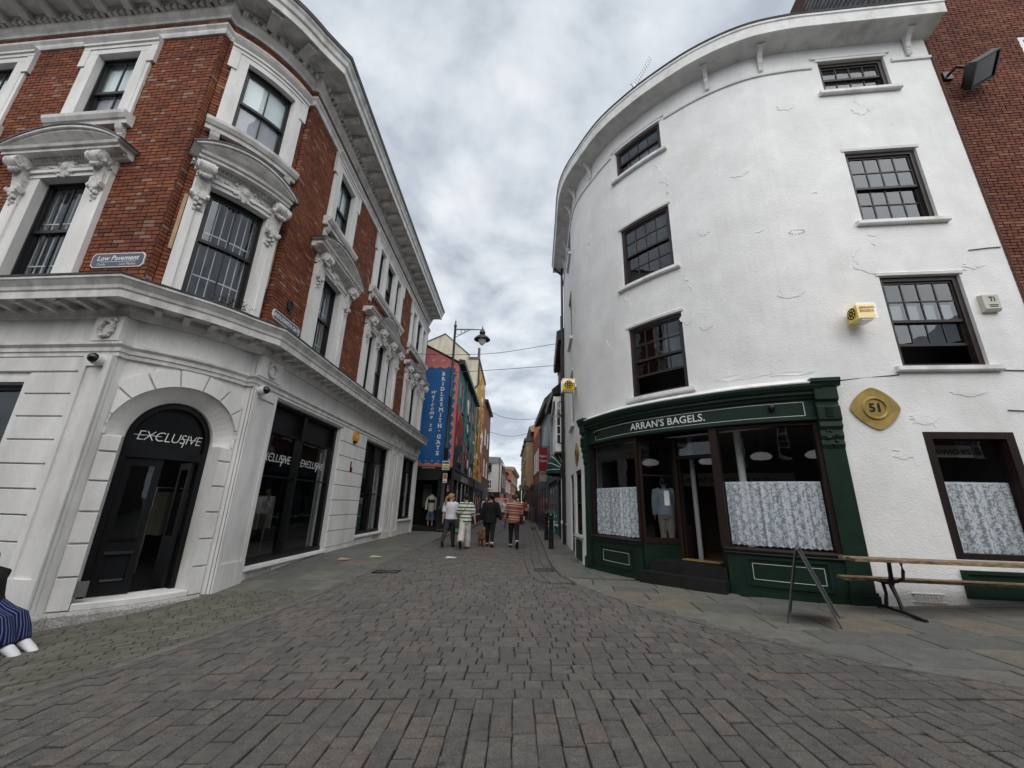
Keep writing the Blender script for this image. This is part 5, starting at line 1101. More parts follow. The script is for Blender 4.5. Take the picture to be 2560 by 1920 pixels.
M['tealshop'] = mat('teal_shop_paint', (.07, .13, .155), rough=.6)
M['shopblack'] = mat('shop_black', (.012, .012, .013), rough=.45, spec=.4)
M['navyshop'] = mat('navy_shop', (.012, .016, .035), rough=.45)
def quadbox(pts, z0, z1): mb = MB(); prism(mb, pts, z0, z1); return mb
def building(name, label, pts, z0, z1, m, roofm='slate', roof=None, loc=None):
    b = thing(name, label, 'building', loc or (*pts[0], 0)); quadbox(pts, z0, z1).build('wall', m, b); return b
def fwin(F, par, uc, hw, z0, z1, cols=2, rows=2, fm='white', d=.0, gm=None, proud=.03):
    """small sash window on a far wall: frame with bars, dark pane, sill"""
    mb = MB(); t = min(.07, hw * .2)
    for q in ((uc - hw, uc - hw + t, z0, z1), (uc + hw - t, uc + hw, z0, z1), (uc - hw + t, uc + hw - t, z1 - t, z1), (uc - hw + t, uc + hw - t, z0, z0 + t)): mb.fbox(F, *q, d - .02, d + proud)
    for c in range(1, cols): q = lerp(uc - hw, uc + hw, c / cols); mb.fbox(F, q - .02, q + .02, z0 + t, z1 - t, d, d + proud * .8)
    for c in range(1, rows): q = lerp(z0, z1, c / rows); mb.fbox(F, uc - hw + t, uc + hw - t, q - .025, q + .025, d, d + proud * .85)
    w = mb.build('window', fm, par)
    mb = MB(); mb.add([(*F.map(u, d + .012), z) for u, z in ((uc - hw + .01, z0 + .01), (uc + hw - .01, z0 + .01), (uc + hw - .01, z1 - .01), (uc - hw + .01, z1 - .01))], [(0, 1, 2, 3)]); mb.build('pane', gm or 'farglass', w)
    mb = MB(); mb.fbox(F, uc - hw - .06, uc + hw + .06, z0 - .08, z0, d - .02, d + .09); mb.build('sill', 'shopblack' if fm == 'shopblack' else 'stone', w)
    return w
M['farglass'] = mat('far_window_glass', (.035, .04, .045), rough=.08, spec=.6)
# mural building with the blue welcome panel on its end wall
MBd = thing('mural_building', 'shop building with a blue welcome mural on its pink end wall', 'building', (-3.26, 21, 0))
GF = Path([(-9.5, 21.0), (-3.26, 21.0)], [False, False]); SFm = Path([(-3.26, 21.0), (-3.26, 31.0)], [False, False]); gu = lambda X: X + 9.5
mb = MB(); gp = [(-9.5, 0), (-3.26, 0), (-3.26, 8.75), (-6.5, 10.45), (-9.5, 8.9)]
mb.add([(-3.6, 21.35, 3.05), (-3.26, 21, 3.05), (-3.26, 21, 8.75), (-3.6, 21.35, 8.9)], [(0, 1, 2, 3)])
mb.add([(x, 21.0, z) for x, z in ((-9.5, 3.05), (-3.26, 3.05), (-3.26, 8.75), (-6.5, 10.45), (-9.5, 8.9))], [(0, 1, 2, 3, 4)]); mb.add([(-9.5, 21.0, 3.05), (-3.26, 21.0, 3.05), (-3.26, 21.35, 3.05), (-9.5, 21.35, 3.05)], [(3, 2, 1, 0)]); gw = mb.build('gable_wall', 'pink', MBd)
mb = MB(); mb.fwall(SFm, 0, 10, 3.0, 8.9); mb.build('street_wall', 'teal', MBd)
mb = MB(); mb.add([(-6.5, 21, 10.5), (-3.0, 20.9, 8.72), (-3.0, 31, 8.95), (-6.5, 31, 10.5)], [(0, 1, 2, 3)]); mb.add([(-6.5, 21, 10.5), (-9.6, 21, 8.9), (-9.6, 31, 8.9), (-6.5, 31, 10.5)], [(0, 1, 2, 3)]); mb.build('roof', 'slate', MBd)
mb = MB(); mb.fsweep(SFm, -.08, 10, [(-.05, 8.72), (.30, 8.72), (.32, 8.80), (.30, 8.98), (-.05, 9.02)]); mb.tube([(-6.5, 20.97, 10.5), (-3.1, 20.97, 8.78)], .035, 6); mb.build('gutter', 'shopblack', MBd)
def wavy(u0, u1, z0, z1, amp, n):
    out = []; q = 8
    for (a, b, side) in (((u0, z0), (u1, z0), 'b'), ((u1, z0), (u1, z1), 'r'), ((u1, z1), (u0, z1), 't'), ((u0, z1), (u0, z0), 'l')):
        m_ = n if side in 'rl' else max(2, int(round(n * (u1 - u0) / (z1 - z0))))
        for k in range(m_ * q):
            t = k / (m_ * q); w = -amp * abs(math.sin(math.pi * t * m_)) ** .8; x, z = lerp(a[0], b[0], t), lerp(a[1], b[1], t)
            out.append((x, z - w) if side == 'b' else (x + w, z) if side == 'r' else (x, z + w) if side == 't' else (x - w, z))
    return out
mb = MB(); mb.fpoly(GF, wavy(gu(-5.34), gu(-3.33), 3.16, 8.66, .05, 11), 0, .006); mb.build('mural_border', 'coral', MBd)
mb = MB(); mb.fpoly(GF, wavy(gu(-5.28), gu(-3.36), 3.22, 8.6, .12, 11), 0, .010); mb.build('mural_panel', 'blue', MBd)
mb = MB(); word = 'BRIDLESMITH.GATE'; stems = dict(B=(-.075,), R=(-.075, .09), I=(0,), D=(-.08,), L=(-.06,), E=(-.07,), M=(-.11, .11), T=(0,), H=(-.085, .085), A=(-.105, .105), S=(), G=(.07,))
for k, c_ in enumerate(word):
    z = 8.33 - .29 * (k + 1) + .03
    if c_ == '.': mb.fbox(GF, gu(-4.10) - .025, gu(-4.10) + .025, z + .09, z + .14, .010, .014); continue
    text_on(mb, GF, c_, gu(-4.10), z, .013, .285, bold=.008)
    for s_ in stems.get(c_, ()):
        for zz in ((z - .002, z + .022), (z + .178, z + .202)):
            if c_ in 'RA' and zz[0] > z + .1 and s_ > 0: continue
            mb.fbox(GF, gu(-4.10) + s_ * .86 - .048, gu(-4.10) + s_ * .86 + .048, zz[0], zz[1], .010, .0125)
for k, c_ in enumerate('Welcome to'):
    if c_ != ' ': text_on(mb, GF, c_, gu(-4.60), 7.0 - .226 * k, .013, .31 if c_ != 'W' else .26, shear=.35, bold=.004)
mb.build('mural_lettering', 'letter_white', MBd)
mb = MB()
for k in range(11):
    for u in (gu(-5.16), gu(-3.50)): z = 3.5 + k * .47; mb.fpoly(GF, [(u + .028 * math.cos(a), z + .028 * math.sin(a)) for a in [2 * math.pi * j / 8 for j in range(8)]], .010, .013)
for k in range(5): u = lerp(gu(-5.0), gu(-3.7), k / 4); mb.fpoly(GF, [(u + .025 * math.cos(a), 3.42 + .025 * math.sin(a)) for a in [2 * math.pi * j / 8 for j in range(8)]], .010, .013)
for x in (-4.75, -4.2):
    for k in range(7): a = math.pi * k / 6; mb.fband(GF, [(gu(x) + .04 * math.cos(a), 8.85 + .04 * math.sin(a)), (gu(x) + .17 * math.cos(a), 8.85 + .17 * math.sin(a))], [(gu(x) + .04 * math.cos(a) + .012, 8.85 + .04 * math.sin(a)), (gu(x) + .17 * math.cos(a) + .012, 8.85 + .17 * math.sin(a))], 0, .006)
mb.build('mural_stars', 'letter_white', MBd)
mb = MB(); mb.fbox(GF, 0, gu(-3.26), 3.0, 3.13, -.02, .05); mb.build('sign_strip', 'shopblack', MBd); mb = MB(); text_on(mb, GF, 'BRIDLESMITH GATE', gu(-4.5), 3.04, .055, .075); mb.build('strip_lettering', 'letter_white', MBd)
M['sign_pinkm'] = mat('mural_rose', (.45, .22, .26), rough=.75)
# painted shapes on the street wall
def patch(F, par, m, poly, d=.024): mb = MB(); mb.fpoly(F, [p_ for p_ in poly], -.01, d); mb.build('mural_shape', m, par)
patch(SFm, MBd, 'mred', [(0, 6.5), (.9, 6.35), (2.2, 6.1), (3.0, 5.6), (2.9, 4.6), (1.2, 4.4), (.6, 4.7), (0, 4.55)]); patch(SFm, MBd, 'mnavy', [(0, 4.9), (.5, 5.25), (1.1, 5.3), (1.8, 4.9), (2.9, 4.4), (2.95, 3.05), (0, 3.05)], .02); patch(SFm, MBd, 'mgrey', [(4.6, 8.5), (6.0, 8.5), (6.4, 6.6), (5.2, 6.0), (4.4, 6.6)]); patch(SFm, MBd, 'sign_pinkm', [(.5, 7.9), (1.1, 7.9), (1.2, 7.1), (.6, 7.0)]); patch(SFm, MBd, 'mgrey', [(3.2, 8.2), (3.9, 8.3), (4.3, 7.4), (4.0, 6.4), (3.4, 6.9)]); patch(SFm, MBd, 'mgrey', [(7.2, 8.0), (8.3, 8.1), (8.9, 6.6), (8.4, 5.0), (9.0, 3.8), (7.6, 4.4), (6.4, 5.2), (7.0, 6.4)]); patch(SFm, MBd, 'mred', [(3.3, 5.6), (3.7, 5.9), (4.6, 4.6), (4.2, 3.05), (3.0, 3.05)]); patch(SFm, MBd, 'mred', [(6.3, 4.9), (6.9, 5.1), (7.3, 4.3), (7.0, 3.5), (6.4, 3.7)]); patch(SFm, MBd, 'mnavy', [(4.8, 3.9), (9.9, 4.2), (9.9, 3.05), (4.6, 3.05)]); patch(SFm, MBd, 'mgrey', [(9.2, 8.6), (9.95, 8.6), (9.95, 4.4), (9.4, 5.2)])
for u, z0, z1 in ((2.1, 6.45, 7.95), (5.6, 6.6, 8.0), (8.2, 6.7, 8.0), (2.0, 3.5, 4.9), (5.2, 3.5, 4.9)): fwin(SFm, MBd, u, .42, z0, z1, 2, 3, 'shopblack', .01)
for u in (3.0, 6.1): mb = MB(); P = SFm.map(u, .08); mb.tube([(*P, 3.1), (*P, 8.7)], .05, 6); mb.build('downpipe', 'teal', MBd)
RQ = random.Random(5)
def busy(F, par, cols, n, u0, u1, z0, z1, d0):
    for k in range(n):
        uc, zc_ = RQ.uniform(u0, u1), RQ.uniform(z0, z1); a_ = RQ.uniform(0, 3); sx_, sz_ = RQ.uniform(.15, .55), RQ.uniform(.15, .6); m_ = RQ.randint(5, 8)
        pl = [(min(max(uc + sx_ * RQ.uniform(.5, 1) * math.cos(a_ + 2 * math.pi * j / m_), u0), u1), zc_ + sz_ * RQ.uniform(.5, 1) * math.sin(a_ + 2 * math.pi * j / m_)) for j in range(m_)]
        patch(F, par, RQ.choice(cols), pl, d0 + .0012 * k)
busy(SFm, MBd, ['mgrey', 'mgrey', 'mnavy', 'mred', 'sign_pinkm', 'tealshop', 'letter_white', 'teal'], 46, 3.2, 9.9, 3.2, 8.4, .026); busy(SFm, MBd, ['mgrey', 'mred', 'pink', 'mnavy'], 14, .2, 2.9, 3.2, 6.3, .026)
# its black shop below
mb = MB(); mb.fbox(SFm, -.05, 10, 2.52, 3.02, -.02, .10); mb.fbox(SFm, -.05, 10, 3.0, 3.06, -.02, .16); mb.build('fascia', 'shopblack', MBd)
mb = MB(); text_on(mb, SFm, 'GLASS ONION', 4.5, 2.60, .105, .46, bold=.012, spacing=1.2); mb.build('sign_lettering', 'letter_white', MBd)
mb = MB()
for u in (.0, 1.6, 3.4, 5.2, 7.0, 8.8, 9.9): mb.fbox(SFm, u - .08, u + .08, 0, 2.52, -.1, .05)
mb.fbox(SFm, 0, 10, 0, .45, -.1, .03); mb.build('shop_frame', 'shopblack', MBd)
for k, u in enumerate((.8, 2.5, 4.3, 6.1, 7.9)): mb = MB(); mb.add([(*SFm.map(a, -.04), z) for a, z in ((u - .75, .45), (u + .75, .45), (u + .75, 2.5), (u - .75, 2.5))], [(0, 1, 2, 3)]); mb.build('pane', 'farglass', MBd)
mb = MB(); mb.box(-5.4, -3.3, 20.72, 21.36, -.05, .20); mb.box(-3.5, -3.26, 20.98, 21.3, 0, 3.0); mb.box(-5.5, -3.3, 20.98, 21.04, 2.45, 3.0); mb.box(-3.95, -3.80, 20.98, 21.1, 0, 2.5); mb.build('shop_frame', 'shopblack', MBd)
mb = MB(); mb.add([(-5.5, 22.6, 0), (-3.3, 22.6, 0), (-3.3, 22.6, 3), (-5.5, 22.6, 3)], [(0, 1, 2, 3)]); mb.add([(-5.5, 21.05, .2), (-3.3, 21.05, .2), (-3.3, 22.6, .2), (-5.5, 22.6, .2)], [(0, 1, 2, 3)]); mb.build('shop_interior', 'interior', MBd)
# cream building behind, street face covered in golden mural
CB = thing('cream_gable_building', 'tall cream rendered gable standing above the mural roof, golden mural round its side', 'building', (-3.3, 31, 0))
CF = Path([(-3.29, 31.02), (-3.27, 38.5)], [False, False])
mb = MB(); prf = [(-10, 0), (-3.29, 0), (-3.29, 12.75), (-4.06, 12.75), (-4.06, 13.08), (-6.18, 14.93), (-10, 13.0)]; mb.add([(x, 31.02, z) for x, z in prf] + [(x, 38.5, z) for x, z in prf], [tuple(range(7)), tuple(range(13, 6, -1))] + [(i, i + 7, (i + 1) % 7 + 7, (i + 1) % 7) for i in range(7)]); mb.build('wall', 'cream', CB)
mb = MB(); mb.tube([(-10, 31, 13.04), (-6.18, 31, 14.97), (-4.02, 31, 13.1)], .05, 6); mb.box(-4.1, -3.2, 30.97, 38.5, 12.75, 12.95); mb.build('coping', 'lead', CB)
mb = MB(); mb.box(-3.42, -3.24, 31.3, 31.7, 12.9, 13.9); mb.build('chimney', 'lead', CB)
mb = MB(); mb.tube([(-3.2, 30.95, 12.7), (-3.2, 30.95, 10.6), (-3.55, 30.95, 10.2), (-3.55, 30.95, 9.3)], .06, 6); mb.build('downpipe', 'shopblack', CB)
patch(CF, CB, 'mgold', [(.1, 3.2), (7.4, 3.2), (7.4, 12.6), (.1, 12.4)]); patch(CF, CB, 'mgreen', [(.4, 5.5), (2.2, 5.0), (2.8, 8), (2.0, 10.5), (.6, 9)], .024); patch(CF, CB, 'coral', [(2.6, 3.4), (4.4, 3.4), (5.2, 7.5), (4.2, 11), (3.2, 7)], .024); patch(CF, CB, 'letter_white', [(4.6, 6.4), (5.6, 5.4), (6.6, 6.6), (5.7, 7.6)], .036); patch(CF, CB, 'mred', [(5.8, 4), (6.9, 4.2), (6.6, 6.0), (5.9, 5.6)], .036); patch(CF, CB, 'pink', [(5.6, 8), (7.2, 8), (7.2, 12), (6.2, 11)], .024)
busy(CF, CB, ['coral', 'mgold', 'mgreen', 'pink', 'letter_white', 'mred', 'cream', 'mgrey'], 46, .3, 7.2, 3.6, 12.2, .04)
mb = MB(); mb.fbox(CF, 0, 7.4, 0, 3.1, -.02, .10); mb.fbox(CF, 0, 7.4, 2.5, 3.15, -.02, .2); mb.build('shop_frame', 'navyshop', CB)
for u in (.9, 2.5, 4.1, 5.7): fwin(CF, CB, u, .55, .6, 2.3, 1, 1, 'navyshop', .09)
OB = building('dark_terrace_house', 'narrow dark fronted house just beyond the golden mural', [(-9, 38.6), (-3.2, 38.6), (-3.1, 46), (-9, 46)], 0, 11.2, 'bwall'); OF = Path([(-3.2, 38.6), (-3.1, 46)], [False, False])
for u in (1.5, 4.5):
    for z in (4, 7): fwin(OF, OB, u, .5, z, z + 1.6)
mb = MB(); mb.fsweep(OF, 0, 7.3, [(-.05, 11.1), (.3, 11.1), (.3, 11.35), (-.05, 11.4)]); mb.build('gutter', 'shopblack', OB)
mb = MB(); mb.fbox(OF, 0, 7.3, 0, 3.0, 0, .12); mb.build('shop_frame', 'navyshop', OB)
# white gable with the black horseshoe sign
HB = thing('white_gable_building', 'white painted gable end far up the street with a dark slate roof', 'building', (-2.8, 50, 0)); HF = Path([(-7, 50), (-1.78, 50)], [False, False]); HS = Path([(-1.78, 50), (-1.5, 58)], [False, False]); hu = lambda x: x + 7
quadbox([(-7, 50), (-1.78, 50), (-1.5, 58), (-7, 58)], 2.85, 6.25).build('wall', mat('white_brick', (.72, .71, .68), (.62, .61, .58), rough=.85, scale=4, bump=.2), HB)
quadbox([(-7, 50.2), (-1.9, 50.2), (-1.6, 58), (-7, 58)], 0, 2.85).build('shop_frame', 'shopblack', HB)
mb = MB(); mb.add([(-7, 49.9, 6.25), (-1.7, 49.9, 6.25), (-1.4, 58, 6.25), (-7, 58, 6.25), (-7, 52.5, 7.4), (-2.1, 52.5, 7.3), (-1.9, 57, 7.3)], [(0, 1, 5, 4), (1, 2, 6, 5)]); mb.build('roof', 'slate', HB)
mb = MB(); mb.fwall(HS, 0, 8, 2.85, 6.25, d=.01); mb.build('street_wall', 'bwall', HB)
fwin(HF, HB, hu(-3.3), .38, 3.24, 4.27, 3, 2); fwin(HS, HB, 2.5, .5, 3.6, 5.2); fwin(HS, HB, 5.5, .5, 3.6, 5.2)
mb = MB(); mb.tube([(-2.02, 49.93, 2.0), (-2.02, 49.93, 6.9)], .045, 6); mb.build('downpipe', 'shopblack', HB)
hs = thing('hanging_sign', 'black square sign with a pale horseshoe on the white gable', 'sign', (-3.4, 49.7, 5.2)); mb = MB(); mb.box(-3.86, -2.97, 49.66, 49.74, 5.18, 6.0); mb.build('board', 'shopblack', hs)
mb = MB(); ring = [math.radians(120) + math.radians(300) * k / 20 for k in range(21)]; PF = Path([(-4.5, 49.655), (-2, 49.655)], [False, False]); mb.fband(PF, [(1.09 + .16 * math.cos(a), 5.58 + .20 * math.sin(a)) for a in ring], [(1.09 + .235 * math.cos(a), 5.58 + .27 * math.sin(a)) for a in ring], 0, .01); mb.build('horseshoe', 'steel', hs)
mb = MB(); mb.tube([(-3.9, 49.7, 6.1), (-2.8, 49.7, 6.1)], .03, 6); mb.build('bracket', 'metal_black', hs)
for i, (x0, y0, x1, y1, h, m_, lb_) in enumerate(((-1.5, 58.2, -1.2, 64, 5.9, 'bwall', 'brown brick terrace house beyond the white gable'), (-1.2, 64.2, -.9, 70, 5.2, 'rwall', 'low brick shop house before the tall far building'))):
    b = building('terrace_house', lb_, [(-7, y0), (x0, y0), (x1, y1), (-7, y1)], 0, h, m_); Ft = Path([(x0, y0), (x1, y1)], [False, False])
    for u in (1.4, 3.0, 4.6): fwin(Ft, b, u, .45, 3.3, 4.8)
    mb = MB(); mb.add([(-7, y0, h), (x0 + .25, y0, h), (x1 + .25, y1, h), (-7, y1, h), (-3.2, y0 + .5, h + 1.6), (-3.0, y1 - .5, h + 1.6)], [(0, 1, 4), (1, 2, 5, 4), (2, 3, 5)]); mb.build('roof', 'slate', b)
    mb = MB(); mb.fbox(Ft, 0, 5.8, 0, 2.8, 0, .15); mb.build('shop_frame', 'mred' if i == 0 else 'navyshop', b)
FB = thing('far_brick_building', 'tall flat topped orange brick building closing the left side of the street', 'building', (-.7, 70.5, 0)); FS = Path([(-.72, 70.5), (.35, 92)], [False, False]); FG = Path([(-6, 70.5), (-.72, 70.5)], [False, False])
quadbox([(-6, 70.5), (-.72, 70.5), (.35, 92), (-6, 92)], 0, 7.5).build('wall', 'rwall', FB)
mb = MB(); mb.fsweep(FS, 0, 21, [(0, 7.1), (.2, 7.1), (.5, 7.5), (.5, 7.7), (0, 7.8)]); mb.fsweep(FG, 0, 5.3, [(0, 7.3), (.1, 7.3), (.15, 7.75), (0, 7.8)]); mb.fsweep(FS, 0, 21, [(0, 4.9), (.12, 4.9), (.15, 5.1), (0, 5.1)]); mb.build('cornice', 'sand', FB)
for k in range(7):
    for z in (3.4, 5.4): fwin(FS, FB, 1.6 + k * 2.9, .75, z, z + 1.35, 2, 1, 'sand', .02)
# right side of the street
rl = lambda Y: float(np.interp(Y, [16, 20, 24.5, 26, 33, 40, 46, 60], [1.95, 2.2, 2.28, 2.0, 1.9, 1.72, 1.5, 1.4]))
def rpath(y0, y1): return Path([(rl(y1), y1), (rl(y0), y0)], [False, False])
def rb(name, label, y0, y1, h, m_): 
    b = building(name, label, [(rl(y0), y0), (8, y0), (8, y1), (rl(y1), y1)], 0, h, m_, loc=(rl(y0), y0, 0)); return b, rpath(y0, y1)
b, F_ = rb('oriel_house', 'brown brick house with a white oriel window next to the white building', 16.1, 20.2, 8.6, 'bwall')
mb = MB(); mb.fsweep(F_, -.2, 4.3, [(-.05, 8.2), (.30, 8.15), (.34, 8.3), (.34, 8.55), (-.05, 8.75)]); mb.build('eaves', 'shopblack', b)
mb = MB(); mb.tube([(rl(16.2) - .12, 16.2, 0), (rl(16.2) - .12, 16.2, 9.4)], .05, 6); mb.build('downpipe', 'shopblack', b)
mb = MB(); mb.fbox(F_, .6, 3.9, 3.45, 3.75, -.02, .42); mb.fbox(F_, .6, 3.9, 5.55, 5.75, -.02, .48); mb.fbox(F_, .7, 3.8, 3.75, 5.55, -.02, .30)
for q in (.6, 1.65, 2.7, 3.78): mb.fbox(F_, q, q + .12, 3.75, 5.55, .25, .40)
mb.fbox(F_, .6, 3.9, 4.85, 4.97, .25, .40); orl = mb.build('oriel_window', 'white', b)
for k in range(3):
    for (z0, z1, nr) in ((3.8, 4.85, 3), (4.97, 5.5, 2)):
        q0 = .72 + k * 1.05; mb = MB(); mb.add([(*F_.map(u, .33), z) for u, z in ((q0, z0), (q0 + .93, z0), (q0 + .93, z1), (q0, z1))], [(0, 1, 2, 3)]); mb.build('pane', 'farglass', orl)
        mb = MB(); [mb.fbox(F_, q0 + .31 * j - .015, q0 + .31 * j + .015, z0, z1, .32, .36) for j in (1, 2)]; [mb.fbox(F_, q0, q0 + .93, lerp(z0, z1, j / nr) - .015, lerp(z0, z1, j / nr) + .015, .32, .355) for j in range(1, nr)]; mb.build('glazing_bars', 'white', orl)
Pn, Pf = F_.map(4.0, .0), F_.map(4.0, .4)
Q0 = F_.map(3.9, 0); Q1 = F_.map(3.9, .4); SidF = Path([tuple(Q1), tuple(Q0)], [False, False])
mb = MB()
for (z0, z1, nr) in ((3.8, 4.85, 3), (4.97, 5.5, 2)):
    mb.add([(*SidF.map(u, .012), z) for u, z in ((.08, z0), (.36, z0), (.36, z1), (.08, z1))], [(0, 1, 2, 3)])
mb.build('pane', 'farglass', orl); mb = MB()
for (z0, z1, nr) in ((3.8, 4.85, 3), (4.97, 5.5, 2)):
    mb.fbox(SidF, .20, .24, z0, z1, .0, .03); [mb.fbox(SidF, .08, .36, lerp(z0, z1, j / nr) - .018, lerp(z0, z1, j / nr) + .018, 0, .028) for j in range(1, nr)]
mb.build('glazing_bars', 'white', orl)
mb = MB(); mb.fbox(F_, 0, 4.1, 0, 2.6, -.02, .06); mb.fbox(F_, 0, 4.1, 2.4, 2.85, -.02, .2); mb.build('shop_frame', 'shopblack', b)
for k in range(5): mb = MB(); mb.fbox(F_, .3 + k * .85, .42 + k * .85, 0, 2.4, .05, .12); mb.build('shop_post', 'shopblack', b)
mb = MB(); P = F_.map(4.0, .14); mb.tube([(*P, 0), (*P, 2.4)], .045, 8); mb.lathe([(.07, .7), (.07, .82)], (*P, 0), 8); mb.tube([(*P, .75), (P[0] + .1, P[1] - .7, .68)], .03, 6); tag(mb.build('waste_pipe', 'white', None, smooth=True), 'white pipe at the corner of the white building on the street side', 'pipe')
# dutch canopy
aw = thing('awning', 'dark green half dome awning with white ribs over a shop window', 'awning', (rl(17.3), 17.3, 2.7)); A0 = F_.map(3.6, .03); A1 = F_.map(1.6, .03); nn_ = F_.sn[0]
def cap_pt(s, t):  # s 0..1 across, t 0..1 hinge fan
    a = t * math.pi / 2; ctr = A0 * (1 - s) + A1 * s; bulge = math.sin(math.pi * min(max(s, .0), 1)) ** .35 if 0 < s < 1 else 0.0
    r_ = .72 * (.25 + .75 * bulge) if False else .72 * bulge
    return (*(ctr + nn_ * r_ * math.sin(a)), 2.78 + .85 * bulge * math.cos(a) * 1.0)
mb = MB(); ns, nt_ = 16, 8; pts = [cap_pt(i / ns, j / nt_) for i in range(ns + 1) for j in range(nt_ + 1)]
mb.add(pts, [(i * (nt_ + 1) + j, (i + 1) * (nt_ + 1) + j, (i + 1) * (nt_ + 1) + j + 1, i * (nt_ + 1) + j + 1) for i in range(ns) for j in range(nt_)]); 
val = [cap_pt(i / ns, 1) for i in range(ns + 1)]; mb.add([v for v in val] + [(v[0], v[1], v[2] - .14 - .03 * (i % 2)) for i, v in enumerate(val)], [(i, i + 1, i + ns + 2, i + ns + 1) for i in range(ns)])
mb.build('canopy', mat('awning_green', (.010, .055, .035), rough=.7), aw, smooth=True)
for j in (0, 2, 4, 6, 8): mb = MB(); mb.tube([cap_pt(i / ns, j / nt_) for i in range(ns + 1)], .016, 5); mb.build('rib', 'white', aw)
b, F_ = rb('chimney_house', 'dark brown brick house with a tall chimney beyond the oriel', 20.3, 25.0, 7.4, 'bwall')
mb = MB(); mb.box(rl(22) + .1, rl(22) + .75, 21.6, 22.4, 7.2, 8.9); ch_ = mb.build('chimney', 'bwall', b); mb = MB(); mb.box(rl(22) + .05, rl(22) + .8, 21.55, 22.45, 8.7, 8.82); mb.build('chimney_band', 'stone', ch_)
mb = MB(); mb.fsweep(F_, -.1, 4.8, [(-.05, 7.0), (.4, 6.9), (.42, 7.2), (-.05, 7.6)]); mb.build('eaves', 'shopblack', b)
for u in (1.2, 3.4): fwin(F_, b, u, .5, 4.4, 6.0)
mb = MB(); mb.fbox(F_, 0, 4.7, 0, 3.0, -.02, .12); mb.build('shop_frame', 'tealshop', b); mb = MB(); mb.fbox(F_, 0, 4.7, 2.6, 3.2, .1, .25); mb.build('fascia', 'tealshop', b)
for k in range(3): fwin(F_, b, .9 + k * 1.5, .55, .5, 2.4, 1, 2, 'tealshop', .12)
mb = MB(); mb.tube([(rl(22) + .4, 22, 8.8), (rl(22) + .4, 22, 10.0)], .015, 5); [mb.tube([(rl(22) + .05, 22, z), (rl(22) + .75, 22, z)], .009, 5) for z in (9.4, 9.55, 9.7, 9.85)]; tag(mb.build('aerial', 'steel'), 'thin aerial on the chimney of the dark brick house', 'aerial')
b, F_ = rb('painted_house', 'house with a pale blue mural under black eaves on the right', 25.1, 33.0, 8.1, 'cream')
mb = MB(); mb.fsweep(F_, -.1, 8.0, [(-.05, 7.7), (.45, 7.6), (.47, 7.95), (-.05, 8.5)]); mb.build('eaves', 'shopblack', b)
patch(F_, b, mat('mural_pale', (.42, .48, .60), (.30, .36, .50), rough=.75, scale=4), [(.2, 3.6), (7.6, 3.6), (7.6, 7.5), (.2, 7.5)]); patch(F_, b, 'teal', [(.3, 4), (2.0, 4.4), (2.4, 7), (.3, 7.4)], .024); patch(F_, b, 'letter_white', [(3, 5.2), (4.6, 4.4), (5.4, 6.6), (4, 7.2)], .024); patch(F_, b, 'mgrey', [(6, 3.8), (7.2, 4.4), (6.8, 6.2)], .024)
mb = MB(); mb.fbox(F_, 0, 7.9, 0, 3.1, -.02, .14); mb.build('shop_frame', mat('grey_shop', (.07, .12, .145), rough=.6), b)
for k in range(4): fwin(F_, b, 1.2 + k * 1.8, .65, .5, 2.5, 1, 1, 'shopblack', .14)
b, F_ = rb('stone_house', 'brick and stone building with projecting bays far up on the right', 40.0, 56.0, 9.0, 'rwall')
for k in range(4):
    u = 2 + k * 4; mb = MB(); mb.fsweep(F_, u - .9, u + .9, [(0, 3.2), (.25, 3.0), (.75, 3.4), (.75, 7.6), (0, 7.8)]); by_ = mb.build('bay', 'sand', b)
    mb = MB(); mb.fsweep(F_, u - 1.05, u + 1.05, [(0, 7.7), (.95, 7.7), (.95, 7.9), (0, 8.6)]); mb.build('bay_roof', 'lead', by_)
    for z in (3.9, 5.9): fwin(F_, b, u, .6, z, z + 1.3, 2, 1, 'sand', .76)
mb = MB(); mb.fsweep(F_, 0, 16, [(0, 8.5), (.3, 8.5), (.5, 9.0), (0, 9.2)]); mb.build('cornice', 'sand', b); mb = MB(); mb.fbox(F_, 0, 16, 0, 2.9, 0, .2); mb.build('shop_frame', 'shopblack', b)
b, F_ = rb('plain_brick_house', 'plain brick house between the pale mural and the stone bays', 33.1, 39.9, 7.6, 'rwall')
for u in (1.4, 3.4, 5.4): fwin(F_, b, u, .5, 4.2, 6.0)
mb = MB(); mb.fbox(F_, 0, 6.8, 0, 3.0, 0, .16); mb.build('shop_frame', 'shopblack', b)
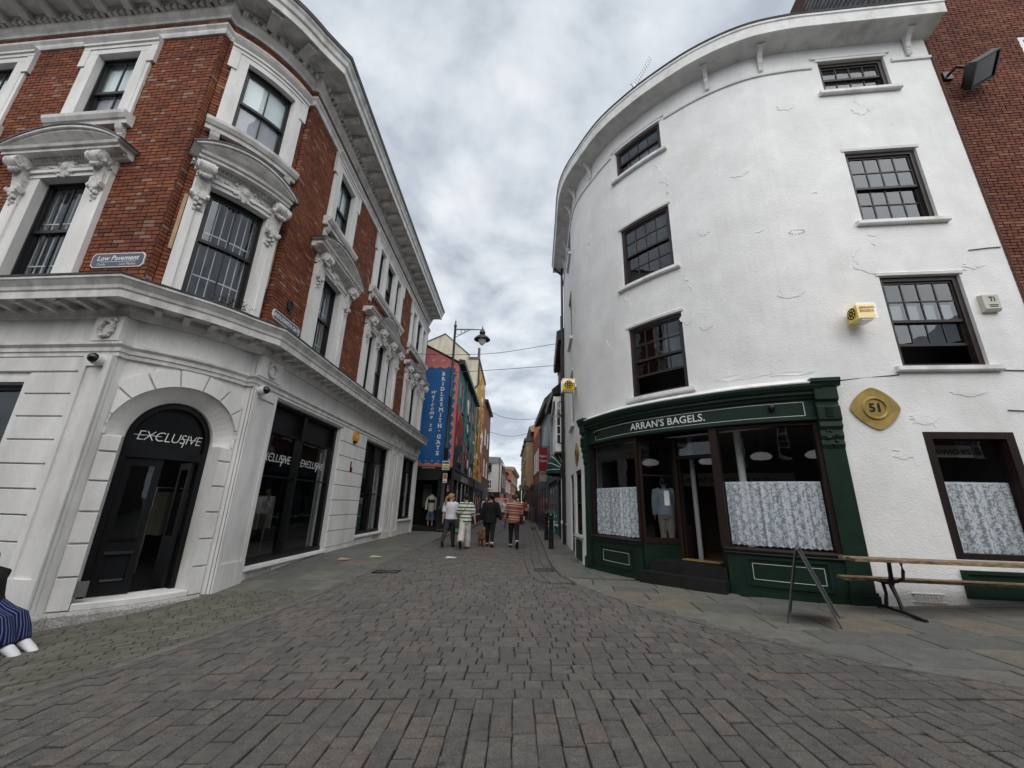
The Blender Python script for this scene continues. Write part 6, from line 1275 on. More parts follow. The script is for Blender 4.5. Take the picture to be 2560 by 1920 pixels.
# backdrop houses and trees at the end of the street
b = building('end_house', 'distant pale house beyond the trees at the end of the street', [(-3, 118), (9, 118), (9, 126), (-3, 126)], 0, 6.3, 'cream')
Fe = Path([(-3, 118), (9, 118)], [False, False])
for u in (2, 4.5, 7, 9.5): fwin(Fe, b, u, .6, 3, 4.6)
M['leaf'] = mat('leaves', (.075, .105, .030), (.030, .050, .016), rough=.7, scale=2, piece=[(.8, .8, .8), (1.1, 1.1, 1.0), (.6, .65, .6), (1.25, 1.2, 1.0), (.9, .95, .85)]); M['bark'] = mat('bark', (.06, .048, .036), (.035, .028, .022), rough=.9, scale=8)
def tree(label, x, y, h, r, n=2200, seed=1):
    R_ = random.Random(seed); t = thing('street_tree', label, 'tree', (x, y, 0), 'trees at the end of the street')
    mb = MB(); mb.tube([(x, y, -.1), (x + .05, y, h * .3), (x - .05, y, h * .55)], [.16, .12, .07], 8)
    cl = []
    for k in range(16):
        a = R_.uniform(0, 6.28); rr = r * R_.uniform(.15, .75); c_ = Vector((x + rr * math.cos(a), y + rr * math.sin(a), h * R_.uniform(.42, .9))); cl.append((c_, r * R_.uniform(.28, .48)))
        mb.tube([(x, y, h * .35), ((x + c_.x) / 2, (y + c_.y) / 2, c_.z * .72), c_], [.06, .04, .015], 5)
    mb.build('trunk', 'bark', t); mb = MB()
    for k in range(n):
        c_, rr = R_.choice(cl); d_ = Vector((R_.gauss(0, 1), R_.gauss(0, 1), R_.gauss(0, 1))).normalized() * rr * R_.random() ** .4; p = c_ + d_; s_ = R_.uniform(.07, .15)
        a = Vector((R_.gauss(0, 1), R_.gauss(0, 1), R_.gauss(0, .6))).normalized(); b_ = a.cross(Vector((R_.gauss(0, 1), R_.gauss(0, 1), R_.gauss(0, 1)))).normalized()
        mb.add([p - a * s_, p + b_ * s_ * .6, p + a * s_, p - b_ * s_ * .6], [(0, 1, 2, 3)])
    mb.build('crown', 'leaf', t)
tree('dark leafy tree left of the pale lamp column at the end of the street', 1.0, 84, 5.6, 1.3, seed=3); tree('dark leafy tree behind the right hand shops at the end of the street', 3.2, 88, 6.4, 1.4, seed=5); tree('taller dark tree between the two lamp columns', 2.0, 92, 6.2, 1.5, seed=8)
M['opp'] = mat('dark_mirror_brick', (.075, .05, .042), (.05, .035, .03), rough=.9, scale=6)  # brick darkened so its image in the shop glass stays dark
# brick range behind the viewpoint, mirrored in the shop glass
for i, (x0, x1, h, m_, lb_) in enumerate(((-17, -5.2, 9.5, 'opp', 'brick house row behind the viewpoint mirrored in the left shop glass'), (-5, 7, 11.0, 'opp', 'brick house with white sashes mirrored in the bagel shop window'), (7.2, 20, 10.0, 'opp', 'brick house row behind the viewpoint mirrored in the right hand windows'))):
    b = building('opposite_house', lb_, [(x0, -9), (x1, -9), (x1, -15), (x0, -15)], -.6, h, m_); Fo = Path([(x1, -9), (x0, -9)], [False, False])
    for k in range(int((x1 - x0) / 2.6)):
        for z in (4.2, 7.4): fwin(Fo, b, 1.4 + k * 2.6, .55, z, z + 1.7, 3, 4)
    mb = MB(); mb.fbox(Fo, 0, x1 - x0, 0, 3.0, 0, .15); mb.build('shop_frame', 'shopblack', b)
# ------------------------------------------------------------------ street signs, cameras and boxes on the corner building
def street_sign(name, label, F, u0, u1, z0, z1, lines, back='sign_blue', d=.012):
    p = thing(name, label, 'sign', (*F.map((u0 + u1) / 2, 0), z0)); c = .045; uc = (u0 + u1) / 2
    def octo(i): return [(u0 + c + i, z0 + i), (u1 - c - i, z0 + i), (u1 - i, z0 + c + i), (u1 - i, z1 - c - i), (u1 - c - i, z1 - i), (u0 + c + i, z1 - i), (u0 + i, z1 - c - i), (u0 + i, z0 + c + i)]
    mb = MB(); mb.fpoly(F, octo(0), d - .02, d + .016); mb.build('border', 'letter_white', p)
    mb = MB(); mb.fpoly(F, octo(.014), d, d + .019); mb.build('plate', back, p)
    mb = MB()
    for (tx, dz, sz, off, k) in lines: text_on(mb, F, tx, uc + off, z0 + dz, d + .021, sz, **k)
    mb.build('sign_lettering', 'letter_white', p); return p
M['sign_blue'] = mat('sign_slate_blue', (.10, .115, .15), (.085, .10, .13), rough=.5, scale=5)
p = street_sign('street_sign', 'grey blue LOW PAVEMENT street sign on the brick left of the bay', LF, uL(-6.98), uL(-6.04), 4.80, 5.06, [('Low Pavement', .125, .125, 0, dict(shear=.15, bold=.002)), ('Castle', .035, .06, -.27, {}), ('Lace Market', .035, .06, .20, {})])
mb = MB(); mb.fbox(LF, uL(-6.82), uL(-6.18), 4.895, 4.902, .03, .0335); mb.build('underline', 'letter_white', p)
street_sign('street_sign', 'white edged BRIDLESMITH GATE street sign low on the street side brickwork', LF, uS(7.13), uS(8.12), 4.72, 4.92, [('BRIDLESMITH GATE', .06, .115, 0, dict(bold=.003))], 'sign_blue')
mb = MB(); q = uS(7.62); mb.fpoly(LF, [(q + .10 * math.cos(a), 5.22 + .13 * math.sin(a)) for a in [2 * math.pi * k / 20 for k in range(20)]], 0, .03); mb.fband(LF, [(q + .085 * math.cos(2 * math.pi * k / 20), 5.22 + .115 * math.sin(2 * math.pi * k / 20)) for k in range(21)], [(q + .10 * math.cos(2 * math.pi * k / 20), 5.22 + .13 * math.sin(2 * math.pi * k / 20)) for k in range(21)], .02, .045)
for k in range(6): P = LF.map(q + .03 * math.sin(k * 2), .035); mb.ball((*P, 5.14 + .03 * k), .022, 6, 4)
tag(mb.build('fire_plaque', 'metal_black'), 'small black oval plaque above the street sign on the brick', 'plaque')
def cctv(label, u, z, d):
    p = thing('security_camera', label, 'camera', (*LF.map(u, d), z), 'dome cameras on the corner pilasters'); P = Vector((*LF.map(u, d), z)); Q = Vector((*LF.map(u, d + .16), z + .02)); ax_ = (Q - P).normalized()
    mb = MB(); mb.tube([P, P + ax_ * .05, P + ax_ * .11], [.075, .085, .08], 14); mb.build('mount', 'white', p, smooth=True)
    mb = MB(); mb.ball(P + ax_ * .12, .072, 14, 9); mb.build('dome', mat('dome_black', (.01, .01, .012), rough=.15, spec=.6), p, smooth=True)
cctv('dome camera on the pilaster left of the arched door', uL(-6.12), 3.17, .06); cctv('dome camera on the pilaster right of the arched door', uS(7.14), 3.22, .085)
ab = thing('alarm_box', 'orange alarm box on the white stone pier between the black shop windows', 'alarm', (*LF.map(uS(11.9), 0), 3.1)); mb = MB(); q = uS(11.9); mb.fpoly(LF, [(q - .12, 3.02), (q + .12, 3.02), (q + .16, 3.14), (q + .10, 3.28), (q - .10, 3.28), (q - .16, 3.14)], .02, .13); mb.build('cover', mat('alarm_orange', (.75, .33, .02), rough=.45), ab); mb = MB(); mb.fbox(LF, q - .06, q + .06, 2.95, 3.02, .03, .11); mb.build('strobe', mat('strobe_blue', (.02, .04, .10), rough=.2), ab); mb = MB(); mb.fbox(LF, q - .05, q + .05, 3.12, 3.19, .13, .134); mb.build('label_print', 'letter_white', ab)
mb = MB(); q = uS(11.95); mb.fpoly(LF, [(q - .09, 2.12), (q + .09, 2.12), (q + .09, 2.26), (q, 2.26), (q, 2.42), (q - .09, 2.42)], .02, .05); tag(mb.build('fire_sign', mat('dark_red', (.12, .01, .015), rough=.6)), 'small dark red sign on the white stone pier below the alarm box', 'sign')
mb = MB(); P = LF.map(uL(-6.02) , .1); mb.fbox(LF, uC - rI - .02, uC - rI + .12, .0, .18, -.06, .03); tag(mb.build('door_entry_box', mat('grey_metal', (.20, .20, .19), rough=.45, metal=.4)), 'grey metal box on the left jamb of the arched door', 'box')
for sgn, lb_ in ((-1, 'bare timber batten beside the left edge of the bay window surround'), (1, 'bare timber batten beside the right edge of the bay window surround')):
    mb = MB(); a = uC + sgn * .765; mb.fbox(LF, a - .025, a + .025, 5.25, 6.35, .01, .045); tag(mb.build('timber_batten', mat('raw_timber', (.48, .33, .20), (.36, .25, .15), rough=.8, scale=6)), lb_, 'batten', 'timber battens by the bay window')
# weeds on the bay window sill
wp_ = thing('sill_weed', 'green weed growing on the ledge of the bay window', 'plant', (*LF.map(uC + .35, -.05), 4.56)); mb = MB(); R2 = random.Random(4)
for k in range(16):
    u = uC + .30 + R2.gauss(0, .16); P = Vector((*LF.map(u, R2.uniform(-.1, .06)), 4.56)); dv = Vector((R2.uniform(-.8, .8), R2.uniform(-.8, .3), 1)).normalized(); mb.tube([P, P + dv * .12, P + dv * .2 + Vector((dv.x * .1, dv.y * .1, 0))], .004, 4)
mb.build('stems', 'bark', wp_); mb = MB()
for k in range(150):
    u = uC + .30 + R2.gauss(0, .18); P = Vector((*LF.map(u, R2.uniform(-.15, .14)), 4.58 + abs(R2.gauss(0, .1)))); a = Vector((R2.gauss(0, 1), R2.gauss(0, 1), R2.gauss(0, 1))).normalized(); b_ = a.cross(Vector((R2.gauss(0, 1), R2.gauss(0, 1), 1))).normalized(); s_ = R2.uniform(.012, .028); mb.add([P - a * s_, P + b_ * s_ * .6, P + a * s_, P - b_ * s_ * .6], [(0, 1, 2, 3)])
mb.build('leaves', 'leaf', wp_)
# shop goods dimly seen behind the black windows and door
def rail(label, x, y, ln, ang_, cols, z=0.0):
    p = thing('clothes_rail', label, 'clothes rail', (x, y, z)); dv = Vector((math.cos(ang_), math.sin(ang_), 0)); mb = MB(); a = Vector((x, y, z)); 
    mb.tube([a, a + Vector((0, 0, 1.45)), a + dv * ln + Vector((0, 0, 1.45)), a + dv * ln], .015, 6); mb.build('frame', 'steel', p)
    for k, c_ in enumerate(cols):
        mb = MB(); q = a + dv * (ln * (k + .5) / len(cols)); mb.obox(q + Vector((0, 0, 1.0)), (.05, .42, .75), ang_); mb.build('garment', mat('garment_%d' % (k % 5), c_, rough=.9), p)
gc = [(.10, .09, .07), (.05, .05, .05), (.16, .14, .10), (.06, .05, .04), (.20, .19, .17)]
rail('clothes rail inside the shop behind the arched door', -6.6, 7.6, 1.2, 1.2, gc); rail('clothes rail inside the first black shop window', -6.2, 9.2, 1.3, 1.57, gc); rail('clothes rail inside the second black shop window', -6.2, 13.4, 1.4, 1.57, gc)
for k, (x, y) in enumerate(((-6.9, 7.9), (-6.4, 7.3), (-7.3, 8.6))):
    mb = MB(); mb.lathe([(.05, 2.95), (.05, 3.05), (.02, 3.4)], (x, y, 0), 10); o = tag(mb.build('spotlight', mat('spot_lit', (1, .95, .8), emit=14), None), ['small lit ceiling spotlight nearest the arched door opening', 'small lit ceiling spotlight over the door leaf glass', 'small lit ceiling spotlight at the back of the clothes shop'][k], 'spotlight', 'spotlights in the clothes shop')
# ------------------------------------------------------------------ lamp post
lpst = thing('street_lamp', 'tall black street lamp with one bracket arm in front of the blue mural', 'street lamp', (-3.55, 20.4, 0)); X0, Y0 = -3.55, 20.4
mb = MB(); mb.lathe([(.19, 0), (.19, .12), (.15, .16), (.15, 1.0), (.17, 1.03), (.17, 1.10), (.10, 1.2), (.095, 3.9), (.12, 3.95), (.12, 4.05), (.085, 4.1), (.075, 6.6), (.095, 6.65), (.095, 6.75), (.07, 6.8), (.062, 10.7), (.085, 10.75), (.085, 10.82), (.03, 10.9), (.045, 10.98), (.008, 11.15)], (X0, Y0, 0), 14); mb.build('column', 'metal_black', lpst, smooth=True)
mb = MB(); mb.tube([(X0, Y0, 10.58), (X0 + 1.62, Y0, 10.58)], .03, 8); mb.tube([(X0 + .05, Y0, 10.1), (X0 + .8, Y0, 10.55)], .018, 6)
for cx_, r_ in ((.2, .15), (.44, .10), (.60, .06)): mb.tube([(X0 + cx_ + r_ * math.cos(a), Y0, 10.56 - r_ + r_ * math.sin(a)) for a in [2 * math.pi * k / 14 for k in range(15)]], .012, 5)
mb.build('arm', 'metal_black', lpst)
lx = X0 + 1.52; mb = MB(); mb.lathe([(.01, 10.82), (.05, 10.62), (.13, 10.5), (.17, 10.42), (.16, 10.34), (.12, 10.30), (.16, 10.26), (.30, 10.16), (.44, 10.02), (.45, 9.98), (.40, 9.98), (.24, 10.08), (.02, 10.2)], (lx, Y0, 0), 20); mb.build('lamp_hood', 'metal_black', lpst, smooth=True)
mb = MB(); mb.lathe([(.22, 10.04), (.22, 9.95), (.19, 9.84), (.12, 9.73), (.02, 9.63)], (lx, Y0, 0), 18); mb.build('lamp_glass', mat('lamp_glass', (.62, .65, .66), rough=.15, spec=.6), lpst, smooth=True)
def plate(name, label, x, z0, z1, w, m_, bands=(), y=Y0 - .12):
    p = thing(name, label, 'sign', (x, y, z0)); mb = MB(); mb.box(x - w / 2, x + w / 2, y - .012, y, z0, z1); mb.build('plate', m_, p)
    for (a, b, c_) in bands: mb = MB(); mb.box(x - w / 2 + .02, x + w / 2 - .02, y - .016, y - .011, lerp(z0, z1, a), lerp(z0, z1, b)); mb.build('band', c_, p)
M['sign_yellow'] = mat('sign_yellow', (.55, .55, .05), rough=.5); M['sign_orange'] = mat('sign_orange', (.62, .28, .02), rough=.5); M['sign_pink'] = mat('sign_pink', (.45, .22, .24), rough=.5)
plate('parking_plate', 'white and yellow parking plate high on the street lamp column', X0 + .06, 2.92, 3.36, .36, 'white', ((.68, .9, 'mgrey'), (.30, .55, 'sign_yellow'), (.08, .14, 'ink'), (.18, .23, 'ink')))
plate('warning_plate', 'orange and white plate lower on the street lamp column', X0 + .06, 2.30, 2.75, .20, 'white', ((.40, .96, 'sign_orange'), (.55, .62, 'ink'), (.70, .76, 'ink'), (.10, .16, 'ink')))
plate('pink_notice', 'small pink notice beside the black shop window', -3.38, 1.9, 2.2, .2, 'sign_pink', ((.55, .85, 'mred'),), y=20.96)
mb = MB(); mb.box(-3.32, -3.24, 20.93, 20.97, 1.0, 2.1); tag(mb.build('white_strip', 'white'), 'narrow white upright panel at the corner of the black shop', 'panel')
# mannequin in the shop window
mq = thing('mannequin', 'headless mannequin in a white sports jacket and denim shorts in the black shop window', 'mannequin', (-4.3, 21.5, .2)); mx_, my_ = -4.3, 21.5
mb = MB(); mb.lathe([(.14, .90), (.17, 1.0), (.16, 1.2), (.19, 1.45), (.20, 1.60), (.12, 1.69), (.06, 1.72)], (mx_, my_, 0), 14)
for s_ in (-1, 1): mb.tube([(mx_ + s_ * .17, my_, 1.60), (mx_ + s_ * .25, my_ - .02, 1.32), (mx_ + s_ * .24, my_ - .08, 1.0)], [.075, .065, .05], 8)
mb.build('jacket', mat('jacket_white', (.52, .52, .46), rough=.8), mq, smooth=True); mb = MB(); mb.lathe([(.203, 1.36), (.206, 1.40), (.207, 1.46), (.20, 1.50)], (mx_, my_, 0), 14); mb.build('chest_band', 'ink', mq)
mb = MB(); mb.lathe([(.155, .78), (.165, .92)], (mx_, my_, 0), 12); [mb.tube([(mx_ + s_ * .085, my_, .86), (mx_ + s_ * .11, my_, .50)], [.10, .115], 10) for s_ in (-1, 1)]; mb.build('shorts', mat('denim', (.10, .14, .19), rough=.9), mq, smooth=True)
mb = MB(); [mb.tube([(mx_ + s_ * .1, my_, .52), (mx_ + s_ * .1, my_, .24)], [.05, .035], 8) for s_ in (-1, 1)]; mb.tube([(mx_, my_, 1.70), (mx_, my_, 1.78)], .045, 8); mb.build('form', mat('mannequin_skin', (.45, .33, .25), rough=.6), mq, smooth=True)
mb = MB(); mb.box(-4.95, -4.5, 22.3, 22.34, 1.1, 2.3); tag(mb.build('hanging_shirt', mat('dim_shirt', (.12, .11, .09), rough=.9)), 'dim pale shirt hung at the back of the black shop window', 'shirt')
# ------------------------------------------------------------------ bollards
def bollard():
    p = thing('bollard', '', 'bollard', (0, 0, 0), 'black bollards on the right hand pavement'); mb = MB()
    mb.lathe([(.085, -.05), (.085, .30), (.095, .31), (.095, .34), (.08, .35), (.075, .86), (.09, .88), (.09, .92), (.07, .94), (.07, .98), (.10, 1.0), (.105, 1.03)], (0, 0, 0), 12); mb.build('post', 'metal_black', p, smooth=True)
    mb = MB(); mb.lathe([(.105, 1.03), (.06, 1.12), (.045, 1.14), (.035, 1.16), (.02, 1.20), (.004, 1.22)], (0, 0, 0), 12); mb.build('cap', 'metal_black', p, smooth=True); return p
bo = bollard(); bo.location = (1.2, 14.06, gz(1.2, 14.06)); bo['label'] = 'black bollard nearer the bagel shop on the right hand pavement'
b2 = copy_tree(bo, (.10, 3.5, 0), 'black bollard further up, beside the teal board')
# ------------------------------------------------------------------ A-board frame, bench
af = thing('a_frame_sign', 'empty steel A-frame sign seen edge on, outside the bagel shop', 'sign', (3.68, 5.6, 0)); vd = Vector((.58, .81, 0)) * .62
apx = Vector((3.60, 5.56, .86)); M['panel_black'] = mat('panel_black', (.02, .02, .02), rough=.5)
for (x, y) in ((3.43, 5.69), (3.94, 5.48)):
    f0 = Vector((x, y, gz(x, y) + .01)); f1 = f0 + vd; t0 = apx.copy(); t0.x += .012 if x > 3.6 else -.012; t1 = t0 + vd; mb = MB()
    mb.tube([f0, t0], .010, 8); mb.tube([f1, t1], .010, 8); mb.tube([t0, t1], .010, 8); mb.tube([f0.lerp(t0, .12), f1.lerp(t1, .12)], .010, 8); mb.build('leg_frame', mat('dull_steel', (.22, .22, .22), rough=.35, metal=.9), af)
    mb = MB(); nv = (t0 - f0).cross(vd).normalized() * .006; a, b_, c_, d_ = f0.lerp(t0, .14), f1.lerp(t1, .14), f1.lerp(t1, .97), f0.lerp(t0, .97); mb.add([a - nv, b_ - nv, c_ - nv, d_ - nv, a + nv, b_ + nv, c_ + nv, d_ + nv], [(0, 3, 2, 1), (4, 5, 6, 7), (0, 1, 5, 4), (1, 2, 6, 5), (2, 3, 7, 6), (3, 0, 4, 7)]); mb.build('panel', 'panel_black', af)
mb = MB(); mb.tube([apx, apx + Vector((0, 0, .05)), apx + vd + Vector((0, 0, .05)), apx + vd], .008, 6); mb.build('handle', 'steel', af)
bn = thing('bench_table', 'weathered picnic bench of thin planks on iron legs beside the white wall', 'bench', (6, 6.2, 0)); M['plank'] = mat('old_plank', (.30, .20, .10), (.11, .085, .06), rough=.8, scale=7, stretch=(1.2, 6, 6), bump=.3, bscale=30, contrast=(.42, .60), dirt=(.50, .40, .24), dscale=5)
fd = Vector((.992, -.127, 0)); fn = Vector((.127, .992, 0)); org = Vector((4.66, 6.12, 0))
def bplank(y0, y1, z0, z1, x0, x1): mb = MB(); mb.add([org + fd * x + fn * y + Vector((0, 0, z)) for z in (z0, z1) for x, y in ((x0, y0), (x1, y0), (x1, y1), (x0, y1))], [(0, 3, 2, 1), (4, 5, 6, 7), (0, 1, 5, 4), (1, 2, 6, 5), (2, 3, 7, 6), (3, 0, 4, 7)]); mb.build('plank', 'plank', bn)
for k in range(3): bplank(-.16 + k * .125, -.045 + k * .125, .705, .742, .03 * (k % 2), 3.6)
for k in range(2): bplank(.27 + k * .125, .385 + k * .125, .412, .450, .08 + .02 * k, 3.6)
for j, x in enumerate((.62, 3.0)):
    mb = MB(); g_ = org + fd * x; zf = gz(g_.x, g_.y) + .015
    P_ = lambda y, z: g_ + fn * y + Vector((0, 0, z))
    mb.tube([P_(-.26, zf + .005), P_(.1, zf + .03), P_(.5, zf + .03), P_(.58, zf + .005)], .024, 8)
    mb.tube([P_(.10, zf + .02), P_(.15, .22), P_(.22, .37), P_(.2, .42)], [.026, .022, .03, .036], 8); mb.tube([P_(.42, zf + .02), P_(.36, .25), P_(.38, .41)], [.026, .02, .024], 8)
    mb.tube([P_(.2, .42), P_(.19, .50), P_(.17, .70)], [.036, .026, .024], 8); mb.tube([P_(.2, .43), P_(.08, .45), P_(-.03, .50), P_(-.06, .60), P_(-.05, .70)], [.03, .022, .02, .02, .022], 8); mb.tube([P_(.2, .40), P_(.35, .395), P_(.5, .40)], .02, 8)
    mb.build('iron_leg', 'metal_black', bn, smooth=True)
# ------------------------------------------------------------------ boards, signs and fittings along the street
def board(name, label, x, y, w, h, m_, lines, rz=0.0, lean=.12):
    p = thing(name, label, 'sign board', (x, y, gz(x, y))); z = gz(x, y)
    mb = MB(); mb.add([(x - w / 2, y, z + .05), (x + w / 2, y, z + .05), (x + w / 2, y + lean, z + h), (x - w / 2, y + lean, z + h)] + [(x - w / 2, y + .03, z + .05), (x + w / 2, y + .03, z + .05), (x + w / 2, y + lean + .03, z + h), (x - w / 2, y + lean + .03, z + h)], [(0, 1, 2, 3), (7, 6, 5, 4), (0, 4, 5, 1), (1, 5, 6, 2), (2, 6, 7, 3), (3, 7, 4, 0)]); mb.build('panel', m_, p)
    mb = MB()
    for sx in (-w / 2 - .02, w / 2 + .02): mb.tube([(x + sx, y - .01, z), (x + sx, y + lean, z + h + .02)], .02, 6); mb.tube([(x + sx, y + .5, z), (x + sx, y + lean + .04, z + h)], .02, 6)
    mb.tube([(x - w / 2, y + lean, z + h + .02), (x + w / 2, y + lean, z + h + .02)], .02, 6); mb.build('frame', mat('board_frame', (.24, .10, .07), rough=.6), p)
    if lines:
        mb = MB(); ez = Vector((0, lean, h - .05)).normalized()
        for (t_, fz, s_) in lines: text_at(mb, t_, Vector((x, y - .012, z + .05)) + ez * h * fz, (1, 0, 0), ez, s_, bold=.006)
        mb.build('sign_lettering', 'letter_white', p)
M['board_teal'] = mat('board_teal', (.05, .27, .20), rough=.5)
board('vintage_board', 'teal VINTAGE board standing on the right hand pavement behind the bollards', 1.86, 21.6, .62, 1.1, 'board_teal', [('VINTAGE', .70, .14), ('CLOTHES', .45, .10), ('THIS WAY', .28, .09)]); board('green_board', 'small teal board half hidden behind the walkers on the left', -2.65, 19.9, .5, .95, 'board_teal', [('SALE', .6, .16)]); board('chalk_board', 'dark chalk board further up the right hand pavement', 1.62, 36, .5, 1.15, 'shopblack', []); board('far_board', 'pale green board at the far right hand kerb', 1.45, 44, .45, 1.1, mat('board_lime', (.32, .45, .20), rough=.6), [])
def blade(name, label, x0, x1, y, z0, z1, m_, lines=()):
    p = thing(name, label, 'sign', (x1, y, z0)); mb = MB(); mb.box(x0, x1, y, y + .05, z0, z1); mb.build('panel', m_, p); mb = MB(); mb.tube([(x0 - .02, y + .02, z1 + .06), (x1 + .25, y + .02, z1 + .06)], .03, 6); mb.build('bracket', 'metal_black', p)
    if lines:
        mb = MB()
        for (t_, z, s_) in lines: text_at(mb, t_, ((x0 + x1) / 2, y - .006, z), (1, 0, 0), (0, 0, 1), s_)
        mb.build('sign_lettering', 'letter_white', p)
blade('hanging_sign', 'deep red hanging sign over the right hand pavement', 1.46, 2.0, 26, 3.45, 4.95, mat('sign_red', (.20, .008, .02), rough=.6), [('Agent', 4.35, .20), ('Claire', 4.05, .20)]); blade('hanging_sign', 'small pale hanging sign under the red one', 1.54, 1.95, 26.2, 2.85, 3.30, mat('sign_pale', (.30, .30, .24), rough=.6)); blade('hanging_sign', 'small black hanging sign far up on the right', 1.35, 1.75, 38, 2.6, 3.2, 'shopblack'); blade('hanging_sign', 'white fingerpost sign far up on the right against the sky', 1.0, 1.5, 50, 3.5, 3.9, 'white')
for k, (pts, lb_) in enumerate(((((-4.7, 17.0, 7.78), (-3.3, 17.6, 8.0), (-1, 18, 8.3), (2.0, 18.3, 9.0)), 'upper cable strung across the street from the corner building'), (((-4.75, 15.0, 6.2), (-3.2, 15.8, 6.5), (-.8, 16.8, 7.05), (2.0, 18.0, 7.75)), 'second cable strung across the street below the upper one'), (((-3.2, 34.2, 9.6), (-1.4, 35.2, 8.9), (.6, 36.2, 8.9), (2.9, 37.2, 9.4)), 'sagging cable over the street beyond the mural'), (((-3.1, 43.6, 9.0), (-.5, 45, 8.8), (2.9, 47.4, 10.1)), 'farthest cable over the street before the stone bays'))):
    mb = MB(); c_ = [Vector(p_) for p_ in catmull(pts, 6)]; mb.tube(c_, .013 if k < 2 else .02, 5); tag(mb.build('overhead_cable', 'metal_black'), lb_, 'cable')
wl = thing('wall_lantern', 'black wall lantern on a short arm beyond the golden mural', 'lantern', (-3.1, 40, 5.0)); mb = MB(); mb.tube([(-3.1, 40, 5.3), (-2.55, 40, 5.3)], .02, 6); mb.build('arm', 'metal_black', wl); mb = MB(); mb.lathe([(.02, 5.35), (.08, 5.25), (.13, 5.1), (.13, 4.85), (.07, 4.7), (.02, 4.66)], (-2.55, 40, 0), 10); mb.build('lantern', 'metal_black', wl, smooth=True)
for k, (x, y, h, lb_) in enumerate(((1.55, 60, 4.6, 'black lantern column far up on the right against the sky'), (1.0, 70, 4.2, 'pale lamp column left of the far tree'), (1.75, 66, 4.4, 'pale lamp column right of the far tree'))):
    p = thing('lamp_column', lb_, 'lamp post', (x, y, 0), 'lamp columns at the end of the street'); mb = MB(); mb.lathe([(.07, 0), (.05, h)], (x, y, 0), 8); mb.build('column', 'metal_black' if k == 0 else 'white', p)
    mb = MB(); mb.tube([(x, y, h), (x - .55, y, h + .05)], .03, 5); mb.lathe([(.03, h + .05), (.16, h - .1), (.2, h - .35), (.05, h - .55)], (x - .55, y, 0), 8); mb.build('lantern', 'metal_black' if k == 0 else 'white', p)
# gratings, leaves, litter
def grating(label, x, y, sx_, sy_): 
    p = thing('drain_grating', label, 'drain', (x, y, gz(x, y)), 'drain gratings'); mb = MB(); z = gz(x, y) + .012
    for a, b, c_, d_ in ((x - sx_, x + sx_, y - sy_, y - sy_ + .03), (x - sx_, x + sx_, y + sy_ - .03, y + sy_), (x - sx_, x - sx_ + .03, y - sy_, y + sy_), (x + sx_ - .03, x + sx_, y - sy_, y + sy_)): mb.box(a, b, c_, d_, z - .04, z)
    mb.build('frame', 'metal_black', p)
    for k in range(7): mb = MB(); q = lerp(x - sx_ + .05, x + sx_ - .05, k / 6); mb.box(q - .012, q + .012, y - sy_ + .03, y + sy_ - .03, z - .04, z - .003); mb.build('bar', 'metal_black', p)
    mb = MB(); mb.box(x - sx_ + .03, x + sx_ - .03, y - sy_ + .03, y + sy_ - .03, z - .05, z - .02); mb.build('sump', 'grout', p)
grating('drain grating in the channel beside the right hand kerb', .68, 9.9, .22, .2); grating('dark drain cover beside the left hand kerb', -2.55, 8.8, .25, .16)
for k, (x, y, lb_) in enumerate(((-3.92, 10.0, 'flattened tan cardboard scrap on the left hand flags'), (-3.35, 10.5, 'crumpled yellowish wrapper on the left hand flags'), (-1.6, 11.0, 'pale strip of paper on the setts behind the walkers'))):
    mb = MB(); z = gz(x, y) + .012; mb.add([(x - .14, y - .05, z), (x + .12, y - .07, z + .01), (x + .15, y + .06, z + .02), (x - .1, y + .08, z + .035), (x - .02, y + .0, z + .03)], [(0, 1, 4), (1, 2, 4), (2, 3, 4), (3, 0, 4)]); tag(mb.build('litter', mat('litter_%d' % k, [(.40, .30, .19), (.42, .38, .20), (.55, .55, .52)][k], rough=.8)), lb_, 'litter')
van = thing('parked_van', 'red and white van parked far up the street', 'van', (-1.55, 47.5, 0))
mb = MB(); prof = [(0, .35), (0, 1.0), (.25, 1.25), (.5, 1.95), (1.0, 2.15), (4.2, 2.15), (4.3, .35)]; mb.add([(-2.35, 47.5 + a, b) for a, b in prof] + [(-.75, 47.5 + a, b) for a, b in prof], [tuple(range(6, -1, -1)), tuple(range(7, 14))] + [(i, (i + 1) % 7, (i + 1) % 7 + 7, i + 7) for i in range(7)]); mb.build('body', mat('van_coral', (.55, .12, .08), rough=.4), van)
mb = MB(); mb.add([(-2.2, 47.72, 1.3), (-.9, 47.72, 1.3), (-.95, 47.93, 1.85), (-2.15, 47.93, 1.85)], [(0, 1, 2, 3)]); mb.build('windscreen', 'farglass', van); mb = MB(); mb.box(-2.4, -.7, 47.44, 47.52, .4, .7); mb.build('bumper', 'shopblack', van)
for x in (-2.2, -.95): mb = MB(); mb.box(x - .12, x + .12, 47.46, 47.52, .8, .98); mb.build('headlight', 'white', van)
for x in (-2.28, -.82):
    for y in (48.3, 50.8): mb = MB(); mb.lathe([(.33, -.1), (.33, .1)], (x, y, .33), 14, 'x'); mb.build('wheel', 'shopblack', van)
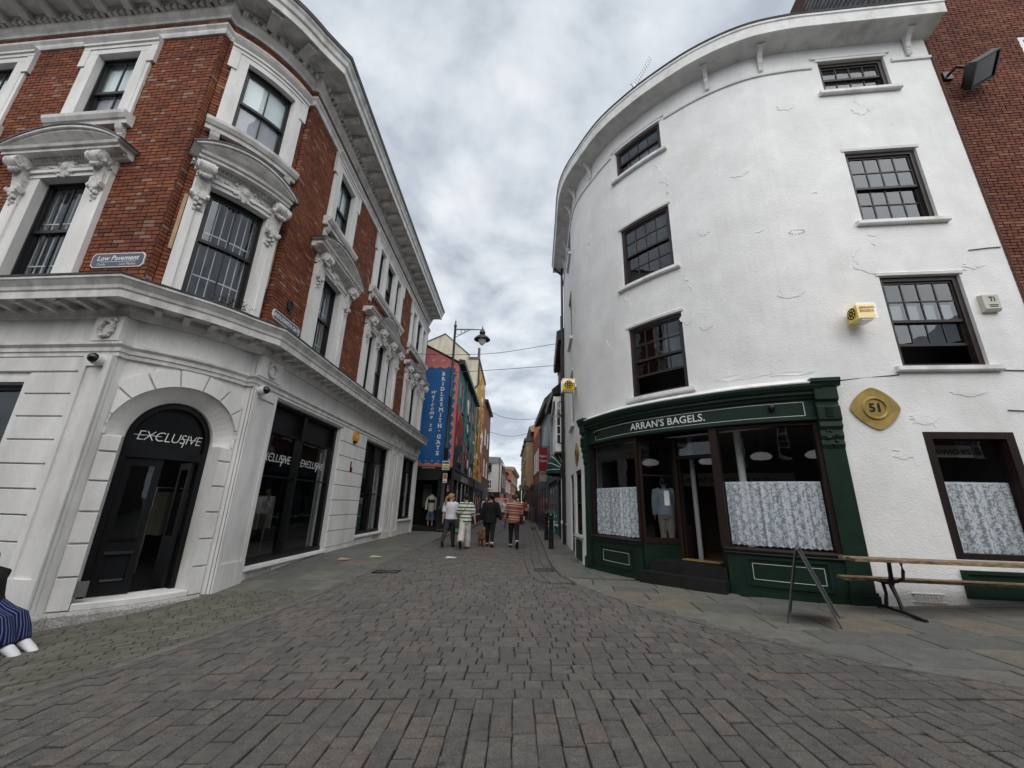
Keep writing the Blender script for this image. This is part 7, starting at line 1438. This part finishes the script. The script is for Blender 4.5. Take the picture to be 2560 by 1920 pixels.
# ------------------------------------------------------------------ people and the dog
def skinmat(n, c): return mat('skin_' + n, c, tuple(x * .9 for x in c), rough=.6, scale=8)
SK = skinmat('light', (.52, .33, .25)); SK2 = skinmat('tan', (.40, .24, .17))
def stripes(name, cols, period, phase=0.0, slant=0.0, zk=1.0):
    m = bpy.data.materials.new(name); m.use_nodes = True; t = m.node_tree; b = t.nodes['Principled BSDF']; L = t.links.new; b.inputs['Roughness'].default_value = .9; b.inputs['Specular IOR Level'].default_value = .1
    tc_ = t.nodes.new('ShaderNodeTexCoord'); sp = t.nodes.new('ShaderNodeSeparateXYZ'); L(tc_.outputs['Object'], sp.inputs[0])
    a = t.nodes.new('ShaderNodeMath'); a.operation = 'MULTIPLY_ADD'; zz_ = t.nodes.new('ShaderNodeMath'); zz_.operation = 'MULTIPLY'; L(sp.outputs[2], zz_.inputs[0]); zz_.inputs[1].default_value = zk; L(sp.outputs[0], a.inputs[0]); a.inputs[1].default_value = slant; L(zz_.outputs[0], a.inputs[2])
    d = t.nodes.new('ShaderNodeMath'); d.operation = 'MULTIPLY_ADD'; L(a.outputs[0], d.inputs[0]); d.inputs[1].default_value = 1 / period; d.inputs[2].default_value = phase
    f = t.nodes.new('ShaderNodeMath'); f.operation = 'FRACT'; L(d.outputs[0], f.inputs[0]); r = t.nodes.new('ShaderNodeValToRGB'); r.color_ramp.interpolation = 'CONSTANT'; L(f.outputs[0], r.inputs[0]); e = r.color_ramp.elements
    while len(e) < len(cols): e.new(.5)
    for i, (p_, c_) in enumerate(cols): e[i].position = p_; e[i].color = (*c_, 1)
    L(r.outputs[0], b.inputs['Base Color']); return m
def remesh(o, vox, sm=6):
    r = o.modifiers.new('remesh', 'REMESH'); r.mode = 'VOXEL'; r.voxel_size = vox; r.use_smooth_shade = True
    s = o.modifiers.new('smooth', 'SMOOTH'); s.iterations = sm; s.factor = .5
def ering(c, rx, ry, n=12, t=None):
    """ellipse ring round c; t: axis direction (defaults to +z)"""
    c = Vector(c)
    if t is None: return [c + Vector((rx * math.cos(2 * math.pi * k / n), ry * math.sin(2 * math.pi * k / n), 0)) for k in range(n)]
    t = Vector(t).normalized(); a = Vector((1, 0, 0)); a = (a - t * a.dot(t)).normalized(); b = t.cross(a)
    return [c + a * rx * math.cos(2 * math.pi * k / n) + b * ry * math.sin(2 * math.pi * k / n) for k in range(n)]
def limb(mb, pts, rad, n=10):
    pts = [Vector(p) for p in pts]; rings = []
    for i, p in enumerate(pts):
        t = pts[min(i + 1, len(pts) - 1)] - pts[max(i - 1, 0)]; r = rad[i]; rings.append(ering(p, *(r if isinstance(r, tuple) else (r, r)), n, t))
    mb.loft(rings)
def person(label, loc, rz, h, legs, arms, skin, hair, head_turn=0.0, top=None, bottom=None, shoes=None, sleeve='short', fem=True, hairstyle='bun', lean=0.0, group=None, vox=.011, topdrop=.0, wide=1.0, legwide=0.0, socks=None, seat=None, shoek=1.0):
    """local frame: x right, y forward, z up; legs: (thigh swing, knee bend, foot pitch) for left, right; arms: (swing, elbow bend, outward) left, right"""
    P = thing('person', label, 'person', (0, 0, 0), group); S = h; hipz = .505 * S if seat is None else seat; J = {}
    pel = Vector((0, 0, hipz)); up = Vector((0, math.sin(lean), math.cos(lean))); sh = pel + up * .305 * S; nk = pel + up * .35 * S; hd = pel + up * .425 * S + Vector((0, .01, 0))
    hw = .088 * S * wide; sw = (.108 if fem else .122) * S * wide
    for i, s_ in enumerate((-1, 1)):
        a, b, fp = legs[i]; hp = pel + Vector((s_ * .050 * S, 0, -.005 * S)); kn = hp + Vector((s_ * .004, math.sin(a), -math.cos(a))) * .245 * S; an = kn + Vector((0, math.sin(a - b), -math.cos(a - b))) * .225 * S; ft = an + Vector((0, math.cos(fp), math.sin(fp))) * .105 * S + Vector((0, 0, -.022 * S)); J['leg', s_] = (hp, kn, an, ft, fp)
        a, b, o = arms[i]; s0 = sh + Vector((s_ * sw, 0, -.012 * S)); el = s0 + Vector((s_ * math.sin(o), math.sin(a) * math.cos(o), -math.cos(a) * math.cos(o))) * .165 * S; wr = el + Vector((s_ * math.sin(o) * .6, math.sin(a + b), -math.cos(a + b))).normalized() * .14 * S; J['arm', s_] = (s0, el, wr)
    def torso(mb, k, z0=-.06, z1=1.0, hem=None):
        prof = [(-.065, .082, .062), (-.02, .096, .076), (.04, .092, .072), (.11, .076 if fem else .086, .058), (.18, .088, .066), (.25, .100, .072), (.30, .098, .060), (.325, .060, .046)]
        rings = []
        for z, rx, ry in prof:
            if z < z0 or z > z1: continue
            g = hem if (hem and z <= z0 + .06) else 1.0; rings.append(ering(pel + up * z * S, (rx * wide + k) * S * g, (ry + k) * S * g, 14))
        mb.loft(rings)
    # body: one continuous surface
    mb = MB(); torso(mb, 0); limb(mb, [sh + up * .0, nk, hd - up * .03 * S], [.045 * S, .033 * S, .035 * S])
    R3 = Matrix.Rotation(head_turn, 3, 'Z')
    mb.ball(hd, (.050 * S, .060 * S, .068 * S), 12, 9); jw = hd + R3 @ Vector((0, .022 * S, -.035 * S)); mb.ball(jw, (.036 * S, .038 * S, .034 * S), 10, 7); mb.ball(hd + R3 @ Vector((0, .064 * S, -.010 * S)), (.009 * S, .014 * S, .016 * S), 6, 5)
    for s_ in (-1, 1):
        mb.ball(hd + R3 @ Vector((s_ * .051 * S, .0, -.008 * S)), (.008 * S, .014 * S, .02 * S), 6, 5)
        hp, kn, an, ft, fp = J['leg', s_]; limb(mb, [hp + Vector((0, 0, .03 * S)), hp.lerp(kn, .45), kn, kn.lerp(an, .35), an], [.058 * S, .05 * S, .036 * S, .037 * S, .022 * S]); limb(mb, [an, an.lerp(ft, .5), ft], [.024 * S, .022 * S, .016 * S])
        s0, el, wr = J['arm', s_]; limb(mb, [sh + Vector((s_ * sw * .55, 0, 0)), s0, s0.lerp(el, .5), el, el.lerp(wr, .4), wr], [.036 * S, .037 * S, .030 * S, .024 * S, .024 * S, .016 * S])
        dv = (wr - el).normalized(); pm = wr + dv * .028 * S; limb(mb, [wr, pm, pm + dv * .02 * S], [(.013 * S, .016 * S), (.012 * S, .025 * S), (.010 * S, .024 * S)]); sd = Vector((0, 1, 0)); sd = (sd - dv * sd.dot(dv)).normalized(); inw = Vector((-s_, 0, 0))
        for k, ln in enumerate((.036, .044, .042, .032)):
            f0 = pm + dv * .016 * S + sd * (.018 - .012 * k) * S; limb(mb, [f0, f0 + dv * ln * .55 * S + inw * .003 * S, f0 + dv * ln * S + inw * .012 * S], [.0058 * S, .0055 * S, .0045 * S], 6)
        t0 = wr + dv * .014 * S + sd * .02 * S; limb(mb, [t0, t0 + dv * .02 * S + sd * .014 * S, t0 + dv * .04 * S + sd * .012 * S + inw * .006 * S], [.007 * S, .0062 * S, .005 * S], 6)
    body = mb.build('body', skin, P); remesh(body, vox, 3)
    if bottom:
        mb = MB(); bm, kind = bottom; k = .008 + legwide * .35
        rings = [ering(pel + up * z * S, (rx * wide + .008) * S, (ry + .008) * S, 14) for z, rx, ry in ((-.07, .080, .064), (-.02, .097, .078), (.04, .093, .073), (.075, .084, .064))]; mb.loft(rings)
        for s_ in (-1, 1):
            hp, kn, an, ft, fp = J['leg', s_]; end = an.lerp(kn, -.02 if kind == 'long' else (.12 if kind == 'crop' else 1.0)) if kind != 'shorts' else kn.lerp(hp, .06); w = legwide
            if kind == 'shorts': limb(mb, [hp + Vector((0, 0, .03 * S)), hp.lerp(kn, .5), end], [.066 * S, .066 * S, .064 * S], 12)
            else: limb(mb, [hp + Vector((0, 0, .03 * S)), hp.lerp(kn, .5), kn, kn.lerp(an, .4), end], [.064 * S, (.056 + w * .4) * S, (.043 + w * .7) * S, (.042 + w) * S, (.030 + w * 1.15) * S], 12)
        o = mb.build('trousers' if kind != 'shorts' else 'shorts', bm, P); remesh(o, vox, 4)
    if top:
        mb = MB(); z0 = -.02 - topdrop; torso_r = []
        for z, rx, ry in ((z0, .100, .080), (.04, .099, .079), (.11, .090, .068), (.18, .097, .074), (.25, .106, .078), (.30, .102, .066), (.332, .056, .048)):
            torso_r.append(ering(pel + up * z * S, (rx * wide + .012) * S, (ry + .012) * S, 14))
        mb.loft(torso_r)
        for s_ in (-1, 1):
            s0, el, wr = J['arm', s_]
            if sleeve == 'short': limb(mb, [sh + Vector((s_ * sw * .5, 0, .004 * S)), s0, s0.lerp(el, .5), s0.lerp(el, .92)], [.046 * S, .049 * S, .047 * S, .047 * S], 12)
            else: limb(mb, [sh + Vector((s_ * sw * .5, 0, .004 * S)), s0, s0.lerp(el, .5), el, el.lerp(wr, .5), wr.lerp(el, -.06)], [.046 * S, .050 * S, .045 * S, .042 * S, .038 * S, .030 * S], 12)
        o = mb.build('top', top, P); remesh(o, vox, 5)
    for s_ in (-1, 1):
        hp, kn, an, ft, fp = J['leg', s_]
        if socks: mb = MB(); limb(mb, [an.lerp(kn, .16), an.lerp(kn, .02), an.lerp(ft, .25)], [.028 * S, .030 * S, .027 * S]); mb.build('sock', socks, P, smooth=True)
        if shoes:
            mb = MB(); dv = (ft - an).normalized(); dn = Vector((0, -math.sin(fp), math.cos(fp))); he = an - dv * .03 * S - dn * (.012 if shoek == 1 else -.004) * S
            limb(mb, [he - dn * .010 * S, he + dv * .04 * S, he + dv * .10 * S, he + dv * (.145 if shoek == 1 else .19) * S - dn * .006 * S], [(.022 * S * shoek, .024 * S * shoek), (.027 * S * shoek, .030 * S * shoek), (.029 * S * shoek, .021 * S * shoek), (.018 * S * shoek, .012 * S * shoek)], 10); mb.build('shoe', shoes, P, smooth=True)
    if hair:
        mb = MB(); bk = R3 @ Vector((0, -.018 * S, .014 * S)); mb.ball(hd + bk, (.057 * S, .060 * S, .064 * S), 14, 9)
        for s_ in (-1, 1): mb.ball(hd + R3 @ Vector((s_ * .040 * S, .012 * S, .012 * S)), (.018 * S, .036 * S, .042 * S), 8, 6)
        mb.ball(hd + R3 @ Vector((0, .02 * S, .048 * S)), (.046 * S, .038 * S, .022 * S), 8, 6)
        if hairstyle == 'pony': c0 = hd + R3 @ Vector((0, -.075 * S, .02 * S)); limb(mb, [c0, c0 + Vector((-.02 * S, -.035 * S, -.03 * S)), c0 + Vector((-.035 * S, -.035 * S, -.10 * S)), c0 + Vector((-.05 * S, -.02 * S, -.19 * S))], [.016 * S, .024 * S, .024 * S, .006 * S])
        if hairstyle == 'long': limb(mb, [hd + Vector((0, -.02, .03 * S)), hd + R3 @ Vector((0, -.03 * S, -.05 * S)), hd + R3 @ Vector((0, -.035 * S, -.13 * S))], [(.055 * S, .05 * S), (.06 * S, .035 * S), (.045 * S, .02 * S)])
        if hairstyle == 'bun': mb.ball(hd + R3 @ Vector((0, -.075 * S, .018 * S)), .030 * S, 10, 7)
        o = mb.build('hair', hair, P); remesh(o, .012, 4)
    # face: eyes, brows and mouth
    mb = MB(); [mb.ball(hd + R3 @ Vector((s_ * .019 * S, .0545 * S, .004 * S)), .0062 * S, 6, 5) for s_ in (-1, 1)]; mb.build('eyes', 'ink', P)
    mb = MB(); mb.ball(hd + R3 @ Vector((0, .0575 * S, -.036 * S)), (.016 * S, .006 * S, .0045 * S), 8, 5); mb.build('mouth', mat('lips', (.36, .13, .11), rough=.5), P)
    P.location = loc; P.rotation_euler = (0, 0, rz); P['_hd'] = 1
    return P, J, pel, up, S
D = math.radians
H_blond = mat('hair_blond', (.36, .23, .10), (.22, .13, .055), rough=.6, scale=30, stretch=(1, 1, .1)); H_dark = mat('hair_dark', (.018, .013, .011), rough=.5); H_brown = mat('hair_brown', (.07, .042, .026), (.04, .024, .016), rough=.55, scale=25); H_grey = mat('hair_grey', (.2, .18, .16), rough=.6)
C_white = mat('cotton_white', (.66, .66, .70), (.52, .52, .56), rough=.9, scale=14, bump=.5, bscale=18, bdist=.02); C_jean = mat('jean_charcoal', (.035, .036, .042), (.022, .023, .027), rough=.9, scale=16, bump=.4, bscale=20, bdist=.015); C_black = mat('jersey_black', (.012, .012, .013), rough=.9, bump=.3, bscale=20, bdist=.015); C_cord = mat('cord_cream', (.56, .53, .48), (.42, .40, .36), rough=.9, scale=60, stretch=(1, 1, .02), contrast=(.45, .55)); C_red = mat('shirt_red', (.45, .055, .045), (.36, .04, .035), rough=.9, scale=10)
S_brown = mat('boot_brown', (.05, .028, .018), rough=.6); S_black = mat('shoe_black', (.012, .012, .012), rough=.6); S_white = mat('shoe_white', (.68, .68, .70), rough=.5)
C_green = stripes('stripe_green', [(0, (.66, .64, .58)), (.62, (.012, .10, .06))], .105, .2); C_red_st = stripes('stripe_rust', [(0, (.30, .075, .05)), (.22, (.42, .30, .22)), (.36, (.20, .055, .05)), (.55, (.45, .34, .27)), (.68, (.33, .10, .06)), (.86, (.14, .10, .10))], .21, .1, .06)
walkers = 'four friends walking away up the middle of the street'
person('blonde walker with ponytail, white T-shirt and charcoal jeans', (-2.06, 13.5, 0), D(-6), 1.63, [(D(-30), D(18), D(-52)), (D(16), D(4), D(3))], [(D(-6), D(12), D(8)), (D(10), D(14), D(8))], SK, H_blond, head_turn=D(-50), top=C_white, bottom=(C_jean, 'long'), shoes=S_brown, hairstyle='pony', topdrop=-.03, group=walkers)
P_, J_, pl_, up_, S_ = person('walker in green and cream striped shirt and wide cream trousers', (-1.56, 13.4, 0), D(2), 1.62, [(D(-26), D(22), D(-62)), (D(8), D(3), D(0))], [(D(10), D(40), D(10)), (D(2), D(10), D(16))], SK, H_dark, top=C_green, bottom=(C_cord, 'long'), shoes=S_black, hairstyle='bun', legwide=.026, topdrop=.01, wide=1.06, socks='white', group=walkers)
bg = thing('shoulder_bag', 'dark green shoulder bag worn by the walker in the striped shirt', 'bag', (-1.78, 13.35, .7)); mb = MB(); limb(mb, [(-1.79, 13.36, .58), (-1.79, 13.36, .66), (-1.78, 13.36, .80), (-1.77, 13.36, .86)], [(.10, .05), (.12, .06), (.11, .05), (.06, .03)], 12); mb.build('body', mat('bag_green', (.02, .035, .025), rough=.7), bg, smooth=True); mb = MB(); mb.tube([(-1.77, 13.33, .85), (-1.68, 13.26, 1.05), (-1.54, 13.24, 1.22), (-1.47, 13.30, 1.36), (-1.47, 13.42, 1.37)], .008, 6); mb.build('strap', mat('strap_tan', (.20, .11, .06), rough=.7), bg)
person('walker with dark hair up, all in black with white socks', (-.82, 14.25, 0), D(0), 1.68, [(D(10), D(2), D(0)), (D(-12), D(14), D(-35))], [(D(-2), D(8), D(13)), (D(-4), D(10), D(18))], SK2, H_dark, head_turn=D(28), top=C_black, bottom=(C_black, 'crop'), shoes=S_black, hairstyle='bun', sleeve='long', topdrop=.05, wide=1.16, socks='white', group=walkers)
person('walker in rust striped jumper holding the dog lead', (-.03, 14.0, 0), D(4), 1.68, [(D(14), D(4), D(2)), (D(-24), D(22), D(-58))], [(D(6), D(14), D(14)), (D(2), D(25), D(8))], SK, H_brown, head_turn=D(40), top=C_red_st, bottom=(C_black, 'crop'), shoes=S_black, hairstyle='bun', sleeve='long', topdrop=.03, wide=1.12, socks='white', group=walkers)
mb = MB(); mb.obox((-.32, 14.08, .60), (.05, .09, .13)); mb.tube([(-.32, 14.08, .67), (-.32, 14.02, .71), (-.32, 14.1, .74), (-.32, 14.14, .68)], .012, 6); lead = thing('dog_lead', 'blue retractable dog lead held by the walker in the striped jumper', 'dog lead', (-.32, 14.08, .6)); mb.build('handle', mat('lead_blue', (.02, .06, .35), rough=.5), lead); mb = MB(); mb.tube([(-.34, 14.08, .56), (-.6, 14.2, .38), (-.85, 14.3, .28), (-1.05, 14.42, .30)], .005, 5); mb.build('cord', 'metal_black', lead)
hb = thing('handbag', 'small black handbag at the hip of the walker in the striped jumper', 'bag', (.2, 13.98, .8)); mb = MB(); limb(mb, [(.22, 13.98, .72), (.22, 13.98, .80), (.21, 13.98, .98)], [(.05, .09), (.06, .10), (.05, .08)], 10); mb.build('body', S_black, hb, smooth=True); mb = MB(); mb.tube([(.21, 13.98, .97), (.20, 13.93, 1.2), (.16, 13.97, 1.38)], .008, 5); mb.build('strap', S_black, hb)
# small tan dog trotting away, tail up to the left
dg_ = thing('dog', 'small shaggy tan dog trotting between the walkers', 'dog', (0, 0, 0)); M['fur'] = mat('fur_tan', (.30, .125, .042), (.18, .072, .025), rough=.9, scale=40, bump=.8, bscale=60, bdist=.02); mb = MB()
limb(mb, [(0, -.20, .27), (0, -.16, .275), (0, -.05, .27), (0, .10, .265), (0, .17, .29)], [(.05, .05), (.085, .09), (.078, .082), (.088, .10), (.06, .07)], 12)
limb(mb, [(0, .14, .31), (0, .20, .37), (.01, .23, .41)], [.06, .055, .055]); mb.ball((.01, .26, .42), (.06, .065, .058), 10, 8); limb(mb, [(.01, .29, .41), (.012, .36, .395)], [.035, .022]); [mb.ball((.01 + s_ * .062, .25, .41), (.016, .03, .05), 8, 6) for s_ in (-1, 1)]
for s_, sw_ in ((-1, .05), (1, -.06)):
    limb(mb, [(s_ * .055, -.14, .25), (s_ * .058, -.10 + sw_ * .4, .17), (s_ * .055, -.18 + sw_, .09), (s_ * .055, -.165 + sw_, .02), (s_ * .055, -.13 + sw_, .012)], [.06, .042, .022, .019, .02], 8)
    limb(mb, [(s_ * .05, .12, .24), (s_ * .052, .12 - sw_ * .4, .13), (s_ * .05, .12 - sw_, .02), (s_ * .05, .145 - sw_, .012)], [.045, .028, .021, .02], 8)
limb(mb, [(0, -.20, .31), (-.06, -.24, .40), (-.14, -.24, .42), (-.20, -.22, .37)], [.022, .032, .034, .012], 8)
o = mb.build('body', 'fur', dg_); remesh(o, .009, 3)
mb = MB(); mb.tube([(.07 * math.cos(a), .15 + .02 * math.sin(a), .33 + .06 * math.sin(a)) for a in [2 * math.pi * k / 12 for k in range(13)]], .008, 5); mb.build('collar', 'ink', dg_)
dg_.location = (-1.10, 14.3, 0); dg_.rotation_euler = (0, 0, D(12)); dg_.scale = (1.08, 1.08, 1.08)
# further people
person('person in white top walking toward the camera behind the walker in black', (-1.62, 23.6, 0), D(180), 1.78, [(D(16), D(4), D(2)), (D(-20), D(12), D(-30))], [(D(10), D(15), D(8)), (D(-10), D(10), D(8))], SK, H_brown, top=C_white, bottom=(C_jean, 'long'), shoes=S_white, hairstyle='long', vox=.016)
person('man in red T-shirt and black shorts walking away along the right kerb', (.65, 34.5, 0), D(0), 1.86, [(D(14), D(4), D(0)), (D(-20), D(14), D(-30))], [(D(-10), D(10), D(10)), (D(10), D(20), D(10))], SK, H_dark, top=C_red, bottom=(C_black, 'shorts'), shoes=S_black, hairstyle='short', fem=False, vox=.018)
person('person in grey coat far up the middle of the street', (-.98, 41, 0), D(180), 1.72, [(D(12), D(4), D(0)), (D(-14), D(8), D(-20))], [(D(8), D(10), D(6)), (D(-8), D(10), D(6))], SK, H_grey, top=mat('coat_grey', (.12, .12, .125), rough=.9), bottom=(C_black, 'long'), shoes=S_black, sleeve='long', topdrop=.12, hairstyle='short', vox=.022)
person('person in pale shirt far up by the right hand kerb', (1.15, 43, 0), D(0), 1.74, [(D(12), D(4), D(0)), (D(-14), D(8), D(-20))], [(D(8), D(10), D(6)), (D(-8), D(10), D(6))], SK, H_grey, top=C_white, bottom=(C_jean, 'long'), shoes=S_black, hairstyle='short', vox=.022, fem=False)
person('person with white sleeve stepping past behind the walker in black', (-.72, 30, 0), D(150), 1.74, [(D(12), D(4), D(0)), (D(-14), D(8), D(-20))], [(D(20), D(20), D(10)), (D(-8), D(10), D(10))], SK, H_dark, top=C_white, bottom=(C_black, 'long'), shoes=S_black, sleeve='long', hairstyle='short', vox=.018)
person('customer in pale blue shirt and beige trousers standing inside the bagel shop doorway', (3.55, 9.95, .35), D(-20), 1.72, [(D(2), D(2), 0), (D(-3), D(4), 0)], [(D(2), D(10), D(6)), (D(10), D(50), D(6))], SK2, H_dark, top=mat('shirt_blue', (.44, .50, .58), (.36, .42, .50), rough=.9, scale=12, bump=.4, bscale=18), bottom=(mat('chino_beige', (.42, .38, .31), rough=.9), 'long'), shoes=S_black, fem=False, hairstyle='short', sleeve='long')
# wheelchair user at the left edge of the picture
wx, wy = -5.80, 4.82; wz = gz(wx, wy); wc = thing('wheelchair', 'black wheelchair cut off by the left edge of the picture', 'wheelchair', (wx, wy, wz)); Fw = lambda x, y, z: (wx + x, wy + y, wz + z)
for s_ in (-1, 1):
    mb = MB(); mb.tube([Fw(.0 + .29 * math.cos(a) - .12, s_ * .29, .30 + .29 * math.sin(a)) for a in [2 * math.pi * k / 28 for k in range(29)]], .018, 8); mb.tube([Fw(-.12, s_ * .29, .30), Fw(-.12, s_ * .24, .30)], .03, 8); [mb.tube([Fw(-.12, s_ * .29, .30), Fw(-.12 + .28 * math.cos(a), s_ * .29, .30 + .28 * math.sin(a))], .003, 4) for a in [2 * math.pi * k / 12 for k in range(12)]]; mb.build('wheel', S_black, wc)
    mb = MB(); mb.tube([Fw(.40 + .075 * math.cos(a), s_ * .20, .085 + .075 * math.sin(a)) for a in [2 * math.pi * k / 16 for k in range(17)]], .026, 8); mb.lathe([(.05, -.015), (.05, .015)], Fw(.40, s_ * .20, .085), 12, 'y'); mb.build('caster', S_black, wc)
    mb = MB(); mb.tube([Fw(-.2, s_ * .22, .95), Fw(-.2, s_ * .22, .45), Fw(.25, s_ * .22, .45), Fw(.38, s_ * .20, .18)], .014, 6); mb.tube([Fw(-.12, s_ * .22, .30), Fw(.38, s_ * .20, .2)], .012, 6); mb.tube([Fw(.3, s_ * .12, .42), Fw(.47, s_ * .11, .09)], .012, 6); mb.build('side_frame', 'metal_black', wc)
    mb = MB(); mb.obox(Fw(.50, s_ * .10, .075), (.16, .11, .012)); mb.build('footrest', 'metal_black', wc)
mb = MB(); mb.obox(Fw(.02, 0, .46), (.45, .42, .05)); mb.build('seat', S_black, wc); mb = MB(); mb.obox(Fw(-.2, 0, .72), (.04, .42, .45)); mb.build('backrest', S_black, wc)
C_blue_st = stripes('stripe_blue', [(0, (.008, .011, .048)), (.68, (.10, .115, .21))], .020, 0, 1.0, .12)
wc.scale = (.8, .8, .8)
person('seated wheelchair user in black jacket, blue striped trousers and white shoes', (wx + .13, wy, wz - .02), D(-94), 1.32, [(D(82), D(50), D(-14)), (D(78), D(44), D(-18))], [(D(-20), D(30), D(4)), (D(-20), D(30), D(4))], SK2, H_dark, top=mat('jacket_black', (.012, .012, .013), rough=.85, bump=.4, bscale=15, bdist=.02), bottom=(C_blue_st, 'crop'), shoes=S_white, sleeve='long', seat=.44, legwide=.014, hairstyle='short', topdrop=.0, lean=D(-24), shoek=1.3)
